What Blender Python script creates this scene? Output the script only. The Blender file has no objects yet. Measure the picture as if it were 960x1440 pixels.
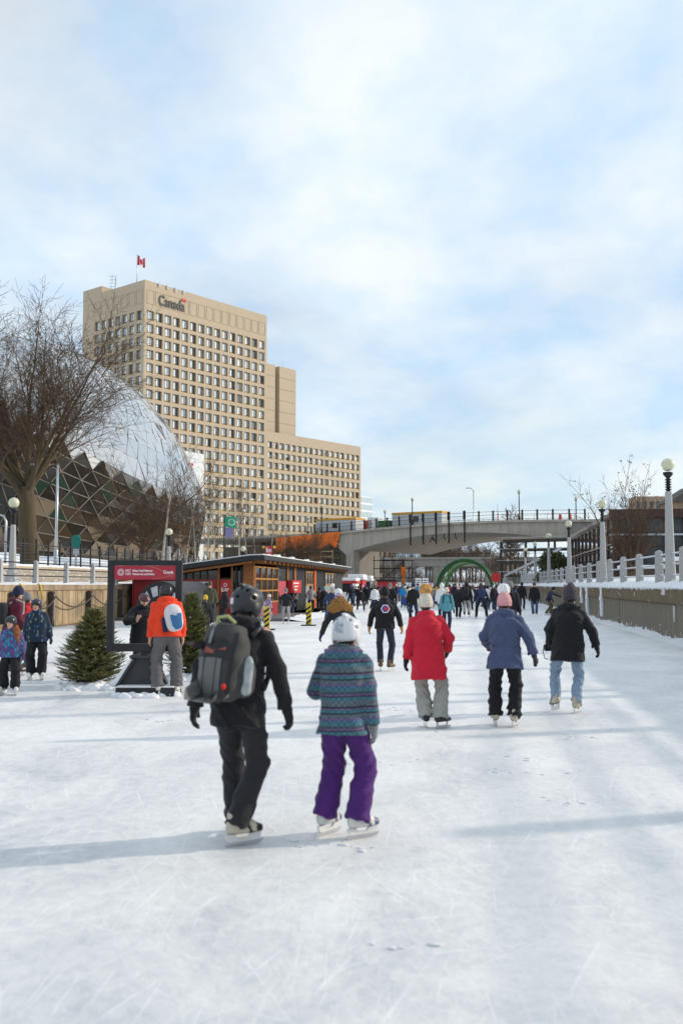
import bpy, bmesh, math, random
import numpy as np
from mathutils import Vector, Matrix
from mathutils.bvhtree import BVHTree
from math import sin, cos, pi, radians, hypot, atan2, sqrt

random.seed(7)
SC = bpy.context.scene
COL = SC.collection

# ------------------------------------------------------------------ camera geometry
YAW = radians(7.13)
PIT = math.atan(102 / 1400)
CZ = 1.8
CF = (-sin(YAW) * cos(PIT), cos(YAW) * cos(PIT), sin(PIT))
CR = (cos(YAW), sin(YAW), 0.0)
CU = (CR[1] * CF[2] - CR[2] * CF[1], CR[2] * CF[0] - CR[0] * CF[2], CR[0] * CF[1] - CR[1] * CF[0])


def ray(px, py):
    a = (px - 480) / 1400
    b = (720 - py) / 1400
    return [CF[i] + CR[i] * a + CU[i] * b for i in range(3)]


def G(px, py, z=0.0):
    """where the sight line through a photo pixel meets the level z"""
    r = ray(px, py)
    t = (z - CZ) / r[2]
    return Vector((r[0] * t, r[1] * t, z))


def Dp(px, py, d):
    """point on the sight line at horizontal distance d along the view axis"""
    r = ray(px, py)
    s = r[0] * -sin(YAW) + r[1] * cos(YAW)
    t = d / s
    return Vector((r[0] * t, r[1] * t, CZ + r[2] * t))


def XPl(px, py, x):
    r = ray(px, py)
    t = x / r[0]
    return Vector((x, r[1] * t, CZ + r[2] * t))


def YPl(px, py, y):
    r = ray(px, py)
    t = y / r[1]
    return Vector((r[0] * t, y, CZ + r[2] * t))


# ------------------------------------------------------------------ scene objects
def tag(o, label=None, cat=None, group=None, kind=None):
    if label:
        o['label'] = label
    if cat:
        o['category'] = cat
    if group:
        o['group'] = group
    if kind:
        o['kind'] = kind
    return o


def empty(name, loc=(0, 0, 0), rz=0.0, label=None, cat=None, group=None):
    o = bpy.data.objects.new(name, None)
    COL.objects.link(o)
    o.location = loc
    o.rotation_euler = (0, 0, rz)
    o.empty_display_size = 0.2
    return tag(o, label, cat, group)


def link(name, me, parent=None):
    o = bpy.data.objects.new(name, me)
    COL.objects.link(o)
    if parent is not None:
        o.parent = parent
    return o


def copy_tree(o, parent=None):
    c = o.copy()
    COL.objects.link(c)
    if parent is not None:
        c.parent = parent
    for ch in list(o.children):
        copy_tree(ch, c)
    return c


class MB:
    """collects simple shapes into one mesh"""

    def __init__(self):
        self.v = []
        self.f = []
        self.m = []
        self.sm = []

    def add(self, vs, fs, mi=0, smooth=False):
        n = len(self.v)
        self.v.extend([tuple(p) for p in vs])
        for f in fs:
            self.f.append([i + n for i in f])
            self.m.append(mi)
            self.sm.append(smooth)

    def box(self, c, s, rz=0.0, mi=0, M=None):
        hx, hy, hz = s[0] / 2, s[1] / 2, s[2] / 2
        vs = []
        for x, y, z in ((-1, -1, -1), (1, -1, -1), (1, 1, -1), (-1, 1, -1), (-1, -1, 1), (1, -1, 1), (1, 1, 1), (-1, 1, 1)):
            p = Vector((x * hx, y * hy, z * hz))
            if M is not None:
                p = M @ p
            elif rz:
                p = Vector((p.x * cos(rz) - p.y * sin(rz), p.x * sin(rz) + p.y * cos(rz), p.z))
            vs.append((p.x + c[0], p.y + c[1], p.z + c[2]))
        self.add(vs, [(0, 3, 2, 1), (4, 5, 6, 7), (0, 1, 5, 4), (1, 2, 6, 5), (2, 3, 7, 6), (3, 0, 4, 7)], mi)

    def box2(self, a, b, mi=0):
        self.box([(a[i] + b[i]) / 2 for i in range(3)], [abs(b[i] - a[i]) for i in range(3)], 0, mi)

    def quad(self, a, b, c, d, mi=0):
        self.add([a, b, c, d], [(0, 1, 2, 3)], mi)

    def tube(self, path, radii, n=8, mi=0, smooth=True, caps=True, squash=None):
        path = [Vector(p) for p in path]
        if not isinstance(radii, (list, tuple)):
            radii = [radii] * len(path)
        vs = []
        up = None
        for i, p in enumerate(path):
            d = (path[min(i + 1, len(path) - 1)] - path[max(i - 1, 0)])
            if d.length < 1e-9:
                d = Vector((0, 0, 1))
            d.normalize()
            if up is None:
                up = Vector((0, 0, 1)) if abs(d.z) < 0.9 else Vector((1, 0, 0))
            s = d.cross(up)
            if s.length < 1e-6:
                s = d.cross(Vector((0, 1, 0)))
            s.normalize()
            u = s.cross(d)
            u.normalize()
            up = u
            for k in range(n):
                a = 2 * pi * k / n + pi / n
                vs.append(p + (s * cos(a) + u * sin(a)) * radii[i])
        fs = []
        for i in range(len(path) - 1):
            for k in range(n):
                k2 = (k + 1) % n
                fs.append((i * n + k, i * n + k2, (i + 1) * n + k2, (i + 1) * n + k))
        if caps:
            fs.append(tuple(range(n - 1, -1, -1)))
            e = (len(path) - 1) * n
            fs.append(tuple(e + k for k in range(n)))
        self.add(vs, fs, mi, smooth)

    def bar(self, a, b, w, h, mi=0):
        """square bar from a to b"""
        a = Vector(a)
        b = Vector(b)
        d = b - a
        L = d.length
        d.normalize()
        up = Vector((0, 0, 1)) if abs(d.z) < 0.95 else Vector((0, 1, 0))
        s = d.cross(up).normalized()
        u = s.cross(d)
        M = Matrix((s, d, u)).transposed()
        self.box((a + b) / 2, (w, L, h), 0, mi, M)

    def lathe(self, prof, n=16, c=(0, 0, 0), mi=0, smooth=True):
        vs = []
        for r, z in prof:
            for k in range(n):
                a = 2 * pi * k / n
                vs.append((c[0] + r * cos(a), c[1] + r * sin(a), c[2] + z))
        fs = []
        for i in range(len(prof) - 1):
            for k in range(n):
                k2 = (k + 1) % n
                fs.append((i * n + k, i * n + k2, (i + 1) * n + k2, (i + 1) * n + k))
        fs.append(tuple(range(n - 1, -1, -1)))
        e = (len(prof) - 1) * n
        fs.append(tuple(e + k for k in range(n)))
        self.add(vs, fs, mi, smooth)

    def ball(self, c, r, n=16, m=10, mi=0):
        if not isinstance(r, (list, tuple)):
            r = (r, r, r)
        vs = [(c[0], c[1], c[2] - r[2])]
        for j in range(1, m):
            ph = -pi / 2 + pi * j / m
            for k in range(n):
                a = 2 * pi * k / n
                vs.append((c[0] + r[0] * cos(ph) * cos(a), c[1] + r[1] * cos(ph) * sin(a), c[2] + r[2] * sin(ph)))
        vs.append((c[0], c[1], c[2] + r[2]))
        fs = []
        for k in range(n):
            fs.append((0, 1 + (k + 1) % n, 1 + k))
        for j in range(m - 2):
            for k in range(n):
                a = 1 + j * n + k
                b = 1 + j * n + (k + 1) % n
                fs.append((a, b, b + n, a + n))
        t = len(vs) - 1
        for k in range(n):
            fs.append((1 + (m - 2) * n + k, 1 + (m - 2) * n + (k + 1) % n, t))
        self.add(vs, fs, mi, True)

    def prism(self, poly, y0, y1, mi=0, axis='y'):
        """poly in (x,z) extruded along y (axis y), (y,z) along x (axis x) or (x,y) along z"""
        n = len(poly)

        def pt(p, t):
            if axis == 'y':
                return (p[0], t, p[1])
            if axis == 'x':
                return (t, p[0], p[1])
            return (p[0], p[1], t)
        vs = [pt(p, y0) for p in poly] + [pt(p, y1) for p in poly]
        fs = [tuple(range(n)), tuple(range(2 * n - 1, n - 1, -1))]
        for i in range(n):
            j = (i + 1) % n
            fs.append((i, n + i, n + j, j))
        self.add(vs, fs, mi)

    def mesh(self, name, mats, bevel=0.0, fix=True):
        me = bpy.data.meshes.new(name)
        me.from_pydata(self.v, [], self.f)
        if not isinstance(mats, (list, tuple)):
            mats = [mats]
        for m in mats:
            me.materials.append(m)
        me.polygons.foreach_set('material_index', self.m)
        me.polygons.foreach_set('use_smooth', self.sm)
        me.update()
        if fix or bevel:
            bm = bmesh.new()
            bm.from_mesh(me)
            if bevel:
                es = [e for e in bm.edges if len(e.link_faces) == 2 and e.calc_face_angle(0) > 0.6]
                bmesh.ops.bevel(bm, geom=es, offset=bevel, segments=2, affect='EDGES', profile=0.5)
            bmesh.ops.recalc_face_normals(bm, faces=bm.faces)
            bm.to_mesh(me)
            bm.free()
        return me

    def build(self, name, mats, parent=None, bevel=0.0, fix=True):
        return link(name, self.mesh(name, mats, bevel, fix), parent)


# ------------------------------------------------------------------ materials
MATS = {}


def nt(m):
    m.use_nodes = True
    t = m.node_tree
    return t, t.nodes, t.links, t.nodes['Principled BSDF']


def mat(name, color, rough=0.7, metal=0.0, var=0.12, scale=6.0, bump=0.0, bscale=40.0, spec=0.4, sheen=0.0, coord='Object', detail=4):
    """plain surface with a slight uneven tone and grain"""
    key = name
    if key in MATS:
        return MATS[key]
    m = bpy.data.materials.new(name)
    t, N, L, P = nt(m)
    P.inputs['Roughness'].default_value = rough
    P.inputs['Metallic'].default_value = metal
    P.inputs['Specular IOR Level'].default_value = spec
    if sheen:
        P.inputs['Sheen Weight'].default_value = sheen
        P.inputs['Sheen Roughness'].default_value = 0.5
    tc = N.new('ShaderNodeTexCoord')
    if var:
        nz = N.new('ShaderNodeTexNoise')
        nz.inputs['Scale'].default_value = scale
        nz.inputs['Detail'].default_value = detail
        L.new(tc.outputs[coord], nz.inputs['Vector'])
        mr = N.new('ShaderNodeMapRange')
        mr.inputs['From Min'].default_value = 0.3
        mr.inputs['From Max'].default_value = 0.7
        mr.inputs['To Min'].default_value = 1 - var
        mr.inputs['To Max'].default_value = 1 + var
        L.new(nz.outputs['Fac'], mr.inputs['Value'])
        mx = N.new('ShaderNodeMix')
        mx.data_type = 'RGBA'
        mx.blend_type = 'MULTIPLY'
        mx.inputs[0].default_value = 1.0
        mx.inputs[6].default_value = (*color, 1)
        L.new(mr.outputs['Result'], mx.inputs[7])
        L.new(mx.outputs[2], P.inputs['Base Color'])
    else:
        P.inputs['Base Color'].default_value = (*color, 1)
    if bump:
        n2 = N.new('ShaderNodeTexNoise')
        n2.inputs['Scale'].default_value = bscale
        n2.inputs['Detail'].default_value = 5
        L.new(tc.outputs[coord], n2.inputs['Vector'])
        bp = N.new('ShaderNodeBump')
        bp.inputs['Strength'].default_value = min(1.0, bump)
        bp.inputs['Distance'].default_value = 0.02
        L.new(n2.outputs['Fac'], bp.inputs['Height'])
        L.new(bp.outputs['Normal'], P.inputs['Normal'])
    MATS[key] = m
    return m


def ramp(N, stops, interp='LINEAR'):
    r = N.new('ShaderNodeValToRGB')
    e = r.color_ramp.elements
    r.color_ramp.interpolation = interp
    while len(e) < len(stops):
        e.new(0.5)
    for i, (p, c) in enumerate(stops):
        e[i].position = p
        e[i].color = (*c, 1) if len(c) == 3 else c
    return r


def mixc(N, L, fac, a, b, blend='MIX'):
    mx = N.new('ShaderNodeMix')
    mx.data_type = 'RGBA'
    mx.blend_type = blend
    for sock, v in ((mx.inputs[0], fac), (mx.inputs[6], a), (mx.inputs[7], b)):
        if isinstance(v, bpy.types.NodeSocket):
            L.new(v, sock)
        elif isinstance(v, (int, float)):
            sock.default_value = v
        else:
            sock.default_value = (*v, 1)
    return mx.outputs[2]


def math_n(N, L, op, a, b=None):
    n = N.new('ShaderNodeMath')
    n.operation = op
    for i, v in enumerate((a, b)):
        if v is None:
            continue
        if isinstance(v, bpy.types.NodeSocket):
            L.new(v, n.inputs[i])
        else:
            n.inputs[i].default_value = v
    return n.outputs[0]


def noise(N, L, vec, scale, detail=4, rough=0.5, dist=0.0):
    n = N.new('ShaderNodeTexNoise')
    n.inputs['Scale'].default_value = scale
    n.inputs['Detail'].default_value = detail
    n.inputs['Roughness'].default_value = rough
    n.inputs['Distortion'].default_value = dist
    if vec is not None:
        L.new(vec, n.inputs['Vector'])
    return n.outputs['Fac']


def mapping(N, L, vec, scale=(1, 1, 1), rot=(0, 0, 0), loc=(0, 0, 0)):
    n = N.new('ShaderNodeMapping')
    n.inputs['Scale'].default_value = scale
    n.inputs['Rotation'].default_value = rot
    n.inputs['Location'].default_value = loc
    L.new(vec, n.inputs['Vector'])
    return n.outputs['Vector']


def bump_to(N, L, P, h, strength=0.3, dist=0.02, prev=None):
    b = N.new('ShaderNodeBump')
    b.inputs['Strength'].default_value = strength
    b.inputs['Distance'].default_value = dist
    L.new(h, b.inputs['Height'])
    if prev is not None:
        L.new(prev, b.inputs['Normal'])
    L.new(b.outputs['Normal'], P.inputs['Normal'])
    return b.outputs['Normal']


def cloth(name, color, rough=0.85, weave=0.25, pattern=None):
    """fabric: faint worn tone, fold bump and weave; pattern replaces the plain colour"""
    key = 'cloth_' + name
    if key in MATS:
        return MATS[key]
    m = bpy.data.materials.new(key)
    t, N, L, P = nt(m)
    P.inputs['Roughness'].default_value = rough
    P.inputs['Specular IOR Level'].default_value = 0.3
    P.inputs['Sheen Weight'].default_value = 0.08
    tc = N.new('ShaderNodeTexCoord')
    O = tc.outputs['Object']
    if pattern is None:
        base = color
    else:
        base = pattern(N, L, O)
    n1 = noise(N, L, O, 7, 3)
    mr = N.new('ShaderNodeMapRange')
    mr.inputs['From Min'].default_value = 0.3
    mr.inputs['From Max'].default_value = 0.7
    mr.inputs['To Min'].default_value = 0.88
    mr.inputs['To Max'].default_value = 1.12
    L.new(n1, mr.inputs['Value'])
    L.new(mixc(N, L, 1.0, base, mr.outputs['Result'], 'MULTIPLY'), P.inputs['Base Color'])
    nf = noise(N, L, mapping(N, L, O, (9, 9, 16)), 1.0, 3, 0.5, 1.4)
    n1n = bump_to(N, L, P, nf, 0.55, 0.03)
    bump_to(N, L, P, noise(N, L, O, 260, 2), weave * 0.6, 0.004, n1n)
    MATS[key] = m
    return m


def text_mesh(txt, size, depth=0.01, spacing=1.0, bold=0.0):
    cu = bpy.data.curves.new('lettering', 'FONT')
    cu.body = txt
    cu.size = size
    cu.extrude = depth / 2
    cu.space_character = spacing
    cu.offset = bold
    cu.align_x = 'LEFT'
    cu.resolution_u = 3
    o = bpy.data.objects.new('lettering', cu)
    COL.objects.link(o)
    bpy.context.view_layer.update()
    me = bpy.data.meshes.new_from_object(o.evaluated_get(bpy.context.evaluated_depsgraph_get()))
    bpy.data.objects.remove(o)
    return me


def text_part(name, txt, size, M, mtl, parent, depth=0.01, width=None, bold=0.0, spacing=1.0):
    """lettering: mesh standing in the x-z plane of M, left foot of the line at M's origin"""
    me = text_mesh(txt, size, depth, spacing, bold)
    me.transform(Matrix.Rotation(pi / 2, 4, 'X'))
    if width:
        w = max(v.co.x for v in me.vertices)
        me.transform(Matrix.Diagonal((width / w, 1, 1, 1)))
    me.transform(M)
    me.materials.clear()
    me.materials.append(mtl)
    return link(name, me, parent)


def frame_m(origin, xdir, zdir=(0, 0, 1)):
    """x along xdir, z up, y pointing away from the reader"""
    x = Vector(xdir).normalized()
    z = Vector(zdir).normalized()
    y = z.cross(x)
    M = Matrix((x, y, z)).transposed().to_4x4()
    M.translation = Vector(origin)
    return M
# ------------------------------------------------------------------ rounded bodies: distance fields turned into one smooth skin
class SDF:
    def __init__(self, lo, hi, h):
        self.lo = np.array(lo, np.float32)
        self.h = h
        n = np.ceil((np.array(hi) - np.array(lo)) / h).astype(int) + 2
        self.n = n
        self.ax = [self.lo[i] + h * np.arange(n[i], dtype=np.float32) for i in range(3)]
        self.f = np.full(n, 5.0, np.float32)

    def _reg(self, lo, hi):
        sl = []
        for i in range(3):
            a = int(max(0, math.floor((lo[i] - self.lo[i]) / self.h)))
            b = int(min(self.n[i], math.ceil((hi[i] - self.lo[i]) / self.h) + 1))
            if b <= a:
                return None
            sl.append(slice(a, b))
        X = self.ax[0][sl[0]][:, None, None]
        Y = self.ax[1][sl[1]][None, :, None]
        Z = self.ax[2][sl[2]][None, None, :]
        return tuple(sl), X, Y, Z

    def _put(self, sl, d, k, op='add'):
        g = self.f[sl]
        if op == 'add':
            if k > 0:
                h = np.clip(0.5 + 0.5 * (g - d) / k, 0, 1)
                self.f[sl] = g * (1 - h) + d * h - k * h * (1 - h)
            else:
                self.f[sl] = np.minimum(g, d)
        else:
            if k > 0:
                h = np.clip(0.5 - 0.5 * (g + d) / k, 0, 1)
                self.f[sl] = g * (1 - h) - d * h + k * h * (1 - h)
            else:
                self.f[sl] = np.maximum(g, -d)

    def cone(self, a, b, ra, rb, k=0.02, op='add'):
        a = np.array(a, np.float32)
        b = np.array(b, np.float32)
        r = max(ra, rb) + k + 3 * self.h
        reg = self._reg(np.minimum(a, b) - r, np.maximum(a, b) + r)
        if reg is None:
            return
        sl, X, Y, Z = reg
        ba = b - a
        L2 = float((ba * ba).sum()) + 1e-9
        px, py, pz = X - a[0], Y - a[1], Z - a[2]
        t = np.clip((px * ba[0] + py * ba[1] + pz * ba[2]) / L2, 0, 1)
        d = np.sqrt((px - t * ba[0]) ** 2 + (py - t * ba[1]) ** 2 + (pz - t * ba[2]) ** 2) - (ra + (rb - ra) * t)
        self._put(sl, d, k, op)

    def ell(self, c, r, k=0.02, R=None, op='add', p=2.0):
        c = np.array(c, np.float32)
        m = max(r) + k + 3 * self.h
        reg = self._reg(c - m, c + m)
        if reg is None:
            return
        sl, X, Y, Z = reg
        x, y, z = X - c[0], Y - c[1], Z - c[2]
        if R is not None:   # rows of R are the local axes
            x, y, z = [R[i][0] * x + R[i][1] * y + R[i][2] * z for i in range(3)]
        if p == 2.0:
            q = np.sqrt((x / r[0]) ** 2 + (y / r[1]) ** 2 + (z / r[2]) ** 2)
        else:
            q = (np.abs(x / r[0]) ** p + np.abs(y / r[1]) ** p + np.abs(z / r[2]) ** p) ** (1 / p)
        g = np.sqrt((x / r[0] ** 2) ** 2 + (y / r[1] ** 2) ** 2 + (z / r[2] ** 2) ** 2) + 1e-6
        d = np.where(q < 0.3, (q - 1) * min(r), q * (q - 1) / g)
        self._put(sl, d.astype(np.float32), k, op)

    def loft(self, rings, o, ax, ay, az, k=0.02, p=2.3, op='add'):
        """elliptic sections (t, rx, ry, ox, oy) stacked along az from o"""
        o = np.array(o, np.float32)
        t0, t1 = rings[0][0], rings[-1][0]
        rm = max(max(r[1], r[2]) for r in rings) + 0.1 + k
        az = np.array(az, np.float32)
        A, B = o + az * t0, o + az * t1
        reg = self._reg(np.minimum(A, B) - rm, np.maximum(A, B) + rm)
        if reg is None:
            return
        sl, X, Y, Z = reg
        x, y, z = X - o[0], Y - o[1], Z - o[2]
        u = x * ax[0] + y * ax[1] + z * ax[2]
        v = x * ay[0] + y * ay[1] + z * ay[2]
        t = x * az[0] + y * az[1] + z * az[2]
        T = [r[0] for r in rings]
        rx = np.interp(t, T, [r[1] for r in rings])
        ry = np.interp(t, T, [r[2] for r in rings])
        u = u - np.interp(t, T, [r[3] if len(r) > 3 else 0 for r in rings])
        v = v - np.interp(t, T, [r[4] if len(r) > 4 else 0 for r in rings])
        q = (np.abs(u / rx) ** p + np.abs(v / ry) ** p) ** (1 / p)
        d = (q - 1) * np.minimum(rx, ry)
        d = np.maximum(d, np.maximum(t0 - t, t - t1))
        self._put(sl, d.astype(np.float32), k, op)

    def cut(self, nrm, c):
        """keep the side where n.p <= c"""
        d = self.ax[0][:, None, None] * nrm[0] + self.ax[1][None, :, None] * nrm[1] + self.ax[2][None, None, :] * nrm[2] - c
        self.f = np.maximum(self.f, d.astype(np.float32))

    def disp(self, fn):
        X, Y, Z = self.ax[0][:, None, None], self.ax[1][None, :, None], self.ax[2][None, None, :]
        near = np.abs(self.f) < 0.08
        idx = np.nonzero(near)
        d = fn(self.ax[0][idx[0]], self.ax[1][idx[1]], self.ax[2][idx[2]])
        self.f[idx] += d

    def mesh(self, name, mats, facemat=None, smooth_it=1):
        f = self.f
        s = f < 0
        n = f.shape
        C = [(i, j, k) for i in (0, 1) for j in (0, 1) for k in (0, 1)]

        def sub(a, c):
            return a[c[0]:n[0] - 1 + c[0], c[1]:n[1] - 1 + c[1], c[2]:n[2] - 1 + c[2]]
        cnt = np.zeros((n[0] - 1, n[1] - 1, n[2] - 1), np.int8)
        for c in C:
            cnt += sub(s, c)
        act = (cnt > 0) & (cnt < 8)
        idx = np.argwhere(act)
        vid = np.full(act.shape, -1, np.int64)
        vid[act] = np.arange(len(idx))
        F = np.stack([sub(f, c)[act] for c in C], 1)
        pos = np.zeros((len(idx), 3))
        num = np.zeros(len(idx))
        for a in range(8):
            for b in range(a + 1, 8):
                ca, cb = np.array(C[a]), np.array(C[b])
                if np.abs(ca - cb).sum() != 1:
                    continue
                fa, fb = F[:, a], F[:, b]
                m = (fa < 0) != (fb < 0)
                t = np.where(m, fa / np.where(m, fa - fb, 1), 0)
                pos += m[:, None] * (ca + t[:, None] * (cb - ca))
                num += m
        pos = (idx + pos / num[:, None]) * self.h + self.lo
        quads = []
        for axis in range(3):
            o1, o2 = [(1, 2), (2, 0), (0, 1)][axis]
            sa = [slice(None)] * 3
            sb = [slice(None)] * 3
            sa[axis] = slice(0, n[axis] - 1)
            sb[axis] = slice(1, n[axis])
            for o in (o1, o2):
                sa[o] = slice(1, n[o] - 1)
                sb[o] = slice(1, n[o] - 1)
            A, B = s[tuple(sa)], s[tuple(sb)]
            e = np.argwhere(A != B)
            if not len(e):
                continue
            fl = A[tuple(e.T)]
            e = e.copy()
            e[:, o1] += 1
            e[:, o2] += 1
            q = []
            for d1, d2 in ((-1, -1), (0, -1), (0, 0), (-1, 0)):
                c = e.copy()
                c[:, o1] += d1
                c[:, o2] += d2
                q.append(vid[tuple(c.T)])
            q = np.stack(q, 1)
            q[~fl] = q[~fl][:, ::-1]
            quads.append(q)
        Q = np.concatenate(quads)
        Q = Q[(Q >= 0).all(1)]
        for _ in range(smooth_it):
            acc = np.zeros_like(pos)
            w = np.zeros(len(pos))
            for a in range(4):
                b = (a + 1) % 4
                np.add.at(acc, Q[:, a], pos[Q[:, b]])
                np.add.at(acc, Q[:, b], pos[Q[:, a]])
                np.add.at(w, Q[:, a], 1)
                np.add.at(w, Q[:, b], 1)
            pos = 0.5 * pos + 0.5 * acc / np.maximum(w, 1)[:, None]
        me = bpy.data.meshes.new(name)
        me.vertices.add(len(pos))
        me.vertices.foreach_set('co', pos.astype(np.float32).ravel())
        me.loops.add(len(Q) * 4)
        me.loops.foreach_set('vertex_index', Q.astype(np.int32).ravel())
        me.polygons.add(len(Q))
        me.polygons.foreach_set('loop_start', np.arange(0, len(Q) * 4, 4, dtype=np.int32))
        me.polygons.foreach_set('loop_total', np.full(len(Q), 4, np.int32))
        me.polygons.foreach_set('use_smooth', np.ones(len(Q), bool))
        if facemat is not None:
            cen = pos[Q].mean(1)
            me.polygons.foreach_set('material_index', facemat(cen).astype(np.int32))
        me.update(calc_edges=True)
        for m in mats:
            me.materials.append(m)
        return me
# ------------------------------------------------------------------ surface materials of the place
def m_ice():
    m = bpy.data.materials.new('skated_ice')
    t, N, L, P = nt(m)
    tc = N.new('ShaderNodeTexCoord')
    O = tc.outputs['Object']
    big = noise(N, L, mapping(N, L, O, (0.16, 0.10, 1)), 1.0, 5, 0.55, 0.6)
    mid = noise(N, L, mapping(N, L, O, (0.9, 0.55, 1)), 1.0, 6, 0.62, 0.9)
    fine = noise(N, L, mapping(N, L, O, (1, .8, 1)), 10, 8, 0.74, 0.4)
    snow = math_n(N, L, 'ADD', math_n(N, L, 'MULTIPLY', big, 0.45), math_n(N, L, 'ADD', math_n(N, L, 'MULTIPLY', mid, 0.48), math_n(N, L, 'MULTIPLY', fine, 0.42)))
    sr = ramp(N, [(0.50, (0.55, 0.565, 0.59)), (0.67, (0.76, 0.748, 0.735)), (0.82, (0.88, 0.862, 0.842))])
    L.new(snow, sr.inputs['Fac'])
    # skate marks: thin gently bent strokes in several directions, broken up
    lines = None
    for k, (rot, sc, dist, seed, wdt) in enumerate(((0.25, 0.9, 2.2, 3.0, .9925), (-0.45, 1.1, 2.6, 17.0, .993), (1.15, 0.7, 3.0, 31.0, .994), (0.02, 1.3, 2.0, 47.0, .993), (-1.2, 0.8, 3.2, 57.0, .994), (0.7, 1.6, 3.4, 71.0, .9915), (-.15, 2.2, 2.6, 83.0, .990))):
        wv = N.new('ShaderNodeTexWave')
        wv.wave_profile = 'SIN'
        wv.bands_direction = 'X'
        wv.inputs['Scale'].default_value = sc
        wv.inputs['Distortion'].default_value = dist * 1.7
        wv.inputs['Detail'].default_value = 1.0
        wv.inputs['Detail Scale'].default_value = 0.35 / sc
        L.new(mapping(N, L, O, (1, 1, 1), (0, 0, rot), (seed, seed * 1.7, 0)), wv.inputs['Vector'])
        ln = math_n(N, L, 'GREATER_THAN', wv.outputs['Fac'], wdt)
        msk = noise(N, L, mapping(N, L, O, (0.9, 0.5, 1), (0, 0, rot), (seed, 0, 0)), 2.6, 3)
        mr = N.new('ShaderNodeMapRange')
        mr.inputs['From Min'].default_value = 0.50
        mr.inputs['From Max'].default_value = 0.64
        L.new(msk, mr.inputs['Value'])
        ln = math_n(N, L, 'MULTIPLY', ln, mr.outputs['Result'])
        lines = ln if lines is None else math_n(N, L, 'MAXIMUM', lines, ln)
    c = mixc(N, L, math_n(N, L, 'MULTIPLY', lines, 0.48), sr.outputs['Color'], (0.93, 0.93, 0.93))
    L.new(c, P.inputs['Base Color'])
    rr = N.new('ShaderNodeMapRange')
    rr.inputs['From Min'].default_value = 0.52
    rr.inputs['From Max'].default_value = 0.74
    rr.inputs['To Min'].default_value = 0.30
    rr.inputs['To Max'].default_value = 0.75
    L.new(snow, rr.inputs['Value'])
    L.new(rr.outputs['Result'], P.inputs['Roughness'])
    P.inputs['Specular IOR Level'].default_value = 0.25
    b = bump_to(N, L, P, math_n(N, L, 'ADD', fine, math_n(N, L, 'MULTIPLY', lines, 0.5)), 0.6, 0.014)
    bump_to(N, L, P, mid, 0.35, 0.05, b)
    return m


def m_snow():
    m = bpy.data.materials.new('snow')
    t, N, L, P = nt(m)
    tc = N.new('ShaderNodeTexCoord')
    O = tc.outputs['Object']
    n = noise(N, L, O, 1.3, 6, 0.65)
    r = ramp(N, [(0.3, (0.76, 0.77, 0.80)), (0.65, (0.86, 0.86, 0.87))])
    L.new(n, r.inputs['Fac'])
    L.new(r.outputs['Color'], P.inputs['Base Color'])
    P.inputs['Roughness'].default_value = 0.8
    P.inputs['Specular IOR Level'].default_value = 0.15
    b = bump_to(N, L, P, noise(N, L, O, 6, 7, 0.65), 0.7, 0.05)
    bump_to(N, L, P, noise(N, L, O, 45, 4, 0.6), 0.4, 0.01, b)
    return m


def m_concrete(name, c1, c2, streak=0.5, snowy=0.0, dark=(0.10, 0.09, 0.075), sx=1.0):
    m = bpy.data.materials.new(name)
    t, N, L, P = nt(m)
    tc = N.new('ShaderNodeTexCoord')
    O = tc.outputs['Object']
    n = noise(N, L, O, 0.9, 7, 0.65)
    base = mixc(N, L, n, c1, c2)
    st = noise(N, L, mapping(N, L, O, (3.2 * sx, 3.2 * sx, 0.12)), 1.0, 4, 0.6)
    sm = N.new('ShaderNodeMapRange')
    sm.inputs['From Min'].default_value = 0.48
    sm.inputs['From Max'].default_value = 0.72
    sm.inputs['To Max'].default_value = streak
    L.new(st, sm.inputs['Value'])
    base = mixc(N, L, sm.outputs['Result'], base, dark)
    sp = noise(N, L, O, 38, 4, 0.7)
    spr = N.new('ShaderNodeMapRange')
    spr.inputs['From Min'].default_value = 0.35
    spr.inputs['From Max'].default_value = 0.65
    spr.inputs['To Min'].default_value = 0.82
    spr.inputs['To Max'].default_value = 1.16
    L.new(sp, spr.inputs['Value'])
    base = mixc(N, L, 1.0, base, spr.outputs['Result'], 'MULTIPLY')
    if snowy:
        sn = noise(N, L, mapping(N, L, O, (1, 0.9, 1.1)), 3.6, 8, 0.72)
        sx_ = N.new('ShaderNodeSeparateXYZ')
        L.new(O, sx_.inputs[0])
        hgt = N.new('ShaderNodeMapRange')
        hgt.inputs['From Min'].default_value = 0.0
        hgt.inputs['From Max'].default_value = 0.55
        hgt.inputs['To Min'].default_value = 0.13
        hgt.inputs['To Max'].default_value = 0.0
        L.new(sx_.outputs['Z'], hgt.inputs['Value'])
        k = math_n(N, L, 'GREATER_THAN', math_n(N, L, 'ADD', sn, hgt.outputs['Result']), 1.0 - snowy)
        base = mixc(N, L, k, base, (0.82, 0.83, 0.85))
    L.new(base, P.inputs['Base Color'])
    P.inputs['Roughness'].default_value = 0.85
    P.inputs['Specular IOR Level'].default_value = 0.25
    bump_to(N, L, P, noise(N, L, O, 18, 6, 0.65), 0.35, 0.02)
    return m


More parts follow.
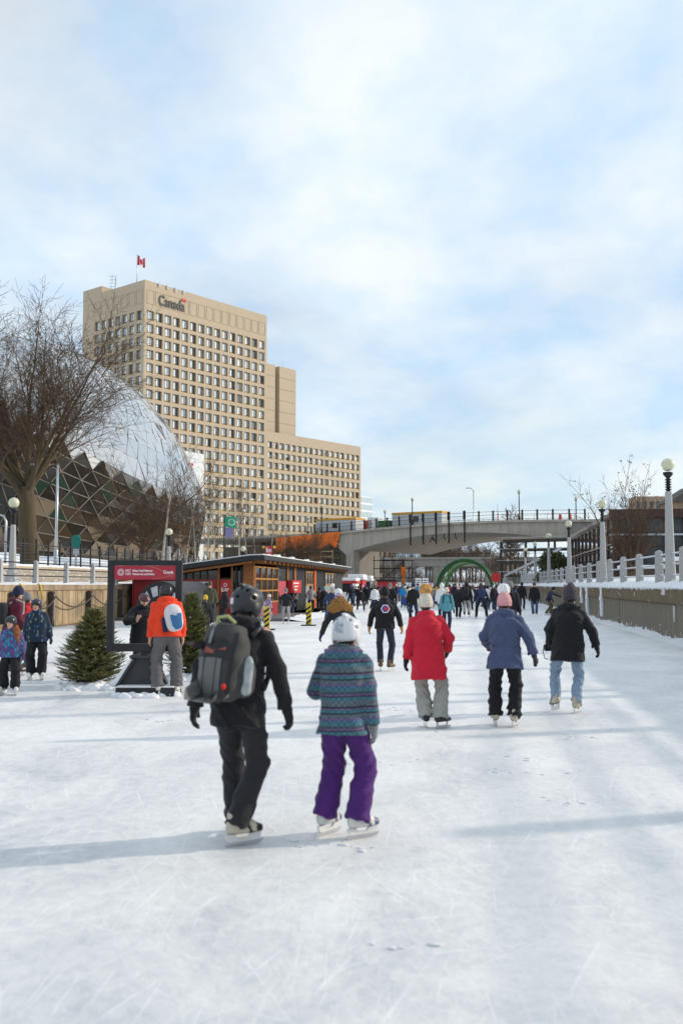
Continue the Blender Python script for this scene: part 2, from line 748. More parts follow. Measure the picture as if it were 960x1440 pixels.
def m_timber():
    m = bpy.data.materials.new('old_timber')
    t, N, L, P = nt(m)
    tc = N.new('ShaderNodeTexCoord')
    O = tc.outputs['Object']
    grain = noise(N, L, mapping(N, L, O, (1, 9, 0.35)), 1.0, 6, 0.65)
    r = ramp(N, [(0.25, (0.13, 0.085, 0.045)), (0.48, (0.33, 0.235, 0.13)), (0.62, (0.45, 0.345, 0.21)), (0.8, (0.56, 0.47, 0.34))])
    L.new(grain, r.inputs['Fac'])
    patch = noise(N, L, mapping(N, L, O, (1, 0.6, 0.9)), 1.0, 5, 0.6)
    pr = N.new('ShaderNodeMapRange')
    pr.inputs['From Min'].default_value = 0.38
    pr.inputs['From Max'].default_value = 0.62
    pr.inputs['To Min'].default_value = 0.65
    pr.inputs['To Max'].default_value = 1.2
    L.new(patch, pr.inputs['Value'])
    L.new(mixc(N, L, 1.0, r.outputs['Color'], pr.outputs['Result'], 'MULTIPLY'), P.inputs['Base Color'])
    P.inputs['Roughness'].default_value = 0.85
    bump_to(N, L, P, grain, 0.5, 0.03)
    return m


def m_stone():
    m = bpy.data.materials.new('coursed_stone')
    t, N, L, P = nt(m)
    tc = N.new('ShaderNodeTexCoord')
    O = tc.outputs['Object']
    b = N.new('ShaderNodeTexBrick')
    L.new(mapping(N, L, O, (1, 1, 1), (0, pi / 2, pi / 2)), b.inputs['Vector'])
    sep = N.new('ShaderNodeSeparateXYZ')
    L.new(O, sep.inputs[0])
    cb = N.new('ShaderNodeCombineXYZ')
    L.new(sep.outputs['Y'], cb.inputs['X'])
    L.new(sep.outputs['Z'], cb.inputs['Y'])
    L.new(cb.outputs[0], b.inputs['Vector'])
    b.inputs['Scale'].default_value = 1.0
    b.inputs['Brick Width'].default_value = 0.7
    b.inputs['Row Height'].default_value = 0.16
    b.inputs['Mortar Size'].default_value = 0.014
    b.inputs['Color1'].default_value = (0.34, 0.29, 0.22, 1)
    b.inputs['Color2'].default_value = (0.22, 0.185, 0.14, 1)
    b.inputs['Mortar'].default_value = (0.48, 0.46, 0.44, 1)
    n = noise(N, L, O, 5, 5, 0.6)
    sn = math_n(N, L, 'GREATER_THAN', noise(N, L, mapping(N, L, O, (1, 1.2, 5)), 2.0, 5, 0.65), 0.6)
    c = mixc(N, L, n, b.outputs['Color'], (0.30, 0.25, 0.19))
    c = mixc(N, L, math_n(N, L, 'MULTIPLY', sn, 0.7), c, (0.78, 0.78, 0.80))
    L.new(c, P.inputs['Base Color'])
    P.inputs['Roughness'].default_value = 0.9
    bump_to(N, L, P, b.outputs['Fac'], -0.5, 0.02)
    return m


def m_bark(name, a, b_, scale=7.0):
    m = bpy.data.materials.new(name)
    t, N, L, P = nt(m)
    tc = N.new('ShaderNodeTexCoord')
    O = tc.outputs['Object']
    n = noise(N, L, mapping(N, L, O, (scale, scale, scale * 0.18)), 1.0, 6, 0.7)
    L.new(mixc(N, L, n, a, b_), P.inputs['Base Color'])
    P.inputs['Roughness'].default_value = 0.9
    P.inputs['Specular IOR Level'].default_value = 0.15
    bump_to(N, L, P, n, 0.8, 0.04)
    return m


def m_glass(name, tint=(0.03, 0.035, 0.04), rough=0.06, spec=0.8, metal=0.0):
    m = bpy.data.materials.new(name)
    t, N, L, P = nt(m)
    P.inputs['Base Color'].default_value = (*tint, 1)
    P.inputs['Roughness'].default_value = rough
    P.inputs['Specular IOR Level'].default_value = spec
    P.inputs['Metallic'].default_value = metal
    return m


M_ICE, M_SNOW = m_ice(), m_snow()
M_QUAY = m_concrete('stained_quay_concrete', (0.235, 0.20, 0.155), (0.15, 0.128, 0.10), 0.6, 0.33)
M_QUAYCAP = m_concrete('weathered_cap_stone', (0.215, 0.155, 0.085), (0.10, 0.078, 0.048), 0.5, 0.37)
M_POST = m_concrete('speckled_concrete', (0.47, 0.465, 0.45), (0.34, 0.335, 0.32), 0.25, 0.30, (0.2, 0.2, 0.19))
M_BRIDGE = m_concrete('bridge_concrete', (0.50, 0.455, 0.39), (0.36, 0.325, 0.275), 0.5, 0, (0.19, 0.165, 0.135), 0.5)
M_BRIDGE2 = m_concrete('old_and_shaded_concrete', (0.30, 0.28, 0.25), (0.22, 0.205, 0.185), 0.45, 0, (0.13, 0.12, 0.11), 0.3)  # far bridge's old concrete; its dark tone also paints shade on the abutments
M_PRECAST = m_concrete('sandy_precast', (0.50, 0.400, 0.285), (0.43, 0.345, 0.245), 0.22, 0, (0.40, 0.30, 0.19), 0.12)
M_TIMBER, M_STONE = m_timber(), m_stone()
M_IRON = mat('black_iron', (0.018, 0.018, 0.021), 0.45, 0.3, 0.2)
M_BLACK = mat('black_paint', (0.014, 0.014, 0.016), 0.5, 0, 0.2, 3)
M_STEEL = mat('steel', (0.55, 0.56, 0.58), 0.25, 0.9, 0.05)
M_GALV = mat('galvanised_steel', (0.50, 0.52, 0.55), 0.4, 0.7, 0.1)
M_GLOBE = mat('frosted_globe', (0.74, 0.72, 0.52), 0.25, 0, 0)
M_GLOBE.node_tree.nodes['Principled BSDF'].inputs['Transmission Weight'].default_value = 0.25
M_BARK = m_bark('grey_bark', (0.135, 0.100, 0.056), (0.05, 0.038, 0.028))
M_TWIG = m_bark('brown_twigs', (0.145, 0.096, 0.062), (0.075, 0.050, 0.034))
M_TWIGFAR = m_bark('far_twigs', (0.16, 0.115, 0.085), (0.09, 0.066, 0.05))
M_BIRCH = m_bark('pale_birch', (0.52, 0.47, 0.40), (0.30, 0.26, 0.21))
M_ORANGEWOOD = mat('amber_wood', (0.27, 0.10, 0.022), 0.55, 0, 0.25, 9)
M_RED = mat('red_panel', (0.30, 0.018, 0.022), 0.5, 0, 0.15, 2)
M_RED2 = mat('bright_red_panel', (0.50, 0.03, 0.028), 0.5, 0, 0.1, 2)
M_WHITE = mat('white_paint', (0.78, 0.78, 0.77), 0.5, 0, 0.06, 2)
M_GREYP = mat('grey_panel', (0.27, 0.28, 0.29), 0.6, 0, 0.1, 2)
M_WINDOW = m_glass('dark_window', (0.025, 0.03, 0.035), 0.05)
M_TOWERGLASS = m_glass('tower_glass', (0.30, 0.36, 0.38), 0.04, 0.9, 0.55)
M_DARKGLASS = m_glass('tinted_glass', (0.020, 0.017, 0.013), 0.09, 0.42)
M_SILVER = mat('silvered_glass', (0.62, 0.62, 0.61), 0.14, 0.8, 0)
M_BROWNST = mat('brown_steel', (0.05, 0.022, 0.017), 0.55, 0.2, 0.2, 3)
M_YELLOW = mat('yellow_paint', (0.62, 0.44, 0.03), 0.5, 0, 0.1)
M_ORANGE = mat('orange_sheet', (0.78, 0.17, 0.02), 0.65, 0, 0.25, 0.8)
M_GREEN = mat('green_paint', (0.035, 0.145, 0.05), 0.5, 0, 0.2, 2)
M_TEALFLAG = mat('green_flag', (0.03, 0.36, 0.20), 0.7, 0, 0.1, 2)
M_PURPLE = mat('mauve_banner', (0.25, 0.22, 0.42), 0.7, 0, 0.1, 2)
M_DIRT = mat('brown_ground', (0.18, 0.14, 0.10), 0.95, 0, 0.3, 0.3)
M_BRICK = mat('brown_brick', (0.30, 0.22, 0.155), 0.9, 0, 0.2, 1.5)
M_TAN = mat('tan_wall', (0.50, 0.40, 0.27), 0.8, 0, 0.1, 0.3)
M_FARWHITE = mat('far_white_wall', (0.66, 0.67, 0.68), 0.7, 0, 0.06, 0.2)
M_FARGLASS = m_glass('far_glass', (0.36, 0.46, 0.50), 0.12, 0.8, 0.4)

M_EYE = mat('dark_eye', (0.03, 0.02, 0.018), 0.35, 0, 0)
M_LIP = mat('lip', (0.36, 0.12, 0.10), 0.5, 0, 0)
SKIN = {'fair': mat('fair_skin', (0.58, 0.33, 0.24), 0.55, 0, 0.08, 20), 'tan': mat('tan_skin', (0.38, 0.20, 0.13), 0.55, 0, 0.08, 20)}
HAIRS = {'brown': mat('brown_hair', (.055, .032, .018), .55, 0, .3, 60), 'fair': mat('fair_hair', (.30, .19, .09), .55, 0, .3, 60)}
for _m in SKIN.values():
    _m.node_tree.nodes['Principled BSDF'].inputs['Subsurface Weight'].default_value = 0.08
C_BLACK = cloth('black_nylon', (0.011, 0.011, 0.014))
GLOVES = {'black': cloth('black_glove', (0.013, 0.013, 0.015)), 'tan': cloth('tan_leather', (0.42, 0.21, 0.06)), 'grey': cloth('grey_glove', (0.27, 0.28, 0.29)),
          'mitt_black': cloth('black_mitten', (0.018, 0.017, 0.02)), 'mitt_navy': cloth('navy_mitten', (0.02, 0.025, 0.06)), 'purple': cloth('plum_glove', (0.06, 0.02, 0.08)),
          'mitt_grey': cloth('slate_mitten', (0.05, 0.045, 0.055)), 'kid': cloth('silver_black_glove', (0.20, 0.21, 0.22))}
BOOTW = mat('white_boot', (0.66, 0.65, 0.60), 0.4, 0, 0.1)
BOOTB = mat('black_boot', (0.018, 0.018, 0.02), 0.35, 0, 0.1)
BOOTN = mat('brown_boot', (0.15, 0.085, 0.045), 0.5, 0, 0.1)
BOOTG = mat('blue_grey_boot', (0.07, 0.09, 0.16), 0.4, 0, 0.1)
BOOTC = mat('cream_boot', (0.52, 0.46, 0.36), 0.45, 0, 0.1)
PLASTW = mat('white_plastic', (0.72, 0.72, 0.70), 0.35, 0, 0.04)
STYLES = {'hockey_black': (BOOTB, BOOTW, PLASTW, 'hockey'), 'hockey_white': (BOOTW, BOOTB, PLASTW, 'hockey'), 'hockey_cream': (BOOTC, BOOTB, PLASTW, 'hockey'), 'figure_white': (BOOTW, BOOTW, M_STEEL, 'figure'),
          'figure_dark': (BOOTB, BOOTB, M_STEEL, 'figure'), 'figure_brown': (BOOTN, BOOTN, M_STEEL, 'figure'), 'kid_blue': (BOOTW, BOOTG, PLASTW, 'hockey'), 'boots': (BOOTB, BOOTN, M_STEEL, 'none')}

# ------------------------------------------------------------------ ground
XR, XL = 6.62, -17.45          # canal faces
mb = MB()
mb.quad((XL - 0.3, -45, 0), (XR + 0.3, -45, 0), (XR + 0.3, 345, 0), (XL - 0.3, 345, 0))
tag(mb.build('ice', M_ICE), kind='structure')


def fbm(x, y, s=0):
    return (sin(1.3 * x + 2.1 * sin(0.7 * y + s) + s) * 0.5 + sin(2.9 * y + 1.7 * sin(1.9 * x - s) + 2 * s) * 0.3 + sin(6.1 * x + 1.2 * sin(5 * y + s)) * sin(5.3 * y - s) * 0.25)


def sheet(name, xs, ys, zf, m, smooth=True):
    mb = MB()
    vs = []
    for y in ys:
        for x in xs:
            vs.append((x, y, zf(x, y)))
    n = len(xs)
    fs = [(j * n + i, j * n + i + 1, (j + 1) * n + i + 1, (j + 1) * n + i) for j in range(len(ys) - 1) for i in range(n - 1)]
    mb.add(vs, fs, 0, smooth)
    return tag(mb.build(name, m), kind='structure')


ysR = [-40 + 0.45 * i for i in range(440)] + [160 + 8 * i for i in range(30)]
pr = [(6.60, 1.645), (6.66, 1.75), (6.78, 1.86), (7.0, 1.93), (7.3, 1.97), (7.8, 1.96), (8.3, 2.03), (8.9, 2.16), (9.5, 2.22), (10.3, 2.10), (11.5, 2.0), (14, 1.98), (30, 2.0), (120, 2.4), (900, 3)]


def zr(x, y):
    for i in range(len(pr) - 1):
        if x <= pr[i + 1][0]:
            t = (x - pr[i][0]) / (pr[i + 1][0] - pr[i][0])
            z = pr[i][1] + t * (pr[i + 1][1] - pr[i][1])
            break
    k = min(1, max(0, (x - 6.6) / 0.5)) * (1 if x < 12 else 0.3)
    return z + k * (0.06 * fbm(x * 1.5, y * 0.9) + 0.05 * fbm(x * 4, y * 3, 3))


sheet('snowbank', [p[0] for p in pr], ysR, zr, M_SNOW)
# drift along the foot of the right quay
sheet('snow_drift', [6.15, 6.3, 6.42, 6.52, 6.64], [-40 + 0.3 * i for i in range(640)], lambda x, y: max(-0.02, (x - 6.18) * (0.22 + 0.16 * fbm(2, y * 1.1)) + 0.015 * fbm(x * 9, y * 7)), M_SNOW)
# left bank: ledge behind the timber face, upper terrace, then level ground
mb = MB()
sheet('snow_ledge', [-20.9, -20.2, -19.4, -18.6, -17.95, -17.6, -17.42], [10 + 0.4 * i for i in range(360)], lambda x, y: 1.84 + 0.03 * fbm(x * 2, y) + (0.10 if x < -20.5 else 0) - (0.07 if x > -17.5 else 0), M_SNOW)
sheet('snow_terrace', [-140, -70, -50, -40, -34, -31, -28, -25, -23, -21.6, -21.02], [10 + 0.8 * i for i in range(190)], lambda x, y: 2.72 + 0.12 * fbm(x * .5, y * .5) * (1 if x < -21.2 else 0.2) + max(0, min(1.4, (-25 - x) * 0.18)), M_SNOW)
mb = MB()
mb.quad((-900, -60, 1.2), (XL - 0.25, -60, 1.2), (XL - 0.25, 345, 1.2), (-900, 345, 1.2))
mb.quad((XR + 0.1, -60, 1.2), (900, -60, 1.2), (900, 345, 1.2), (XR + 0.1, 345, 1.2))
mb.quad((-900, 345, 1.6), (900, 345, 1.6), (2200, 3000, 3), (-2200, 3000, 3))
tag(mb.build('ground', M_SNOW), kind='structure')
sheet('canal_end_bank', [-30 + 3 * i for i in range(20)], [318, 322, 326, 332, 340, 350], lambda x, y: 0.05 + (y - 318) * 0.075 + 0.3 * fbm(x * .3, y * .2), M_SNOW)

# ------------------------------------------------------------------ right quay
q = empty('quay_wall', (XR, 60, 0), 0, 'long stained concrete quay wall along the right edge of the ice', 'quay wall')
mb = MB()
y0 = -45
while y0 < 210:
    mb.box2((XR - 6.62 + 0.0 + 0.004 * ((int(y0) * 7) % 5), y0 + 0.012 - 60, -0.1), (0.55, y0 + 3.0 - 0.012 - 60, 1.16))
    y0 += 3.0
mb.box2((0.03, -105, -0.1), (0.5, 150, 1.15))
mb.build('wall_face', M_QUAY, q)
mb = MB()
mb.box2((-0.07, -105, 1.19), (0.6, 150, 1.64))
mb.box2((-0.02, -105, 1.14), (0.5, 150, 1.186))
mb.build('cap_course', M_QUAYCAP, q)
# frozen runs of snow and small icicles on the face
mb = MB()
for px, w, zl in ((846, 0.16, 0.25), (826, 0.34, 0.1), (818, 0.22, 0.75), (935, 0.03, 1.45)):
    y = XPl(px, 830, XR - 0.05).y
    n = 14
    vs = []
    for i in range(n + 1):
        z = 1.70 - (1.70 - zl) * i / n
        ww = w * (1 - 0.75 * i / n) * (0.75 + 0.5 * random.random())
        vs += [(-0.10 - 0.05 * random.random(), y - 60 - ww, z), (-0.16 - 0.06 * random.random(), y - 60, z), (-0.10, y - 60 + ww, z), (0.1, y - 60, z)]
    fs = []
    for i in range(n):
        for k in range(4):
            fs.append((i * 4 + k, i * 4 + (k + 1) % 4, i * 4 + 4 + (k + 1) % 4, i * 4 + 4 + k))
    mb.add(vs, fs, 0, True)
rnd = random.Random(8)
yy = 8.0
while yy < 110:
    ln = .02 + .06 * rnd.random() ** 2 + (.22 * rnd.random() if rnd.random() < .03 else 0)
    r = .02 + .035 * rnd.random()
    mb.tube([(-.075, yy - 60, 1.69), (-.085, yy - 60, 1.66 - ln * .5), (-.08, yy - 60, 1.66 - ln)], [r * 1.6, r, .006], 5)
    yy += rnd.uniform(.08, .8)
mb.build('frozen_snow', M_SNOW, q)
yl = XPl(797, 845, XR).y
p = XPl(948, 857, XR)
dm = empty('depth_board', (XR - .012, p.y, 0), 0, 'worn white depth board on the right quay wall near the picture edge', 'depth board')
mb = MB()
mb.box2((-.02, -.13, .72), (.01, .13, 1.12))
mb.box2((-.018, -.11, .60), (.01, .07, .717))
mb.build('board', m_concrete('worn_white_paint', (.62, .61, .58), (.45, .43, .40), .5), dm)
lad = empty('ladder', (XR - 0.1, yl, 0), 0, 'dark rung ladder fixed to the right quay wall beside the pointing skater', 'ladder')
for k in range(8):
    mb = MB()
    mb.tube([(-0.06, -0.42, 0.35 + k * 0.17), (-0.06, 0.42, 0.35 + k * 0.17)], 0.035, 6)
    mb.build('rung', M_IRON, lad)
for s_ in (-1, 1):
    mb = MB()
    mb.tube([(-0.05, s_ * 0.44, 0.2), (-0.05, s_ * 0.44, 1.8)], 0.03, 6)
    mb.build('side_rail', M_IRON, lad)

rl = empty('railing', (7.0, 36, 1.9), 0, 'concrete post railing with snowy pipe rails along the right quay', 'railing')


def post_mesh(h, w):
    mb = MB()
    prof = [(w * .52, 0), (w * .5, h * .3), (w * .45, h - 0.05), (w * .30, h)]
    vs = []
    for r, z in prof:
        vs += [(-r, -r, z), (r, -r, z), (r, r, z), (-r, r, z)]
    fs = []
    for i in range(len(prof) - 1):
        for k in range(4):
            fs.append((i * 4 + k, i * 4 + (k + 1) % 4, i * 4 + 4 + (k + 1) % 4, i * 4 + 4 + k))
    fs += [(3, 2, 1, 0), (12, 13, 14, 15)]
    mb.add(vs, fs)
    for z in (h * .32, h * .6, h * .86):
        mb.tube([(0, -w * .56, z), (0, -w * .4, z)], 0.035, 8, 1)
        mb.tube([(-w * .56, 0, z), (-w * .4, 0, z)], 0.035, 8, 1)
    mb.ball((0.01, 0, h), (w * .26, w * .26, 0.02), 8, 6, 2)
    return mb.mesh('post', [M_POST, M_GALV, M_SNOW], 0.012)


pm = post_mesh(1.25, 0.27)
PY = [10.4 + 4.6 * k for k in range(-10, 5)] + [33.5 + 4.2 * k for k in range(0, 43)]
for y in PY:
    o = link('post', pm, rl)
    o.location = (0, y - 36, -0.12)
mb = MB()
for z in (0.22, 0.60, 0.96):
    mb.tube([(0.03, PY[0] - 36, z), (0.03, PY[-1] - 36, z)], 0.026, 8, 0)
    mb.tube([(0.03, PY[0] - 36, z + 0.022), (0.03, PY[-1] - 36, z + 0.016)], 0.021, 6, 1)
mb.build('rail', [M_GALV, M_SNOW], rl)


# ------------------------------------------------------------------ lamps
def lamp_proto(ztop, rb, rt, flare):
    h = ztop
    mb = MB()
    prof = [(rb + flare, 0), (rb + flare, 0.10), (rb + flare * .35, 0.42), (rb, 0.55), (rt, h - 0.95), (rt * .8, h - 0.93)]
    mb.lathe(prof, 8, smooth=False)
    post = mb.mesh('post', M_POST)
    mb = MB()
    pr_ = [(0.075, h - 0.96), (0.075, h - 0.88)]
    z = h - 0.88
    for k in range(5):
        pr_ += [(0.115, z), (0.115, z + 0.03), (0.07, z + 0.035), (0.07, z + 0.085)]
        z += 0.085
    pr_ += [(0.10, z + 0.03), (0.17, z + 0.12), (0.175, z + 0.19), (0.06, z + 0.21)]
    mb.lathe(pr_, 16)
    col = mb.mesh('collar', M_IRON)
    mb = MB()
    mb.ball((0, 0, h), (0.225, 0.225, 0.225), 24, 16)
    globe = mb.mesh('globe', M_GLOBE)
    return post, col, globe


def place_lamp(pr_, loc, label, group):
    o = empty('street_lamp', loc, 0, label, 'street lamp', group)
    for n, me in zip(('post', 'collar', 'globe'), pr_):
        link(n, me, o)
    return o


LR = lamp_proto(4.1, 0.175, 0.115, 0.03)
ords = ['nearest and tallest looking', 'second', 'third', 'fourth', 'fifth', 'sixth', 'seventh', 'eighth', 'ninth']
for k in range(9):
    y = 35.6 + 17.0 * k
    place_lamp(LR, (6.98, y, 1.86), ('speckled concrete lamp post with globe at the right edge of the photo' if k == 0 else
               '%s concrete globe lamp along the right quay, counted from the nearest' % ords[k]), 'globe lamps along the right quay')
for k, y in enumerate((18.6,)):
    place_lamp(LR, (6.98, y, 1.86), 'concrete globe lamp on the right quay, closer than the picture edge', 'globe lamps along the right quay')
LL = lamp_proto(3.35, 0.17, 0.11, 0.17)
for k, (px, py) in enumerate(((20, 707), (238, 748), (342, 772), (400, 781), (437, 787))):
    p = XPl(px, py, -19.0)
    place_lamp(LL, (p.x, p.y, p.z - 3.35), ['pale flared concrete globe lamp at the far left above the timber quay', 'globe lamp standing before the bare tree left of the photo frame sign',
               'globe lamp rising behind the hut roof near the green flag', 'small globe lamp behind the hut roof beside the red banner', 'small globe lamp at the far end of the hut roof by the scaffold'][k], 'globe lamps along the left quay')

# ------------------------------------------------------------------ left quay
tw = empty('timber_wall', (XL, 60, 0), 0, 'weathered tan timber quay wall along the left side of the ice', 'quay wall')
mb = MB()
y = 12.0
while y < 200:
    w = 0.24
    d = 0.02 * random.random()
    mb.box2((-0.25, y - 60, -0.1), (d - 0.02, y + w - 0.012 - 60, 1.56))
    y += w
mb.build('plank', M_TIMBER, tw)
mb = MB()
mb.box2((-0.4, -48, 1.563), (0.06, 140, 1.80))
mb.build('cap_beam', mat('weathered_beam', (0.30, 0.22, 0.14), 0.85, 0, 0.3, 2, 0.3, 20), tw)
posts = []
for px in (-8, 18, 36, 73, 126, 170, 210):
    posts.append(XPl(px, 850, XL + 0.12).y)
pmb = MB()
pmb.box2((-0.09, -0.12, 0.05), (0.09, 0.12, 1.52))
pmb.box2((0.09, -0.05, 0.3), (0.11, 0.05, 1.4), 1)
fpm = pmb.mesh('fender_post', [mat('rusty_steel', (0.07, 0.055, 0.05), 0.7, 0.4, 0.4, 8), M_GALV], 0.012)
for i, y in enumerate(posts):
    o = link('fender_post', fpm)
    o.location = (XL + 0.13, y, 0)
    tag(o, ['dark steel fender post at the left picture edge on the timber quay', 'dark fender post behind the navy beanie on the timber quay', 'dark fender post above the red jacket on the timber quay',
            'dark fender post just right of the dark patterned jacket kid', 'dark fender post above the left fir tree', 'dark fender post inside the left side of the photo frame sign', 'dark fender post behind the woman holding a phone'][i], 'fender post', 'fender posts on the timber quay')
    if i > 1:
        a, b = posts[i - 1], y
        mb = MB()
        n = 36
        for k in range(n):
            t0, t1 = k / n, (k + 1) / n
            p0 = Vector((XL + 0.30, a + (b - a) * t0, 1.30 - 1.9 * t0 * (1 - t0)))
            p1 = Vector((XL + 0.30, a + (b - a) * t1, 1.30 - 1.9 * t1 * (1 - t1)))
            e = (p1 - p0) * 0.18
            o3 = Vector((0.012, 0, 0)) if k % 2 else Vector((0, 0, 0.012))
            mb.tube([p0 - e + o3, p1 + e + o3], 0.022, 5)
            mb.tube([p0 - e - o3, p1 + e - o3], 0.022, 5)
        tag(mb.build('chain', mat('chain_iron', (0.13, 0.115, 0.10), 0.6, 0.6, 0.3)), ['', '', 'sagging chain behind the red jacketed skater on the timber quay', 'sagging chain left of the dark patterned jacket kid', 'sagging chain above and left of the fir tree', 'sagging chain crossing the left post of the frame sign', 'sagging chain inside the photo frame sign'][i], 'chain', 'chains on the timber quay')
for px, ln, lab in ((31, 0.75, 'longer yellow rope hanging over the timber quay above the red jacket'), (57, 0.55, 'shorter yellow rope hanging over the timber quay above the dark kid')):
    p = XPl(px, 826, XL + 0.1)
    mb = MB()
    mb.tube([(p.x - 0.1, p.y, 1.82), (p.x, p.y, 1.78), (p.x + 0.03, p.y + 0.06, 1.78 - ln * .5), (p.x + 0.02, p.y + 0.2, 1.78 - ln)], 0.035, 6)
    tag(mb.build('rope', M_YELLOW), lab, 'rope', 'yellow ropes on the timber quay')

rl = empty('railing', (-18.3, 45, 1.86), 0, 'pipe railing on concrete posts along the left quay in front of the stone wall', 'railing')
pm = post_mesh(1.0, 0.2)
for k in range(30):
    o = link('post', pm, rl)
    o.location = (0, -16.5 + k * 3.3 - .9, -0.05)
mb = MB()
for z in (0.30, 0.58, 0.86):
    mb.tube([(-0.05, -17, z), (-0.05, 80, z)], 0.025, 6)
mb.build('rail', M_IRON, rl)
rw = empty('retaining_wall', (-21, 60, 1.85), 0, 'coursed stone retaining wall capped with snow behind the left railing', 'stone wall')
mb = MB()
mb.box2((-0.3, -50, -0.2), (0.0, 80, 0.72))
mb.build('masonry', M_STONE, rw)
mb = MB()
mb.box2((-0.36, -50, 0.723), (0.06, 80, 0.84))
mb.build('coping', mat('coping_stone', (0.42, 0.33, 0.23), 0.85, 0, 0.15, 3), rw)
mb = MB()
vs, fs = [], []
for i in range(261):
    yy = -50 + i * 0.5
    vs += [(0.065, yy, 0.835), (0.04, yy, 0.90 + 0.03 * fbm(1, yy)), (-0.4, yy, 0.95 + 0.03 * fbm(2, yy))]
for i in range(260):
    for k in range(2):
        fs.append((i * 3 + k, i * 3 + k + 1, i * 3 + k + 4, i * 3 + k + 3))
mb.add(vs, fs, 0, True)
mb.build('snow_cap', M_SNOW, rw)
fn = empty('fence', (-21.25, 60, 2.72), 0, 'black iron post fence on the terrace above the stone wall at left', 'fence')
fm_ = MB()
fm_.box2((-0.035, -0.035, 0), (0.035, 0.035, 1.30))
fm_.box2((-0.05, -0.05, 1.30), (0.05, 0.05, 1.33))
fmesh = fm_.mesh('post', M_IRON)
for k in range(40):
    o = link('post', fmesh, fn)
    o.location = (0, -30 + k * 1.45, 0)
mb = MB()
for z in (0.12, 0.3, 0.46, 0.62, 0.78, 0.94, 1.06):
    mb.tube([(0.0, -30, z), (0.0, 26.6, z)], 0.011 if z < 1 else 0.03, 5)
mb.build('rail', M_IRON, fn)

# poles behind the fence
p = XPl(79, 780, -25)
o = empty('light_pole', (p.x, p.y, 3.0), 0, 'tall slim silver light pole with a short arm between the two bare trees at left', 'light pole')
hp = XPl(79, 652, -25).z - 3
mb = MB()
mb.tube([(0, 0, 0), (0, 0, hp)], [0.10, 0.065], 12)
mb.lathe([(0.17, 0), (0.17, 0.06), (0.14, 0.07), (0.14, 0.9), (0.1, 0.95)], 10)
mb.build('pole', M_GALV, o)
mb = MB()
mb.tube([(0, 0, hp - 0.05), (-0.6, -0.2, hp), (-1.25, -0.4, hp - 0.02)], [0.04, 0.035, 0.03], 8)
mb.box((-1.4, -0.45, hp - 0.02), (0.55, 0.2, 0.12), 0.3)
mb.build('arm', M_GALV, o)
p = XPl(8, 780, -24)
o = empty('light_pole', (p.x, p.y, 2.9), 0, 'low silver street light with a curved arm at the left picture edge', 'light pole')
mb = MB()
mb.tube([(0, 0, 0), (0, 0, 2.2), (-0.12, 0, 2.5), (-0.5, 0, 2.62), (-0.9, 0, 2.66)], [0.07, 0.06, 0.05, 0.045, 0.04], 10)
mb.build('pole', M_GALV, o)
mb = MB()
mb.ball((-1.0, 0, 2.66), (0.28, 0.12, 0.07), 12, 8)
mb.build('lamp_head', M_GALV, o)
p = XPl(107, 790, -23)
o = empty('wayfinding_sign', (p.x, p.y, 2.85), 0.35, 'small teal wayfinding sign on a grey stand behind the left fence', 'sign')
mb = MB()
mb.box((0, 0, 0.5), (0.12, 0.12, 1.0))
mb.box((0, 0, 0.9), (0.34, 0.10, 0.35))
mb.build('stand', M_GALV, o)
mb = MB()
mb.box((0, 0, 1.42), (0.52, 0.09, 0.62))
mb.ball((0, 0, 1.75), (0.24, 0.045, 0.16), 16, 10)
mb.build('sign_panel', mat('teal_panel', (0.01, 0.17, 0.14), 0.5, 0, 0.1), o, 0.01)
# ------------------------------------------------------------------ people
V3 = lambda *a: np.array(a, float)


def nrm(v):
    v = np.array(v, float)
    return v / (np.linalg.norm(v) + 1e-9)


def ik(a, b, l1, l2, hint):
    d = b - a
    D = np.linalg.norm(d)
    if D > (l1 + l2) * 0.999:
        b = a + d / D * (l1 + l2) * 0.999
        d = b - a
        D = np.linalg.norm(d)
    u = d / D
    x = (l1 * l1 - l2 * l2 + D * D) / (2 * D)
    h = math.sqrt(max(l1 * l1 - x * x, 0))
    n = np.array(hint, float)
    n = nrm(n - u * n.dot(u))
    return a + u * x + n * h, b


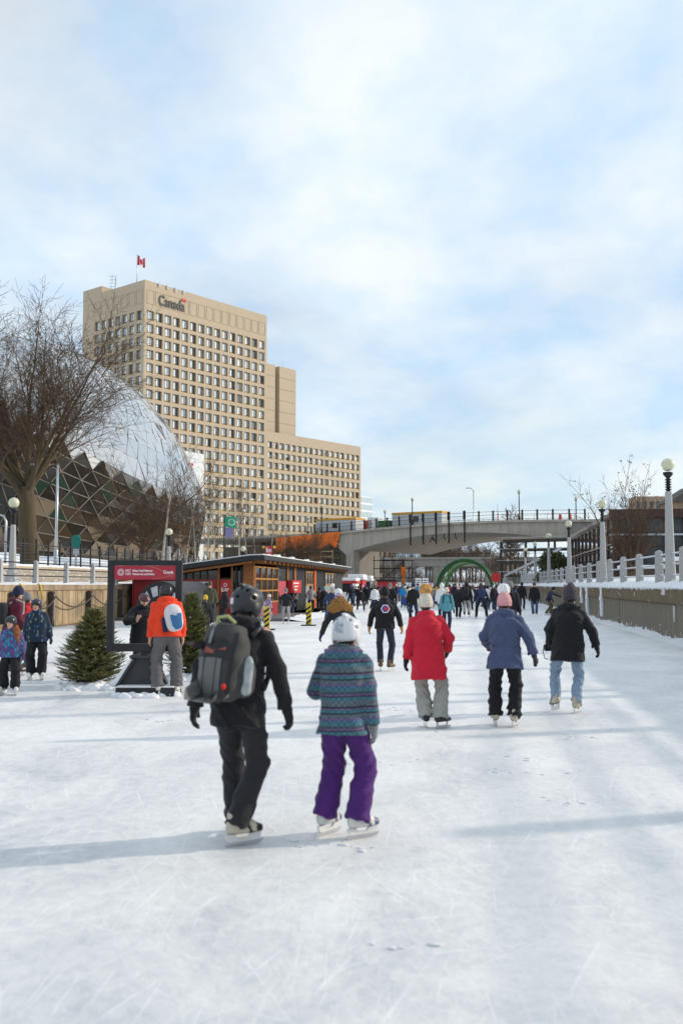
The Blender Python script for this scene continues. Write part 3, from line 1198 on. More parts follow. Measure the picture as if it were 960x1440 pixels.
def solve(H, po):
    J = {'H': H}
    sk = po.get('sole', 0.085)
    J['sole'] = sk
    s = H
    P = V3(po.get('px', 0), po.get('py', 0), sk + (0.532 - po.get('crouch', 0.012)) * H)
    J['P'] = P
    le, sd, tw = radians(po.get('lean', 4)), radians(po.get('side', 0)), radians(po.get('twist', 0))
    az = nrm([sin(sd), sin(le), cos(le) * cos(sd)])
    ax = nrm(np.array([cos(tw), sin(tw), 0]) - az * np.dot(az, [cos(tw), sin(tw), 0]))
    ay = np.cross(az, ax)
    J['ax'], J['ay'], J['az'] = ax, ay, az
    hunch = po.get('hunch', 0.02)
    J['neck'] = P + az * 0.30 * s + ay * hunch * s
    hy, hp = radians(po.get('hyaw', 0)), radians(po.get('hpitch', -4))
    hf = nrm(ay * cos(hy) - ax * sin(hy) * 1.0)
    hf = nrm(hf * cos(hp) + np.array([0, 0, 1]) * sin(hp))
    hx = nrm(np.cross(hf, [0, 0, 1]))
    hz = np.cross(hx, hf)
    J['hx'], J['hy'], J['hz'] = hx, hf, hz
    k = po.get('head', 1.0)
    J['hk'] = k
    J['head'] = J['neck'] + az * 0.035 * s + hz * 0.068 * s * k + hf * 0.012 * s
    for i, side in ((0, -1), (1, 1)):
        hip = P + ax * side * 0.05 * s - az * 0.01 * s
        f = po.get('feet', ((-0.09, 0, 8, 0, 0), (0.09, 0, -8, 0, 0)))[i]
        fx, fy, fyaw, lift, pit = f
        ank = V3(fx * s / 1.75, fy * s / 1.75, sk + 0.048 * s + lift)
        kn, ank2 = ik(hip, ank, 0.245 * s, 0.245 * s, [-sin(radians(fyaw)) * 0.7 + side * 0.12, 1, 0])
        J['hip%d' % i], J['kn%d' % i], J['an%d' % i], J['fy%d' % i], J['fp%d' % i] = hip, kn, ank2, radians(fyaw), radians(pit)
        sh = P + az * 0.277 * s + ax * side * 0.099 * s + ay * hunch * 0.5 * s
        h = po.get('hands', ((0.20, 0.04, -0.965), (0.20, 0.04, -0.965)))[i]
        tgt = sh + 0.315 * s * (ax * side * h[0] + ay * h[1] + az * h[2])
        hint = po.get('elbow', ((0.15, -1, 0), (0.15, -1, 0)))[i]
        el, wr = ik(sh, tgt, 0.168 * s, 0.150 * s, ax * side * hint[0] + ay * hint[1] + az * hint[2])
        J['sh%d' % i], J['el%d' % i], J['wr%d' % i] = sh, el, wr
        d = nrm(wr - el)
        hd = po.get('handdir', (None, None))[i]
        if hd is not None:
            d = nrm(ax * side * hd[0] + ay * hd[1] + az * hd[2])
        n = -ax * side + ay * 0.15
        pn = po.get('palm', (None, None))[i]
        if pn is not None:
            n = ax * side * pn[0] + ay * pn[1] + az * pn[2]
        n = nrm(n - d * d.dot(n))
        l = np.cross(d, n) * 1.0
        ref = ay + az * 0.2
        if pn is not None:
            ref = az
        if l.dot(ref) < 0:
            l = -l
        J['hd%d' % i], J['hn%d' % i], J['hl%d' % i] = d, n, l
    return J


def hand_into(S, J, i, thick=0.0, mitt=False, curl=None, fine=True):
    s = J['H'] / 1.75
    w, d, n, l = J['wr%d' % i], J['hd%d' % i], J['hn%d' % i], J['hl%d' % i]
    R = [l, d, n]
    S.cone(w - d * 0.03, w + d * 0.02, 0.027 * s + thick, 0.030 * s + thick, 0.015)
    S.ell(w + d * 0.058 * s, (0.041 * s + thick, 0.056 * s + thick, 0.020 * s + thick), 0.015, R, p=2.4)
    c = curl if curl is not None else 32
    if mitt or not fine:
        a = w + d * 0.09 * s
        b = a + (d * cos(radians(c * 0.7)) + n * sin(radians(c * 0.7))) * 0.06 * s
        for o in (-0.02, 0.02):
            S.cone(a + l * o * s, b + l * o * 0.8 * s, 0.023 * s + thick * 0.7, 0.019 * s + thick * 0.7, 0.03)
    else:
        for q in range(4):
            off = (0.031, 0.010, -0.011, -0.031)[q] * s * (1 + thick * 12)
            ln = (0.070, 0.079, 0.073, 0.057)[q] * s
            cc = radians(c + q * 5)
            b0 = w + d * (0.098, 0.104, 0.101, 0.092)[q] * s + l * off
            d1 = d * cos(cc * 0.55) + n * sin(cc * 0.55) + l * (0.10, 0.03, -0.03, -0.10)[q]
            d2 = d * cos(cc * 1.35) + n * sin(cc * 1.35)
            d3 = d * cos(cc * 2.0) + n * sin(cc * 2.0)
            b1 = b0 + nrm(d1) * ln * 0.45
            b2 = b1 + nrm(d2) * ln * 0.32
            b3 = b2 + nrm(d3) * ln * 0.23
            r = 0.0095 * s + thick * 0.45
            S.cone(b0 - d * 0.02 * s, b1, r * 1.08, r, 0.006)
            S.cone(b1, b2, r, r * 0.95, 0.002)
            S.cone(b2, b3, r * 0.95, r * 0.85, 0.002)
    t0 = w + d * 0.028 * s + l * 0.026 * s
    t1 = t0 + nrm(l * 0.75 + d * 0.75 + n * 0.35) * 0.045 * s
    t2 = t1 + nrm(l * 0.25 + d + n * 0.35) * 0.036 * s
    S.cone(t0, t1, 0.015 * s + thick * 0.5, 0.0125 * s + thick * 0.5, 0.012)
    S.cone(t1, t2, 0.0125 * s + thick * 0.5, 0.0105 * s + thick * 0.5, 0.003)


def body_mesh(J, h, mats, fine):
    s = J['H']
    pts = [J[k] for k in J if isinstance(J[k], np.ndarray) and k[:2] in ('P', 'he', 'an', 'wr', 'el', 'sh', 'kn', 'ne')]
    lo = np.min(pts, 0) - 0.22 * s / 1.75
    hi = np.max(pts, 0) + 0.22 * s / 1.75
    S = SDF(lo, hi, h)
    ax, ay, az, P = J['ax'], J['ay'], J['az'], J['P']
    S.loft([(-0.04 * s, .075 * s, .058 * s), (0, .090 * s, .062 * s), (.07 * s, .076 * s, .052 * s), (.16 * s, .085 * s, .060 * s), (.23 * s, .092 * s, .060 * s), (.285 * s, .075 * s, .042 * s), (.31 * s, .034 * s, .034 * s)],
           P, ax, ay, az, 0.03)
    S.cone(J['neck'] - az * 0.02 * s, J['head'] - J['hz'] * 0.02 * s, 0.034 * s, 0.032 * s, 0.03)
    k = J['hk']
    hd, hx, hy, hz = J['head'], J['hx'], J['hy'], J['hz']
    R = [hx, hy, hz]
    S.ell(hd + hz * 0.012 * s * k, (0.0435 * s * k, 0.054 * s * k, 0.052 * s * k), 0.02, R)
    S.cone(hd + hy * 0.02 * s * k - hz * 0.03 * s * k, hd + hy * 0.036 * s * k - hz * 0.052 * s * k, 0.032 * s * k, 0.018 * s * k, 0.03)
    S.cone(hd + hy * 0.050 * s * k + hz * 0.006 * s * k, hd + hy * 0.062 * s * k - hz * 0.014 * s * k, 0.005 * s * k, 0.0085 * s * k, 0.010)
    if fine:
        for q in (-1, 1):
            S.ell(hd + hx * q * 0.018 * s * k + hy * 0.058 * s * k + hz * 0.004 * s * k, (0.010 * s * k, 0.009 * s * k, 0.006 * s * k), 0.008, R, 'sub')
            S.ell(hd + hx * q * 0.0445 * s * k - hz * 0.006 * s * k, (0.006 * s * k, 0.010 * s * k, 0.017 * s * k), 0.006, R)
            S.ell(hd + hx * q * 0.018 * s * k + hy * 0.049 * s * k + hz * 0.004 * s * k, (0.0085 * s * k,) * 3, 0.0, R)
        S.cone(hd + hy * 0.053 * s * k - hz * 0.030 * s * k - hx * 0.010 * s * k, hd + hy * 0.053 * s * k - hz * 0.030 * s * k + hx * 0.010 * s * k, 0.004 * s * k, 0.004 * s * k, 0.004)
    for i in (0, 1):
        S.cone(J['sh%d' % i] - ax * (1 if i else -1) * 0.03 * s, J['sh%d' % i], 0.036 * s, 0.034 * s, 0.04)
        S.cone(J['sh%d' % i], J['el%d' % i], 0.032 * s, 0.024 * s, 0.02)
        S.cone(J['el%d' % i], J['wr%d' % i], 0.025 * s, 0.016 * s, 0.012)
        hand_into(S, J, i, 0, fine=fine)
        S.cone(J['hip%d' % i], J['kn%d' % i], 0.052 * s, 0.033 * s, 0.03)
        S.cone(J['kn%d' % i], J['an%d' % i], 0.034 * s, 0.022 * s, 0.015)
        a = J['an%d' % i]
        t = V3(-sin(J['fy%d' % i]), cos(J['fy%d' % i]), 0)
        S.cone(a - V3(0, 0, 0.025 * s), a + t * 0.085 * s - V3(0, 0, 0.032 * s), 0.022 * s, 0.016 * s, 0.02)

    def fm(c):
        q = (c - hd) / (s * k)
        x, y, z = q @ hx, q @ hy, q @ hz
        out = np.zeros(len(c), int)
        fr = y > 0.036
        out[fr & (np.abs(np.abs(x) - 0.018) < 0.0085) & (np.abs(z - 0.004) < 0.0042)] = 1
        out[fr & (np.abs(np.abs(x) - 0.018) < 0.012) & (np.abs(z - 0.0145) < 0.0028)] = 1
        out[fr & (np.abs(x) < 0.0135) & (np.abs(z + 0.030) < 0.0042)] = 2
        out[(y < 0.008 + 0.3 * (z - .01)) & (z > -0.052) & (np.abs(x) < .06) & (z < .1)] = 3
        return out
    return S.mesh('body', mats, fm)


def folds(a, ph, fx=1.0):
    def fn(x, y, z):
        m = 0.55 + 0.45 * np.sin(5 * x + 7 * z + ph) * np.sin(6 * y - 4 * z + 2 * ph)
        f1 = 0.35 - 1.5 * (1 - np.abs(np.sin(12 * z * fx + 2.4 * np.sin(7 * x + ph) + 1.8 * np.sin(9 * y + 2 * ph) + 4 * x))) ** 3
        f2 = np.sin(17 * z * fx + 21 * x + 2.5 * np.sin(8 * y + ph) + ph)
        f3 = np.sin(41 * z + 17 * y - 22 * x + 3 * np.sin(15 * x + ph))
        return a * (0.9 * f1 * m + 0.35 * f2 * (1 - m) + 0.18 * f3)
    return fn


def jacket_mesh(J, h, m, hem=0.05, puff=0.018, flare=0.0, hood=None, collar=True, wr=0.007, quilt=0.0, waist=None, cuffs=True, wide=1.0, ph=0.0):
    s = J['H']
    ax, ay, az, P = J['ax'], J['ay'], J['az'], J['P']
    pts = [P - az * (hem * s + 0.05), J['neck'] + az * 0.08 * s] + [J[k] for k in ('sh0', 'sh1', 'el0', 'el1', 'wr0', 'wr1')]
    lo = np.min(pts, 0) - 0.24 * s / 1.75
    hi = np.max(pts, 0) + 0.24 * s / 1.75
    S = SDF(lo, hi, h)
    t = puff
    w = wide
    rings = [(-hem * s - 0.03, .098 * s * w + t + flare, .074 * s * w + t + flare), (-0.02 * s, .098 * s * w + t + flare * .3, .072 * s * w + t),
             (.07 * s, (.088 * s * w + t) * (0.93 if waist else 1), (.064 * s * w + t) * (0.93 if waist else 1)), (.16 * s, .094 * s * w + t, .070 * s * w + t), (.235 * s, .096 * s * w + t, .068 * s * w + t),
             (.270 * s, .080 * s + t, .058 * s + t), (.300 * s, .048 * s + t * .6, .048 * s + t * .6), (.318 * s, .036 * s + t * .5, .038 * s + t * .5)]
    S.loft(rings, P, ax, ay, az, 0.0, 2.4)
    if waist:
        a = P + az * 0.055 * s
        for q in range(20):
            u0, u1 = 2 * pi * q / 20, 2 * pi * (q + 1) / 20
            r0, r1 = .088 * s * w * .93 + t, .064 * s * w * .93 + t
            S.cone(a + ax * r0 * cos(u0) + ay * r1 * sin(u0), a + ax * r0 * cos(u1) + ay * r1 * sin(u1), 0.009, 0.009, 0.004, 'sub')
    for i in (0, 1):
        A = SDF(lo, hi, h)
        sh, el, wrp = J['sh%d' % i], J['el%d' % i], J['wr%d' % i]
        sd = 1 if i else -1
        A.cone(sh - ax * sd * 0.035 * s - az * 0.008 * s, sh - az * 0.012 * s, 0.036 * s + t * .5, 0.033 * s + t * .6, 0.02)
        A.cone(sh - az * 0.012 * s, el, 0.033 * s + t * .65, 0.029 * s + t * .6, 0.02)
        d = nrm(wrp - el)
        A.cone(el, wrp + d * 0.03, 0.029 * s + t * .6, 0.023 * s + t * .5, 0.02)
        if cuffs:
            A.cone(wrp - d * 0.055, wrp - d * 0.045, 0.024 * s + t * .52, 0.024 * s + t * .52, 0.006)
        A.cut(d, float(np.dot(d, wrp)) - 0.008)
        near = A.f
        g = S.f
        kk = 0.022
        hh = np.clip(0.5 + 0.5 * (g - near) / kk, 0, 1)
        S.f = g * (1 - hh) + near * hh - kk * hh * (1 - hh)
    S.cut(-az, -float(np.dot(az, P - az * hem * s)))
    if quilt:
        S.disp(lambda x, y, z: -quilt * np.abs(np.sin(z * pi / 0.085)) ** 0.6 + quilt * 0.5)
    if wr:
        S.disp(folds(wr, ph))
    nk = J['neck']
    if collar:
        for q in range(14):
            u0, u1 = 2 * pi * q / 14, 2 * pi * (q + 1) / 14
            r0, r1 = .043 * s + t * .4, .042 * s + t * .4
            c0 = nk + az * 0.024 * s + ax * r0 * cos(u0) + ay * r1 * sin(u0)
            c1 = nk + az * 0.024 * s + ax * r0 * cos(u1) + ay * r1 * sin(u1)
            S.cone(c0, c1, 0.022, 0.022, 0.02)
            S.cone(c0 + az * 0.032, c1 + az * 0.032, 0.016, 0.016, 0.012)
    if hood == 'down':
        c = nk - ay * 0.056 * s + az * 0.006 * s
        S.ell(c, (0.082 * s, 0.040 * s, 0.056 * s), 0.02, [ax, ay, az], p=2.2)
        c2 = nk - ay * 0.05 * s + az * 0.040 * s
        for q in range(10):
            u0, u1 = pi + pi * q / 10 - .2, pi + pi * (q + 1) / 10 - .2
            S.cone(c2 + ay * 0.045 * s + ax * .068 * s * cos(u0) + ay * .062 * s * sin(u0), c2 + ay * 0.045 * s + ax * .068 * s * cos(u1) + ay * .062 * s * sin(u1), 0.022, 0.022, 0.018)
        S.cone(c + az * 0.03 * s - ay * 0.03 * s - ax * 0.05 * s, c - az * 0.02 * s - ay * 0.035 * s, 0.008, 0.008, 0.012, 'sub')
        S.cone(c + az * 0.03 * s - ay * 0.03 * s + ax * 0.05 * s, c - az * 0.02 * s - ay * 0.035 * s, 0.008, 0.008, 0.012, 'sub')
    if hood == 'down':
        U = [(-.088, .030), (-.084, .0), (-.068, -.030), (-.036, -.052), (0, -.060), (.036, -.052), (.068, -.030), (.084, .0), (.088, .030)]
        for q in range(8):
            a, b = [nk + ax * u * s + az * v * s - ay * (.052 + .040 * (1 - (u / .09) ** 2)) * s for u, v in (U[q], U[q + 1])]
            S.cone(a, b, 0.017, 0.017, 0.008)
            S.cone(a - az * .026, b - az * .026, 0.006, 0.006, 0.006, 'sub')
    if hood == 'up':
        hd, k = J['head'], J['hk']
        R = [J['hx'], J['hy'], J['hz']]
        B = SDF(lo, hi + np.array([0, 0, 0.1]), h)
        S2 = np.full(B.n, 5.0, np.float32)
        S2[:S.n[0], :S.n[1], :S.n[2]] = S.f[:B.n[0], :B.n[1], :B.n[2]]
        S.f = S2
        S.n = B.n
        S.ax = B.ax
        S.ell(hd + J['hz'] * 0.012 * s, (0.066 * s * k, 0.074 * s * k, 0.080 * s * k), 0.03, R)
        S.ell(hd + J['hy'] * 0.075 * s, (0.044 * s * k, 0.06 * s * k, 0.060 * s * k), 0.01, R, 'sub')
    return S.mesh('jacket', [m])


def trousers_mesh(J, h, m, loose=0.02, flare=0.006, top=0.06, wr=0.006, cuff=0.06, ph=1.0):
    s = J['H']
    P, az = J['P'], J['az']
    pts = [P + az * top * s] + [J[k] for k in ('hip0', 'hip1', 'kn0', 'kn1', 'an0', 'an1')]
    lo = np.min(pts, 0) - 0.2 * s / 1.75
    hi = np.max(pts, 0) + 0.2 * s / 1.75
    S = SDF(lo, hi, h)
    t = loose
    up = np.array([0, 0, 1.0])
    S.loft([(-0.035 * s, .085 * s + t * .7, .064 * s + t * .6), (0.0, .089 * s + t * .5, .066 * s + t * .5), (top * s, .079 * s + t * .4, .056 * s + t * .4)], P, J['ax'], np.cross(up, J['ax']), up, 0.0, 2.3)
    for i in (0, 1):
        A = SDF(lo, hi, h)
        hp, kn, an = J['hip%d' % i], J['kn%d' % i], J['an%d' % i]
        A.cone(hp, kn, 0.051 * s + t * .75, 0.036 * s + t, 0.02)
        d = nrm(an - kn)
        A.cone(kn, an + d * 0.10, 0.036 * s + t, 0.032 * s + t + flare, 0.02)
        if cuff is not None:
            A.cut(d, float(np.dot(d, an)) + cuff - 0.05)
        kk = 0.012
        hh = np.clip(0.5 + 0.5 * (S.f - A.f) / kk, 0, 1)
        S.f = S.f * (1 - hh) + A.f * hh - kk * hh * (1 - hh)
    if wr:
        S.disp(folds(wr, ph, 1.25))
        for i in (0, 1):
            kn, an = J['kn%d' % i], J['an%d' % i]
            for c, r in ((kn, 0.16), (an, 0.14)):
                def fn(x, y, z, c=c, r=r):
                    w = np.exp(-((x - c[0]) ** 2 + (y - c[1]) ** 2 + (z - c[2]) ** 2) / (r * r))
                    return wr * 1.3 * w * (np.abs(np.sin(34 * (z - c[2]) + 4 * np.sin(12 * x + ph))) - 0.55)
                S.disp(fn)
    return S.mesh('trousers', [m])


def hat_mesh(J, h, kind, m, pom=None, sc=1.13):
    s, k = J['H'], J['hk']
    hd, hx, hy, hz = J['head'], J['hx'], J['hy'], J['hz']
    R = [hx, hy, hz]
    q = s * k * sc
    S = SDF(hd - 0.26 * k, hd + 0.34 * k, h)
    ex = []
    if kind in ('beanie', 'pompom', 'tall'):
        tz = 0.026 if kind == 'tall' else 0.012
        S.ell(hd + hz * (0.016 + tz * .6) * q - hy * 0.003 * q, (0.051 * q, 0.060 * q, (0.060 + tz) * q), 0.0, R)
        if kind == 'tall':
            S.cone(hd + hz * 0.06 * q, hd + hz * 0.108 * q - hy * .006 * q, 0.036 * q, 0.016 * q, 0.05)
        S.cut(-nrm(hz - hy * 0.22), -float(np.dot(nrm(hz - hy * 0.22), hd - hz * 0.010 * q)))
        S.loft([(-0.016 * q, 0.0505 * q, 0.0595 * q), (0.020 * q, 0.0525 * q, 0.0615 * q)], hd + hz * 0.006 * q - hy * .003 * q, hx, nrm(hy + hz * 0.22), nrm(hz - hy * 0.22), 0.006, 2.0)
        S.disp(lambda x, y, z: 0.0028 * np.sin(20 * np.arctan2((x - hd[0]) * hx[1] - (y - hd[1]) * hx[0], (x - hd[0]) * hx[0] + (y - hd[1]) * hx[1])) + .001 * np.sin(160 * z))
    elif kind == 'helmet':
        S.ell(hd + hz * 0.014 * q - hy * 0.002 * q, (0.058 * q, 0.070 * q, 0.066 * q), 0.0, R, p=2.5)
        S.cut(-nrm(hz - hy * 0.42), -float(np.dot(nrm(hz - hy * 0.42), hd - hz * 0.012 * q)))
        for sd in (-1, 1):
            S.ell(hd + hx * sd * 0.052 * q - hz * 0.014 * q - hy * .004 * q, (0.010 * q, 0.026 * q, 0.030 * q), 0.012, R)
        S.ell(hd + hz * 0.078 * q - hy * .02 * q, (0.012 * q, 0.05 * q, 0.010 * q), 0.012, R)
        for vx, vy, vz in ((-.028, -.045, .055), (.028, -.045, .055), (-.03, .0, .074), (.03, .0, .074), (-.05, -.03, .03), (.05, -.03, .03), (0, -.068, .03), (-.03, .045, .06), (.03, .045, .06)):
            S.ell(hd + (hx * vx + hy * vy + hz * vz) * q, (0.007 * q, 0.016 * q, 0.007 * q), 0.004, R, 'sub')
        S.ell(hd + hy * 0.075 * q - hz * 0.03 * q, (0.045 * q, 0.045 * q, 0.048 * q), 0.01, R, 'sub')
    elif kind == 'bike':
        S.ell(hd + hz * 0.020 * q, (0.060 * q, 0.078 * q, 0.064 * q), 0.0, R, p=2.2)
        S.cut(-hz, -float(np.dot(hz, hd + hz * 0.008 * q)))
        for vx in (-.042, -.021, 0, .021, .042):
            S.ell(hd + hx * vx * q + hy * .01 * q + hz * (0.088 - abs(vx) * .55) * q, (0.007 * q, 0.055 * q, 0.018 * q), 0.006, R, 'sub')
        S.cone(hd + hy * 0.07 * q + hz * 0.022 * q - hx * .03 * q, hd + hy * 0.07 * q + hz * 0.022 * q + hx * .03 * q, 0.010 * q, 0.010 * q, 0.01)
    elif kind == 'cap':
        S.ell(hd + hz * 0.016 * q, (0.050 * q, 0.060 * q, 0.056 * q), 0.0, R)
        S.cut(-hz, -float(np.dot(hz, hd + hz * 0.012 * q)))
        S.ell(hd + hz * 0.018 * q + hy * 0.062 * q, (0.038 * q, 0.040 * q, 0.006 * q), 0.01, R)
    me = S.mesh('hat', [m])
    pm = None
    if pom is not None:
        S = SDF(hd + hz * 0.09 * q - 0.1, hd + hz * 0.11 * q + 0.13, h)
        c = hd + hz * 0.112 * q
        S.ell(c, (0.046 * q,) * 3, 0.0, R)
        S.disp(lambda x, y, z: 0.008 * np.sin(90 * x + 3 * np.sin(50 * z)) * np.sin(85 * y + 2 * np.sin(60 * x)) * np.sin(95 * z))
        pm = S.mesh('pompom', [pom])
    return me, pm


BOOTS = {}


def boot_meshes(style, size):
    key = (style, round(size, 2))
    if key in BOOTS:
        return BOOTS[key]
    h = 0.012
    S = SDF((-0.1, -0.16, 0.05), (0.1, 0.26, 0.36), h)
    S.cone((0, -0.03, 0.215), (0, -0.03, 0.16), 0.046, 0.045, 0.02)
    S.cone((0, -0.045, 0.125), (0, 0.10, 0.12), 0.043, 0.044, 0.03)
    S.cone((0, 0.10, 0.118), (0, 0.165, 0.110), 0.044, 0.034, 0.02)
    S.cone((0, 0.0, 0.185), (0, 0.10, 0.14), 0.036, 0.032, 0.03)
    S.cut((0, 0, -1), -0.086)
    st = STYLES[style]

    def fm(c):
        y, z = c[:, 1], c[:, 2]
        o = np.zeros(len(c), int)
        o[(y > 0.13)] = 1
        o[(z < 0.098)] = 1
        o[(z > 0.2) & (y > 0.0)] = 1
        o[(np.abs(y - 0.04 - (0.2 - z) * .5) < 0.012) & (np.abs(c[:, 0]) > 0.02)] = 1
        return o
    boot = S.mesh('skate', [st[0], st[1]], fm)
    mb = MB()
    hol = [(-0.095, 0.088), (-0.085, 0.05), (-0.06, 0.034), (0.15, 0.034), (0.175, 0.05), (0.18, 0.088), (0.105, 0.088), (0.085, 0.056), (0.0, 0.056), (-0.02, 0.088)]
    if st[3] == 'figure':
        hol = [(-0.07, 0.088), (-0.065, 0.03), (0.14, 0.03), (0.15, 0.088), (0.125, 0.088), (0.115, 0.045), (-0.03, 0.045), (-0.035, 0.088)]
    # holder outline cut into convex pieces along the boot
    w = 0.009 if st[3] == 'hockey' else 0.003
    n = len(hol)
    base = [(p[0], p[1]) for p in hol]
    mb.prism(base, -w, w, 0, 'x')
    run = [(-0.105, 0.022), (-0.085, 0.004), (-0.04, 0.0), (0.13, 0.0), (0.18, 0.008), (0.205, 0.034), (0.19, 0.036), (0.16, 0.034), (-0.09, 0.034)]
    mb.prism(run, -0.0022, 0.0022, 1, 'x')
    blade = mb.mesh('blade', [st[2], M_STEEL])
    for me in (boot, blade):
        me.transform(Matrix.Scale(size, 4))
    BOOTS[key] = (boot, blade)
    return boot, blade


PCACHE = {}


def person(label, loc, heading, H=1.72, pose=None, jacket=None, trousers=None, hat=None, gloves='black', skates='hockey_black', skin='fair', res='mid', hair=None, group=None, cache=None, haircol='brown'):
    """a clothed skater: root empty > body, jacket, trousers, hat, gloves, skates (> blade)"""
    po = dict(pose or {})
    fine = res in ('high', 'mid')
    hb = {'high': 0.0115, 'mid': 0.016, 'low': 0.025}[res]
    J = solve(H, po)
    root = empty('person', loc, heading, label, 'person', group)
    mk = {}
    got = PCACHE.get(cache) if cache else None

    def part(name, fn, m=None):
        key = name
        if got is not None and key in got:
            me = got[key]
        else:
            me = fn()
            mk[key] = me
        o = link(name.split('|')[0], me, root)
        if m is not None:
            o.material_slots[0].link = 'OBJECT'
            o.material_slots[0].material = m
        return o
    parts = {'root': root, 'J': J}
    parts['body'] = part('body', lambda: body_mesh(J, hb, [SKIN[skin], M_EYE, M_LIP, HAIRS[haircol]], fine))
    jk = dict(jacket)
    jm = jk.pop('mat')
    parts['jacket'] = part('jacket', lambda: jacket_mesh(J, hb, jm, **jk), jm)
    tr = dict(trousers)
    tm = tr.pop('mat')
    parts['trousers'] = part('trousers', lambda: trousers_mesh(J, hb, tm, **tr), tm)
    if hat:
        hk = dict(hat)
        kind = hk.pop('kind')
        hm = hk.pop('mat')
        pm = hk.pop('pom', None)
        sc_ = hk.pop('size', 1.0 if kind in ('helmet', 'bike') else 1.13)
        if got is not None and 'hat' in got:
            a, b = got['hat'], got.get('pompom')
        else:
            a, b = hat_mesh(J, min(hb, 0.007 if res == 'high' else 0.012 if res == 'mid' else 0.02), kind, hm, pm, sc_)
            mk['hat'] = a
            mk['pompom'] = b
        o = link('helmet' if kind in ('helmet', 'bike') else 'cap' if kind == 'cap' else 'hat', a, root)
        o.material_slots[0].link = 'OBJECT'
        o.material_slots[0].material = hm
        parts['hat'] = o
        if b is not None and pm is not None:
            p = link('pompom', b, o)
            p.material_slots[0].link = 'OBJECT'
            p.material_slots[0].material = pm
    if hair:
        hair(parts)
    for i in (0, 1):
        if gloves:
            gm = GLOVES[gloves]
            mitt = gloves.startswith('mitt')

            def gl(i=i):
                w = J['wr%d' % i]
                S = SDF(w - 0.2, w + 0.2, {'high': 0.0065, 'mid': 0.010, 'low': 0.02}[res])
                hand_into(S, J, i, 0.006, mitt, fine=res != 'low')
                d = J['hd%d' % i]
                S.cone(w - d * 0.045, w + d * 0.01, 0.034 * H / 1.75 + 0.004, 0.035 * H / 1.75 + 0.004, 0.01)
                return S.mesh('glove', [gm])
            o = part('glove|%d' % i, gl, gm)
        if skates:
            sz = 0.62 + 0.38 * H / 1.75
            boot, blade = boot_meshes(skates, sz)
            a = J['an%d' % i]
            o = link('skate' if STYLES[skates][3] != 'none' else 'boot', boot, root)
            po_f = po.get('feet', ((0, 0, 0, 0, 0),) * 2)[i]
            base = V3(a[0], a[1], a[2] - 0.048 * H - 0.085 * 1.0)
            M = Matrix.Translation(Vector(a)) @ Matrix.Rotation(J['fy%d' % i], 4, 'Z') @ Matrix.Rotation(J['fp%d' % i], 4, 'X') @ Matrix.Translation(Vector((0, 0.0, -(J['sole'] + 0.048 * H))))
            if STYLES[skates][3] == 'none':
                M = M @ Matrix.Translation((0, 0, -0.086 * sz + J['sole']))
            o.matrix_local = M
            if STYLES[skates][3] != 'none':
                link('blade', blade, o)
    if cache and got is None:
        PCACHE[cache] = mk
    return parts


def decal(parent, target, origin, xdir, ydir, shape, m, name, off=0.004, rings=6, reach=0.6, n_between=4):
    """a flat emblem laid on cloth: outline (u,v) dropped along the viewing normal onto the target mesh"""
    bvh = BVHTree.FromPolygons([v.co.copy() for v in target.data.vertices], [tuple(p.vertices) for p in target.data.polygons])
    x, y = Vector(xdir).normalized(), Vector(ydir).normalized()
    nn = x.cross(y)            # towards the reader
    out = []
    for i in range(len(shape)):
        a, b = shape[i], shape[(i + 1) % len(shape)]
        for q in range(n_between):
            t = q / n_between
            out.append((a[0] * (1 - t) + b[0] * t, a[1] * (1 - t) + b[1] * t))
    cu = sum(p[0] for p in out) / len(out)
    cv = sum(p[1] for p in out) / len(out)
    vs = []

    def drop(u, v):
        p = Vector(origin) + x * u + y * v
        hit = bvh.ray_cast(p + nn * reach, -nn)
        q = hit[0] if hit[0] is not None else p
        return q + nn * off
    vs.append(drop(cu, cv))
    N = len(out)
    for r in range(1, rings + 1):
        f = r / rings
        for u, v in out:
            vs.append(drop(cu + (u - cu) * f, cv + (v - cv) * f))
    fs = [(0, 1 + k, 1 + (k + 1) % N) for k in range(N)]
    for r in range(rings - 1):
        for k in range(N):
            k2 = (k + 1) % N
            fs.append((1 + r * N + k, 1 + (r + 1) * N + k, 1 + (r + 1) * N + k2, 1 + r * N + k2))
    mb = MB()
    mb.add(vs, fs, 0, True)
    o = mb.build(name, m, parent, fix=False)
    return o
# ------------------------------------------------------------------ tan office tower
TA = Dp(204, 393, 250)
AZ = radians(32.5)
UU = Vector((sin(AZ), cos(AZ), 0))          # along the sunlit front, away to the right
VV = Vector((-cos(AZ), sin(AZ), 0))         # along the shaded side, away to the left
NF = Vector((cos(AZ), -sin(AZ), 0))         # front normal
ZTOP = TA.z


def s_for(px, base, d, z):
    """distance along d from base at which the point shows in photo column px"""
    k = (px - 480) / 1400
    b = Vector((base.x, base.y, z - CZ))
    R_, F_ = Vector(CR), Vector(CF)
    # (b+s d).R = k (b+s d).F
    return (k * b.dot(F_) - b.dot(R_)) / (Vector(d).dot(R_) - k * Vector(d).dot(F_))


S_T = s_for(375, TA, UU, 70)
S_W = s_for(507, TA, UU, 36)
S_C0, S_C1, S_C2, S_C3 = S_T, s_for(391, TA, UU, 56), s_for(397, TA, UU, 56), s_for(420, TA, UU, 56)
S_L = s_for(117, TA, VV, 75)


def top_at(px, py, base, d):
    s = s_for(px, base, d, 40)
    p = base + Vector(d) * s
    dd = -p.x * sin(YAW) + p.y * cos(YAW)
    return Dp(px, py, dd).z


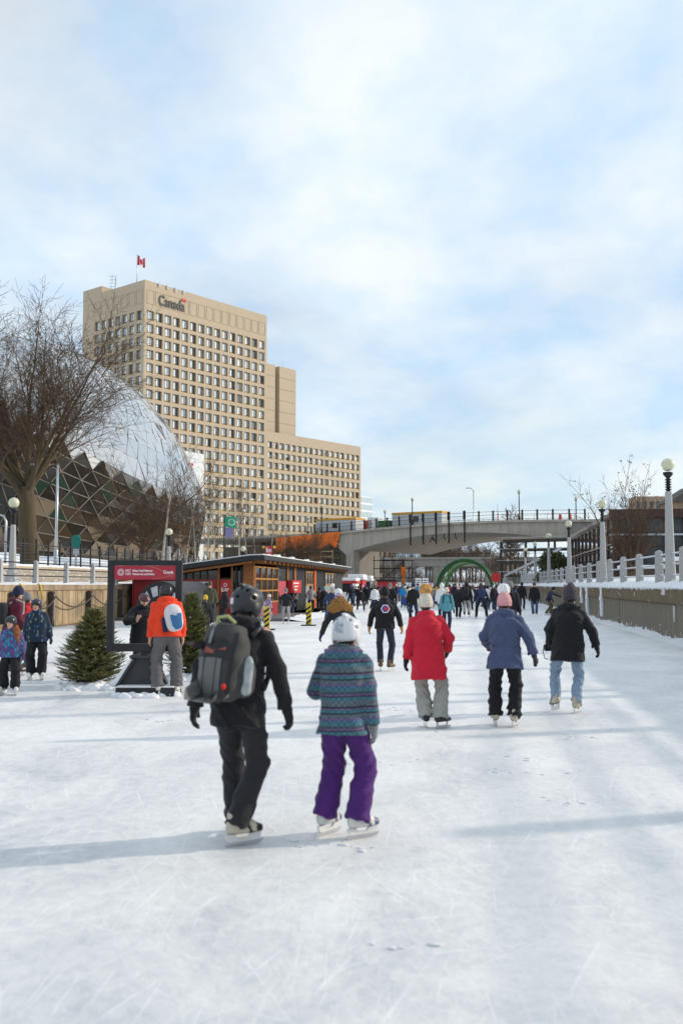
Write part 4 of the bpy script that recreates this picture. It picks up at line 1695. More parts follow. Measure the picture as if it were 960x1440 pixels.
Z_W = top_at(440, 617, TA, UU)
Z_C = top_at(420, 520, TA, UU)
tower = empty('office_tower', (TA.x, TA.y, 3.0), 0, 'tall tan concrete office tower with a grid of deep windows and a flag on top', 'building')
T0 = Vector((TA.x, TA.y, 3.0))
M_REVEAL = M_PRECAST
M_SILL = mat('ochre_sill', (0.50, 0.32, 0.10), 0.7, 0, 0.1, 1)


def loc(base_s, d, z, depth=0.0, nrm_=None):
    p = TA + Vector(d) * base_s
    p = Vector((p.x, p.y, z)) - Vector(nrm_) * depth
    return p - T0


def facade(mbw, d, n, s0, s1, cols, z_first_top, pitch, rows, ow, oh, depth, ztop, zbot, slots, flip):
    """grid wall with deep openings between s0..s1; slots collects the window places"""
    cw = (s1 - s0) / cols

    def q(a, b, z0, z1, dp=0.0):
        ps = [loc(a, d, z0, dp, n), loc(b, d, z0, dp, n), loc(b, d, z1, dp, n), loc(a, d, z1, dp, n)]
        mbw.quad(*(ps if not flip else ps[::-1]))
    q(s0, s1, z_first_top, ztop)
    zb = z_first_top - pitch * (rows - 1) - oh
    q(s0, s1, zbot, zb)
    for r in range(rows):
        zt = z_first_top - pitch * r
        z0 = zt - oh
        if r < rows - 1:
            q(s0, s1, zt - pitch, z0)
        for c in range(cols):
            a = s0 + c * cw
            o0, o1 = a + cw * (1 - ow) / 2, a + cw * (1 + ow) / 2
            q(a, o0, z0, zt)
            q(o1, a + cw, z0, zt)
            f = [loc(o0, d, z0, 0, n), loc(o1, d, z0, 0, n), loc(o1, d, zt, 0, n), loc(o0, d, zt, 0, n)]
            zs = z0 + 0.42
            b = [loc(o0, d, zs, depth, n), loc(o1, d, zs, depth, n), loc(o1, d, zt, depth, n), loc(o0, d, zt, depth, n)]
            for i in range(4):
                j = (i + 1) % 4
                ps = [f[i], f[j], b[j], b[i]]
                mbw.add(ps if flip else ps[::-1], [(0, 1, 2, 3)], 1 if i == 0 else 0)
            slots.append((r, c, o0, o1, zs, zt, d, n, depth))


slots_f, slots_s, slots_w = [], [], []
mb = MB()
zf = ZTOP - 7.7
facade(mb, UU, NF, 0.55, S_T - 0.5, 15, zf, 3.41, 19, 0.77, 2.55, .7, ZTOP, 4, slots_f, False)
mb.quad(*[loc(a, UU, z, 0, NF) for a, z in ((0, 4), (0.55, 4), (0.55, ZTOP), (0, ZTOP))])
mb.quad(*[loc(a, UU, z, 0, NF) for a, z in ((S_T - 0.5, 4), (S_T, 4), (S_T, ZTOP), (S_T - 0.5, ZTOP))])
NS = -UU
SL7 = s_for(132, TA, VV, 72)
facade(mb, VV, NS, 0.7, SL7, 7, zf, 3.41, 19, 0.70, 2.55, 0.7, ZTOP, 4, slots_s, True)
mb.quad(*[loc(a, VV, z, 0, NS) for a, z in ((0, ZTOP), (0.7, ZTOP), (0.7, 4), (0, 4))])
mb.quad(*[loc(a, VV, z, 0, NS) for a, z in ((SL7, ZTOP), (S_L, ZTOP), (S_L, 4), (SL7, 4))])
# roof and hidden backs
c0, c1, c2, c3 = Vector((0, 0, 0)), UU * S_T, UU * S_T + VV * S_L, VV * S_L
for z in (ZTOP - 0.5,):
    mb.quad(*[p + Vector((0, 0, z - 3)) for p in (c0, c1, c2, c3)])
for a, b in ((c1, c2), (c2, c3)):
    mb.quad(a + Vector((0, 0, 1)), b + Vector((0, 0, 1)), b + Vector((0, 0, ZTOP - 3)), a + Vector((0, 0, ZTOP - 3)))
# inner face of the roof edge so the parapet is not paper thin
for a, b, nn in ((c0, c1, -NF), (c0, c3, UU)):
    p0, p1 = a + nn * 0.5 + Vector((0, 0, ZTOP - 3)), b + nn * 0.5 + Vector((0, 0, ZTOP - 3))
    mb.quad(a + Vector((0, 0, ZTOP - 3)), b + Vector((0, 0, ZTOP - 3)), p1, p0)
# rear stair head standing a little higher
sA = s_for(143, TA, VV, 78)
sh_ = [c3, c3 + UU * 14, VV * sA + UU * 14, VV * sA]
for i in range(4):
    a, b = sh_[i], sh_[(i + 1) % 4]
    o_ = (UU * -0.02 if i == 3 else Vector((0, 0, 0)))
    mb.quad(a + o_ + Vector((0, 0, ZTOP - 4.2)), b + o_ + Vector((0, 0, ZTOP - 4.2)), b + o_ + Vector((0, 0, ZTOP - 1.2)), a + o_ + Vector((0, 0, ZTOP - 1.2)))
mb.quad(*[p + Vector((0, 0, ZTOP - 1.2)) for p in sh_])
# lower wing on the same front
facade(mb, UU, NF, S_T + 0.4, S_W - 0.5, 17, Z_W - 2.9, 2.98, 11, 0.74, 2.1, 0.65, Z_W, 4, slots_w, False)
mb.quad(*[loc(a, UU, z, 0, NF) for a, z in ((S_T, 4), (S_T + .4, 4), (S_T + .4, Z_W), (S_T, Z_W))])
mb.quad(*[loc(a, UU, z, 0, NF) for a, z in ((S_W - .5, 4), (S_W, 4), (S_W, Z_W), (S_W - .5, Z_W))])
d1, d2, d3, d4 = UU * S_T, UU * S_W, UU * S_W + VV * 25, UU * S_T + VV * 25
mb.quad(*[p + Vector((0, 0, Z_W - 3.4)) for p in (d1, d2, d3, d4)])
mb.quad(d2 + Vector((0, 0, 1)), d3 + Vector((0, 0, 1)), d3 + Vector((0, 0, Z_W - 3)), d2 + Vector((0, 0, Z_W - 3)))
mb.build('wall', [M_PRECAST, M_SILL], tower, fix=False)
# blind core between tower and wing
mb = MB()
for a, b, dp in ((S_C0, S_C1, 1.2), (S_C2, S_C3, 1.2)):
    p0, p1 = loc(a, UU, Z_W - 4, dp, NF), loc(b, UU, Z_W - 4, dp, NF)
    p2, p3 = p1 - NF * 14, p0 - NF * 14
    H_ = Z_C - Z_W + 4
    up = Vector((0, 0, H_))
    mb.quad(p0, p1, p1 + up, p0 + up)
    mb.quad(p1, p2, p2 + up, p1 + up)
    mb.quad(p2, p3, p3 + up, p2 + up)
    mb.quad(p3, p0, p0 + up, p3 + up)
    mb.quad(p0 + up, p1 + up, p2 + up, p3 + up)
mb.build('core_block', M_PRECAST, tower, fix=False)
mb = MB()
for zz in range(1, 10):
    z = Z_C - zz * 3.4
    if z < Z_W:
        break
    for a, b in ((S_C0, S_C1), (S_C2, S_C3)):
        mb.quad(loc(a + .1, UU, z, 1.17, NF), loc(b - .1, UU, z, 1.17, NF), loc(b - .1, UU, z + 0.14, 1.17, NF), loc(a + .1, UU, z + 0.14, 1.17, NF))
mb.build('joint_line', mat('dark_joint', (0.30, 0.23, 0.15), 0.9, 0, 0), tower, fix=False)  # darker bands along the panel joints
mb = MB()
mb.quad(loc(S_C1, UU, Z_W - 4, 3.5, NF), loc(S_C2, UU, Z_W - 4, 3.5, NF), loc(S_C2, UU, Z_C - .6, 3.5, NF), loc(S_C1, UU, Z_C - .6, 3.5, NF), 0)
for k in range(5):
    z = Z_W + 0.6 + k * 3.3
    mb.quad(loc(S_C1 + .2, UU, z, 3.3, NF), loc(S_C2 - .2, UU, z, 3.3, NF), loc(S_C2 - .2, UU, z + 2.2, 3.3, NF), loc(S_C1 + .2, UU, z + 2.2, 3.3, NF), 1)
mb.build('stair_slot', [mat('slot_back', (0.09, 0.065, 0.04), 0.8, 0, 0.1), M_TOWERGLASS], tower, fix=False)
# raised blank panels of the top storey
mb = MB()
cw = (S_T - 1.05) / 15
for c in range(15):
    if 1 <= c <= 4:
        continue
    a = 0.55 + c * cw
    P0, P1, z0, z1 = a + cw * .08, a + cw * .92, ZTOP - 6.0, ZTOP - 2.3
    for (u0, u1, w0, w1) in ((P0, P1, z0, z0 + .14), (P0, P1, z1 - .14, z1), (P0, P0 + .14, z0 + .14, z1 - .14), (P1 - .14, P1, z0 + .14, z1 - .14)):
        p = [loc(u0, UU, w0, -0.09, NF), loc(u1, UU, w0, -0.09, NF), loc(u1, UU, w1, -0.09, NF), loc(u0, UU, w1, -0.09, NF)]
        r_ = [x - NF * 0.14 for x in p]
        mb.add(p + r_, [(0, 1, 2, 3), (0, 4, 5, 1), (1, 5, 6, 2), (2, 6, 7, 3), (3, 7, 4, 0)])
cw2 = (SL7 - 0.7) / 7
for c in range(9):
    a = 0.7 + c * cw2
    P0, P1, z0, z1 = a + cw2 * .08, a + cw2 * .92, ZTOP - 6.0, ZTOP - 2.3
    if P1 > S_L:
        break
    for (u0, u1, w0, w1) in ((P0, P1, z0, z0 + .14), (P0, P1, z1 - .14, z1), (P0, P0 + .14, z0 + .14, z1 - .14), (P1 - .14, P1, z0 + .14, z1 - .14)):
        p = [loc(u0, VV, w0, -0.09, NS), loc(u1, VV, w0, -0.09, NS), loc(u1, VV, w1, -0.09, NS), loc(u0, VV, w1, -0.09, NS)]
        r_ = [x - NS * 0.14 for x in p]
        mb.add(p + r_, [(3, 2, 1, 0), (1, 5, 4, 0), (2, 6, 5, 1), (3, 7, 6, 2), (0, 4, 7, 3)])
a0, a1 = 0.55 + cw * 1.05, 0.55 + cw * 4.95
for (u0, u1, w0, w1) in ((a0, a1, ZTOP - 6.0, ZTOP - 5.86), (a0, a1, ZTOP - 2.44, ZTOP - 2.3), (a0, a0 + .14, ZTOP - 5.86, ZTOP - 2.44), (a1 - .14, a1, ZTOP - 5.86, ZTOP - 2.44)):
    p = [loc(u0, UU, w0, -0.09, NF), loc(u1, UU, w0, -0.09, NF), loc(u1, UU, w1, -0.09, NF), loc(u0, UU, w1, -0.09, NF)]
    r_ = [x - NF * 0.14 for x in p]
    mb.add(p + r_, [(0, 1, 2, 3), (0, 4, 5, 1), (1, 5, 6, 2), (2, 6, 7, 3), (3, 7, 4, 0)])
mb.build('panel_moulding', M_PRECAST, tower, fix=False)


def win_mesh(w, h):
    """two sashes with a mullion, standing in the x-z plane, left foot at the origin"""
    fr = MB()
    t = 0.09
    for a, b in (((0, -.06, 0), (w, .06, t)), ((0, -.06, h - t), (w, .06, h)), ((0, -.06, t), (t, .06, h - t)), ((w - t, -.06, t), (w, .06, h - t)), ((w * .30 - .05, -.06, t), (w * .30 + .05, .06, h - t)), ((w * .66 - .05, -.06, t), (w * .66 + .05, .06, h - t))):
        fr.box2(a, b)
    gl = MB()
    gl.quad((t, 0.0, t), (w - t, 0.0, t), (w - t, 0.0, h - t), (t, 0.0, h - t), 0)
    return fr, gl


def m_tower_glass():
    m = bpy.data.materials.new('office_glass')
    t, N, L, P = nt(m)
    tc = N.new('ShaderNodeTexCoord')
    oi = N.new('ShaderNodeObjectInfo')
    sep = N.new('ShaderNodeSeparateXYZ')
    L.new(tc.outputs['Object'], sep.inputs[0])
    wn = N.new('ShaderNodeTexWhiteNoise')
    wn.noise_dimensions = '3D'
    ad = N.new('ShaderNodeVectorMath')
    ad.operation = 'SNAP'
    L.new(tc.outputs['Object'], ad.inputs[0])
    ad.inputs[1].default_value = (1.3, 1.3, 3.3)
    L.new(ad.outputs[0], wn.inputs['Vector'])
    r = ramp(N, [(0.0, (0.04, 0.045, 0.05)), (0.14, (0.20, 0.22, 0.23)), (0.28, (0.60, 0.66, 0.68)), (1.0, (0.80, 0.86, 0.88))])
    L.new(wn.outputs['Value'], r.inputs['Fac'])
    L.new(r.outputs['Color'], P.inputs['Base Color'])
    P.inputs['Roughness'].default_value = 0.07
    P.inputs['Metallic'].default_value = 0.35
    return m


M_OFF = m_tower_glass()
M_WFRAME = mat('window_frame', (0.11, 0.085, 0.06), 0.5, 0.2, 0)


def put_windows(slots, keep, w_ref):
    rest_f, rest_g = MB(), MB()
    sh = None
    for i, (r, c, o0, o1, zs, zt, d, n, dp) in enumerate(slots):
        w, h = o1 - o0, zt - zs
        org = loc(o0, d, zs, dp - 0.1, n)
        x = Vector(d)
        nn = Vector(n)
        M = Matrix((x, -nn, Vector((0, 0, 1)))).transposed().to_4x4()
        M.translation = org
        if (r, c) in keep:
            if sh is None:
                a, b = win_mesh(w, h)
                sh = a.mesh('window', M_WFRAME), b.mesh('pane', M_OFF, fix=False)
            o = link('window', sh[0], tower)
            o.matrix_local = M
            link('pane', sh[1], o)
        else:
            a, b = win_mesh(w, h)
            rest_f.add([M @ Vector(v) for v in a.v], a.f, 0)
            rest_f.add([M @ Vector(v) for v in b.v], b.f, 1)
    o = rest_f.build('window', [M_WFRAME, M_OFF], tower, fix=False)
    o['kind'] = 'stuff'


put_windows(slots_f, {(r, c) for r in range(9) for c in range(11)}, 0)
put_windows(slots_s, set(), 0)
put_windows(slots_w, set(), 0)
# wordmark and small flag over its last letter
z0 = ZTOP - 5.55
M = frame_m(loc(0.55 + cw * 1.35, UU, z0, -0.12, NF), UU)
text_part('lettering', 'Canada', 3.9, M, M_BLACK, tower, 0.25, cw * 3.05, 0.05)
mb = MB()
fx = 0.55 + cw * 4.02
for u0, u1 in ((0, 0.35), (1.05, 1.4)):
    mb.box2((u0, -0.1, 0), (u1, 0.1, 0.72))
mb.box2((0.5, -0.1, 0.1), (0.9, 0.1, 0.62))
me = mb.mesh('flag_mark', mat('flag_red', (0.60, 0.03, 0.04), 0.6, 0, 0.05))
me.transform(frame_m(loc(fx, UU, z0 + 2.6, -0.14, NF), UU))
link('flag_mark', me, tower)
# roof bits
for k in range(4):
    mb = MB()
    p = loc(0.55 + cw * (1.4 + 0.95 * k), UU, ZTOP - 0.9, -0.3, NF)
    mb.box((p.x, p.y, p.z + 0.7), (0.3, 0.3, 1.5), AZ)
    mb.build('davit', M_WHITE, tower)


def mast(label, p, h, w, kind='antenna_mast', cat='antenna', yagi=False):
    o = empty(kind, p, 0, label, cat)
    mb = MB()
    mb.tube([(0, 0, 0), (0, 0, h)], [w, w * .7], 8)
    mb.build('mast', M_GALV, o)
    if yagi:
        mb = MB()
        for k in range(5):
            mb.tube([(-0.8, 0, h * (.35 + .14 * k)), (0.9, 0, h * (.35 + .14 * k))], 0.06, 5)
        mb.tube([(0.9, 0, h * .3), (0.9, 0, h * .95)], 0.05, 5)
        mb.build('crossbar', M_GALV, o)
    return o


pa = TA + VV * s_for(149, TA, VV, 78) + UU * 2
mast('lattice antenna with crossbars on the rear corner of the tan tower', (pa.x, pa.y, ZTOP - 1.5), 6.6, 0.09, yagi=True)
pa = TA + VV * s_for(412, TA, UU, 56) * 0 + UU * s_for(411, TA, UU, 56) - NF * 4
mast('thin whip antenna on the blind core block beside the tan tower', (pa.x, pa.y, Z_C), 3.0, 0.07)
pa = TA + VV * s_for(177, TA, VV, 78) + UU * 2
mast('very short whip antenna left of the flagpole on the tan tower', (pa.x, pa.y, ZTOP - 0.5), 1.9, 0.06)
pf = TA + VV * s_for(184, TA, VV, 80) + UU * 2
fp = empty('flagpole', (pf.x, pf.y, ZTOP - 0.5), 0, 'thin flagpole with ball top standing on the tan tower roof', 'flagpole')
mb = MB()
mb.tube([(0, 0, 0), (0, 0, 8.6)], [0.11, 0.07], 8)
mb.build('pole', M_GALV, fp)
mb = MB()
mb.ball((0, 0, 8.7), 0.16, 10, 8)
mb.build('finial', M_YELLOW, fp)
# waving flag, two red bars with a white middle
ri = Vector(CR)
mb = MB()
nx_, nz_ = 18, 8
vs, fs = [], []
for i in range(nx_ + 1):
    u = i / nx_
    for j in range(nz_ + 1):
        w_ = j / nz_
        vs.append(Vector((0.08, 0, 0)) + ri * (u * 2.0) + Vector((0, 0, -0.9 * u + 2.6 * w_ + 0.18 * sin(u * 8))) + Vector(CF) * (0.35 * sin(u * 9 + w_)))
for i in range(nx_):
    for j in range(nz_):
        u = (i + .5) / nx_
        w_ = (j + .5) / nz_
        mi = 0 if (u < .28 or u > .72 or (abs(u - .5) + abs(w_ - .5) * .6 < .2)) else 1
        mb.add([vs[i * 9 + j], vs[i * 9 + 9 + j], vs[i * 9 + 10 + j], vs[i * 9 + j + 1]], [(0, 1, 2, 3)], mi, True)
me = mb.mesh('flag', [mat('flag_cloth_red', (0.62, 0.02, 0.04), 0.7, 0, 0.08), mat('flag_cloth_white', (0.8, 0.8, 0.8), 0.7, 0, 0.04)], fix=False)
o = link('flag', me)
o.location = (pf.x, pf.y, ZTOP + 5.5)
tag(o, 'red and white maple leaf flag flying on the tan tower roof', 'flag')

# ------------------------------------------------------------------ curved glass hall
EC, EA = Vector((-49.6, 114.6, 5.4)), Vector((16.6, 41.6, 24.6))
gh = empty('glass_hall', (EC.x, EC.y, 3.0), 0, 'curved glass convention hall with silvered triangles above dark tinted glass', 'building')
NU, NV_UP, NV_LO = 46, 12, 8
NL = 34


def ridge_v(u):      # elevation angle of the edge between silver and dark
    return 0.285 + 0.30 * min(max(-u, 0), 1.25) ** 2


def hall_pt(u, v):
    """u runs round the canal side, v is elevation on the bulging shell"""
    x = cos(v) * cos(u)
    y = cos(v) * sin(u)
    return Vector((EC.x + EA.x * x, EC.y + EA.y * y, EC.z + EA.z * sin(v)))


us = lambda n: [-1.45 + 3.2 * i / n for i in range(n + 1)]
up_v, lo_v = MB(), MB()
mul, mul2 = MB(), MB()


def grid_pts(rows, n):
    US = us(n)
    out = []
    for r, fn in enumerate(rows):
        row = []
        for i in range(n + 1):
            u = US[i] + (0.5 * (US[1] - US[0]) if r % 2 else 0)
            row.append(fn(u) - Vector((EC.x, EC.y, 3.0)))
        out.append(row)
    return out


rows_u = []
for r in range(NV_UP + 1):
    t = r / NV_UP
    rows_u.append(lambda u, t=t: hall_pt(u, ridge_v(u) + (1.52 - ridge_v(u)) * t))
gu = grid_pts(rows_u, NU)
zb = 3.4
rows_l = []
for r in range(NV_LO + 1):
    t = r / NV_LO

    def fn(u, t=t):
        p = hall_pt(u, ridge_v(u))
        q = hall_pt(u, 0.12)
        b = Vector((EC.x + (p.x - EC.x) * 0.90, EC.y + (p.y - EC.y) * 0.955, zb))
        s = 1 - t
        return Vector((p.x + (b.x - p.x) * s, p.y + (b.y - p.y) * s, p.z + (b.z - p.z) * s))
    rows_l.append(fn)
gl_ = grid_pts(rows_l, NL)


def tri_rows(g, mbx, mm, rad, jitter, mi_fn=None):
    cen = Vector((0, 0, 0))
    for r in range(len(g) - 1):
        A, B = g[r], g[r + 1]
        for i in range(len(A) - 1):
            if r % 2 == 0:
                tris = ((A[i], A[i + 1], B[i]), (A[i + 1], B[i + 1], B[i]))
            else:
                tris = ((A[i], B[i + 1], B[i]), (A[i], A[i + 1], B[i + 1]))
            for k, t in enumerate(tris):
                j = Vector((random.gauss(0, jitter), random.gauss(0, jitter), random.gauss(0, jitter)))
                mbx.add([t[0] + j * .2, t[1] - j * .3, t[2] + j * .3], [(0, 1, 2)], mi_fn(r, i, k) if mi_fn else 0)
            mm.tube([A[i], B[i]], rad, 4, 0, False, False)
            if r % 2 == 0:
                mm.tube([A[i + 1], B[i]], rad, 4, 0, False, False)
            else:
                mm.tube([A[i], B[i + 1]], rad, 4, 0, False, False)
            mm.tube([A[i], A[i + 1]], rad, 4, 0, False, False)


random.seed(11)
tri_rows(gu, up_v, mul, 0.018, 0.13)
# zig-zag: the top row of the dark part is silver in every other triangle
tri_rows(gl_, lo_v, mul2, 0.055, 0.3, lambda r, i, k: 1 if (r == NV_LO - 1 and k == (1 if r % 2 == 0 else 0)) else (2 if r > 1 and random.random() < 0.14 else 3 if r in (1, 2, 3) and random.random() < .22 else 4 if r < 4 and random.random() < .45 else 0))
M_DG2 = m_glass('green_painted_reflection', (0.02, 0.04, 0.026), 0.09, 0.45)  # green reflections of the surroundings, painted into the pane colour
M_DG3 = m_glass('tan_painted_reflection', (0.16, 0.12, 0.075), 0.2, 0.45)  # reflected tan buildings, put into the colour of single panes
M_DG4 = m_glass('brown_painted_reflection', (0.05, 0.035, 0.022), 0.1, 0.42)  # brown reflections, likewise painted as base colour
up_v.build('silver_glazing', M_SILVER, gh, fix=False)
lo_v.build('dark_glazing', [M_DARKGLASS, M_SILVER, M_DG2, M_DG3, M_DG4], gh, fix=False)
mul.build('fine_mullion', mat('mullion_grey', (0.26, 0.27, 0.28), 0.5, 0.4, 0), gh, fix=False)
mul2.build('mullion', mat('mullion_bronze', (0.13, 0.115, 0.09), 0.5, 0.3, 0), gh, fix=False)
# floors and columns seen dimly are left to the tint; a solid core keeps light from leaking through
mb = MB()
mb.lathe([(10, 0), (10, 9), (8, 18), (3, 24)], 20)
me = mb.mesh('inner_core', mat('inner_dark', (0.05, 0.045, 0.04), 0.9, 0, 0.2, 0.2))
me.transform(Matrix.Diagonal((1, 2.8, 1, 1)))
link('inner_core', me, gh)

# white hotel panel block and other city blocks
def block(name, label, a, b, z0, z1, depth, m, cat='building', win=None):
    """a building front from plan point a to b, depth m behind"""
    a, b = Vector((a.x, a.y, 0)), Vector((b.x, b.y, 0))
    d = (b - a)
    Ln = d.length
    d.normalize()
    n = Vector((-d.y, d.x, 0))
    o = empty(name, (a.x, a.y, z0), atan2(d.y, d.x), label, cat)
    mb = MB()
    mb.box2((0, 0, 0), (Ln, depth, z1 - z0))
    mb.build('wall', m, o)
    if win:
        cols, rows, wm, fx, fz = win
        wb = MB()
        for i in range(cols):
            for j in range(rows):
                x0 = Ln * (i + .5 - fx / 2) / cols
                x1 = Ln * (i + .5 + fx / 2) / cols
                w0 = (z1 - z0) * (j + .5 - fz / 2) / rows
                w1 = (z1 - z0) * (j + .5 + fz / 2) / rows
                wb.box2((x0, -0.12, w0), (x1, -0.02, w1))
        k = wb.build('window', wm, o)
        k['kind'] = 'stuff'
    return o


p0, p1 = Dp(255, 640, 180), Dp(287, 640, 186)
hb_ = block('hotel_wing', 'white wall block with a red mark behind the glass hall', p0, p1, 3, Dp(262, 634, 181).z, 14, M_FARWHITE)
mb = MB()
mb.box2((2.0, -0.2, Dp(262, 650, 181).z - 3 - .45), (3.4, -0.02, Dp(262, 650, 181).z - 3 - .05))
mb.build('red_mark', M_RED2, hb_)
p0, p1 = Dp(507, 700, 520), Dp(524, 700, 530)
block('glass_tower', 'pale green glass tower far behind the right end of the tan wing', p0, p1, 2, Dp(508, 697, 520).z, 12, M_FARWHITE, win=(4, 12, M_FARGLASS, .8, .72))
for lab, px0, px1, py, d, m, w in (('tan low building glimpsed under the bridge at its left springing', 520, 556, 768, 560, M_TAN, (6, 4, M_WINDOW, .5, .5)),
                                   ('grey blue glass block glimpsed under the bridge', 556, 585, 770, 620, M_FARGLASS, (5, 4, M_FARWHITE, .2, .8)),
                                   ('white slab building glimpsed under the middle of the bridge', 585, 600, 765, 640, M_FARWHITE, None),
                                   ('dark glass block beside the white slab under the bridge', 600, 618, 768, 600, M_GREYP, (4, 5, M_FARGLASS, .6, .6)),
                                   ('pale low block right of the dark glass block under the bridge', 618, 640, 772, 590, M_FARWHITE, (4, 3, M_FARGLASS, .5, .5))):
    block('city_block', lab, Dp(px0, 800, d), Dp(px1, 800, d), 1.5, Dp(px0, py, d).z, 15, m, win=w)
block('apartment_block', 'flat roofed brown brick apartment block above the pavilion at right', Dp(893, 720, 210), Dp(938, 720, 210), 2, Dp(900, 698, 210).z, 5, M_BRICK, win=(5, 5, M_WINDOW, .45, .4))
gb = block('gabled_house', 'brown brick building with a sloping roof at the right picture edge', Dp(945, 720, 150), Dp(1010, 720, 150), 2, Dp(945, 706, 150).z, 6, M_BRICK, win=(3, 3, M_WINDOW, .4, .4))
L_ = (Dp(1010, 720, 150) - Dp(945, 720, 150)).length
zt = Dp(945, 706, 150).z - 2
mb = MB()
mb.prism([(-0.6, zt + 0.02), (L_ + .5, zt + 0.02), (L_ * .8, zt + 2.6), (L_ * .5, zt + 2.6)], -0.5, 6.4)
mb.build('roof', mat('slate_roof', (0.10, 0.085, 0.075), 0.8, 0, 0.2, 2), gb)

# ------------------------------------------------------------------ arched road bridge
BA, BB = Dp(480, 748, 148), Dp(833, 730.5, 127)
bv = Vector((BB.x - BA.x, BB.y - BA.y, 0))
BL = bv.length
bd = bv.normalized()
bn = Vector((-bd.y, bd.x, 0))     # away from the camera
br = empty('road_bridge', (BA.x, BA.y, 0), atan2(bd.y, bd.x), 'grey concrete arched road bridge crossing the canal', 'bridge')


def bz(s):
    t = s / BL
    return BA.z + (BB.z - BA.z) * t + 0.55 * 4 * t * (1 - t) * (1 if 0 <= t <= 1 else 0)


def bs(px, off=0.0):
    base = Vector((BA.x, BA.y, 0)) + bn * off
    return s_for(px, base, bd, 8)


sL, sR = bs(497), bs(800)
sm = (sL + sR) / 2


def soff(s):
    t = (s - sL) / (sR - sL)
    return bz(s) - (1.45 + 1.5 * (2 * t - 1) ** 2)


BW = 24.0
mb = MB()
n = 48
front, ins = [], []
vs = []
for i in range(n + 1):
    s = sL + (sR - sL) * i / n
    vs += [(s, 0, bz(s) - 0.32), (s, 0, soff(s)), (s, BW, soff(s)), (s, BW, bz(s) - 0.32)]
fs = []
for i in range(n):
    for k in range(4):
        fs.append((i * 4 + k, i * 4 + (k + 1) % 4, i * 4 + 4 + (k + 1) % 4, i * 4 + 4 + k))
mb.add(vs, fs)
mb.build('arch_span', M_BRIDGE, br)
mb = MB()
for i in range(-14, 40):
    s0_, s1_ = sm + (i - 12.5) * 2.0, sm + (i - 11.5) * 2.0
    a, b = bz(s0_), bz(s1_)
    v = []
    for s, z in ((s0_, a), (s1_, b)):
        v += [(s, -0.35, z - 0.318), (s, -0.35, z), (s, BW + .35, z), (s, BW + .35, z - .318)]
    mb.add(v, [(0, 1, 5, 4), (1, 2, 6, 5), (2, 3, 7, 6), (3, 0, 4, 7)])
mb.build('deck_slab', M_BRIDGE, br)
for y_ in (.02,):
    mb = MB()
    mb.box2((sL - 1.3, y_, 0), (sL, y_ + 1.6, bz(sL) - 0.33))
    mb.build('pier', M_BRIDGE, br)
mb = MB()
mb.box2((sL - 34, 11.0, 0), (sL - 10, BW, bz(sL - 10) - 1.2))
mb.build('abutment', M_BRIDGE2, br)  # darker concrete puts the gloom under the bridge into its colour
mb = MB()
mb.box2((sR + .01, 0.02, 0.5), (sR + 40, BW, bz(sR) - 0.4))
mb.build('abutment', M_BRIDGE2, br)
mb = MB()
v = [(sL - 2.6, -0.05, bz(sL) - .325), (sL + .0, -0.05, bz(sL) - .325), (sL, -0.05, soff(sL)), (sL - .8, -0.05, soff(sL) - 1.0), (sL - 2.6, -0.05, soff(sL) + .4)]
mb.prism([(p[0], p[2]) for p in v], -0.06, 0.015)
mb.build('haunch', M_BRIDGE, br)
mb = MB()
s = sm - 25
posts_s = []
k = 0
pxs = [443, 461, 478, 495, 513, 530, 545, 562, 578, 596, 614, 632, 654, 674, 694, 714, 735, 756, 778, 801, 823]
for px in pxs:
    posts_s.append(bs(px, -0.2))
for j, s in enumerate(posts_s):
    z = bz(s)
    lowp = pxs[j] in (578, 596, 614, 632, 654)
    mb = MB()
    mb.box2((s - 0.11, -0.46, z - (2.9 if lowp else 0.0) + 0.003), (s + 0.08, -0.36 if lowp else -0.24, z + 1.35))
    if lowp:
        mb.box2((s - 0.2, -0.52, z + 0.3), (s + 0.2, -0.462, z + 1.5))
    mb.build('railing_post', M_IRON, br)
mb = MB()
for i in range(len(posts_s) - 1):
    a, b = posts_s[i], posts_s[i + 1]
    for dz in (0.15, 0.75, 1.2):
        mb.bar((a, -0.3, bz(a) + dz), (b, -0.3, bz(b) + dz), 0.04, 0.05)
    if pxs[i] < 640:
        m_ = 9
        for q in range(m_):
            s = a + (b - a) * (q + .5) / m_
            mb.bar((s, -0.3, bz(s) + .15), (s, -0.3, bz(s) + .75), 0.025, 0.025)
mb.build('railing', M_IRON, br)
mb = MB()
for i in range(-2, 22):
    s = sm - 20 + i * 2.2
    mb.bar((s, BW - .2, bz(s)), (s, BW - .2, bz(s) + 2.4), 0.09, 0.09)
    mb.bar((s, BW - .2, bz(s) + 2.3), (s + 2.2, BW - .2, bz(s + 2.2) + 2.3), 0.05, 0.05)
mb.build('far_railing', M_GALV, br)
mb = MB()
for i, (px, w) in enumerate(((592, .5), (606, .9), (622, .4), (638, .4))):
    s = bs(px)
    mb.tube([(s, 0.5, soff(s) + .1), (s - .1, 0.5, soff(s) - .5), (s + .2, .5, soff(s) - .9)], 0.06, 5)
    if i == 1:
        mb.tube([(s - .1, 0.5, soff(s) - .4), (s - .5, .5, soff(s) - 1.1)], 0.07, 5)
        mb.tube([(s - .1, 0.5, soff(s) - .4), (s + .5, .5, soff(s) - 1.0)], 0.07, 5)
mb.build('hanging_cable', M_IRON, br)


def bridge_pt(px, off, dz=0.0):
    s = bs(px, off)
    p = Vector((BA.x, BA.y, 0)) + bd * s + bn * off
    return Vector((p.x, p.y, bz(s) + dz))


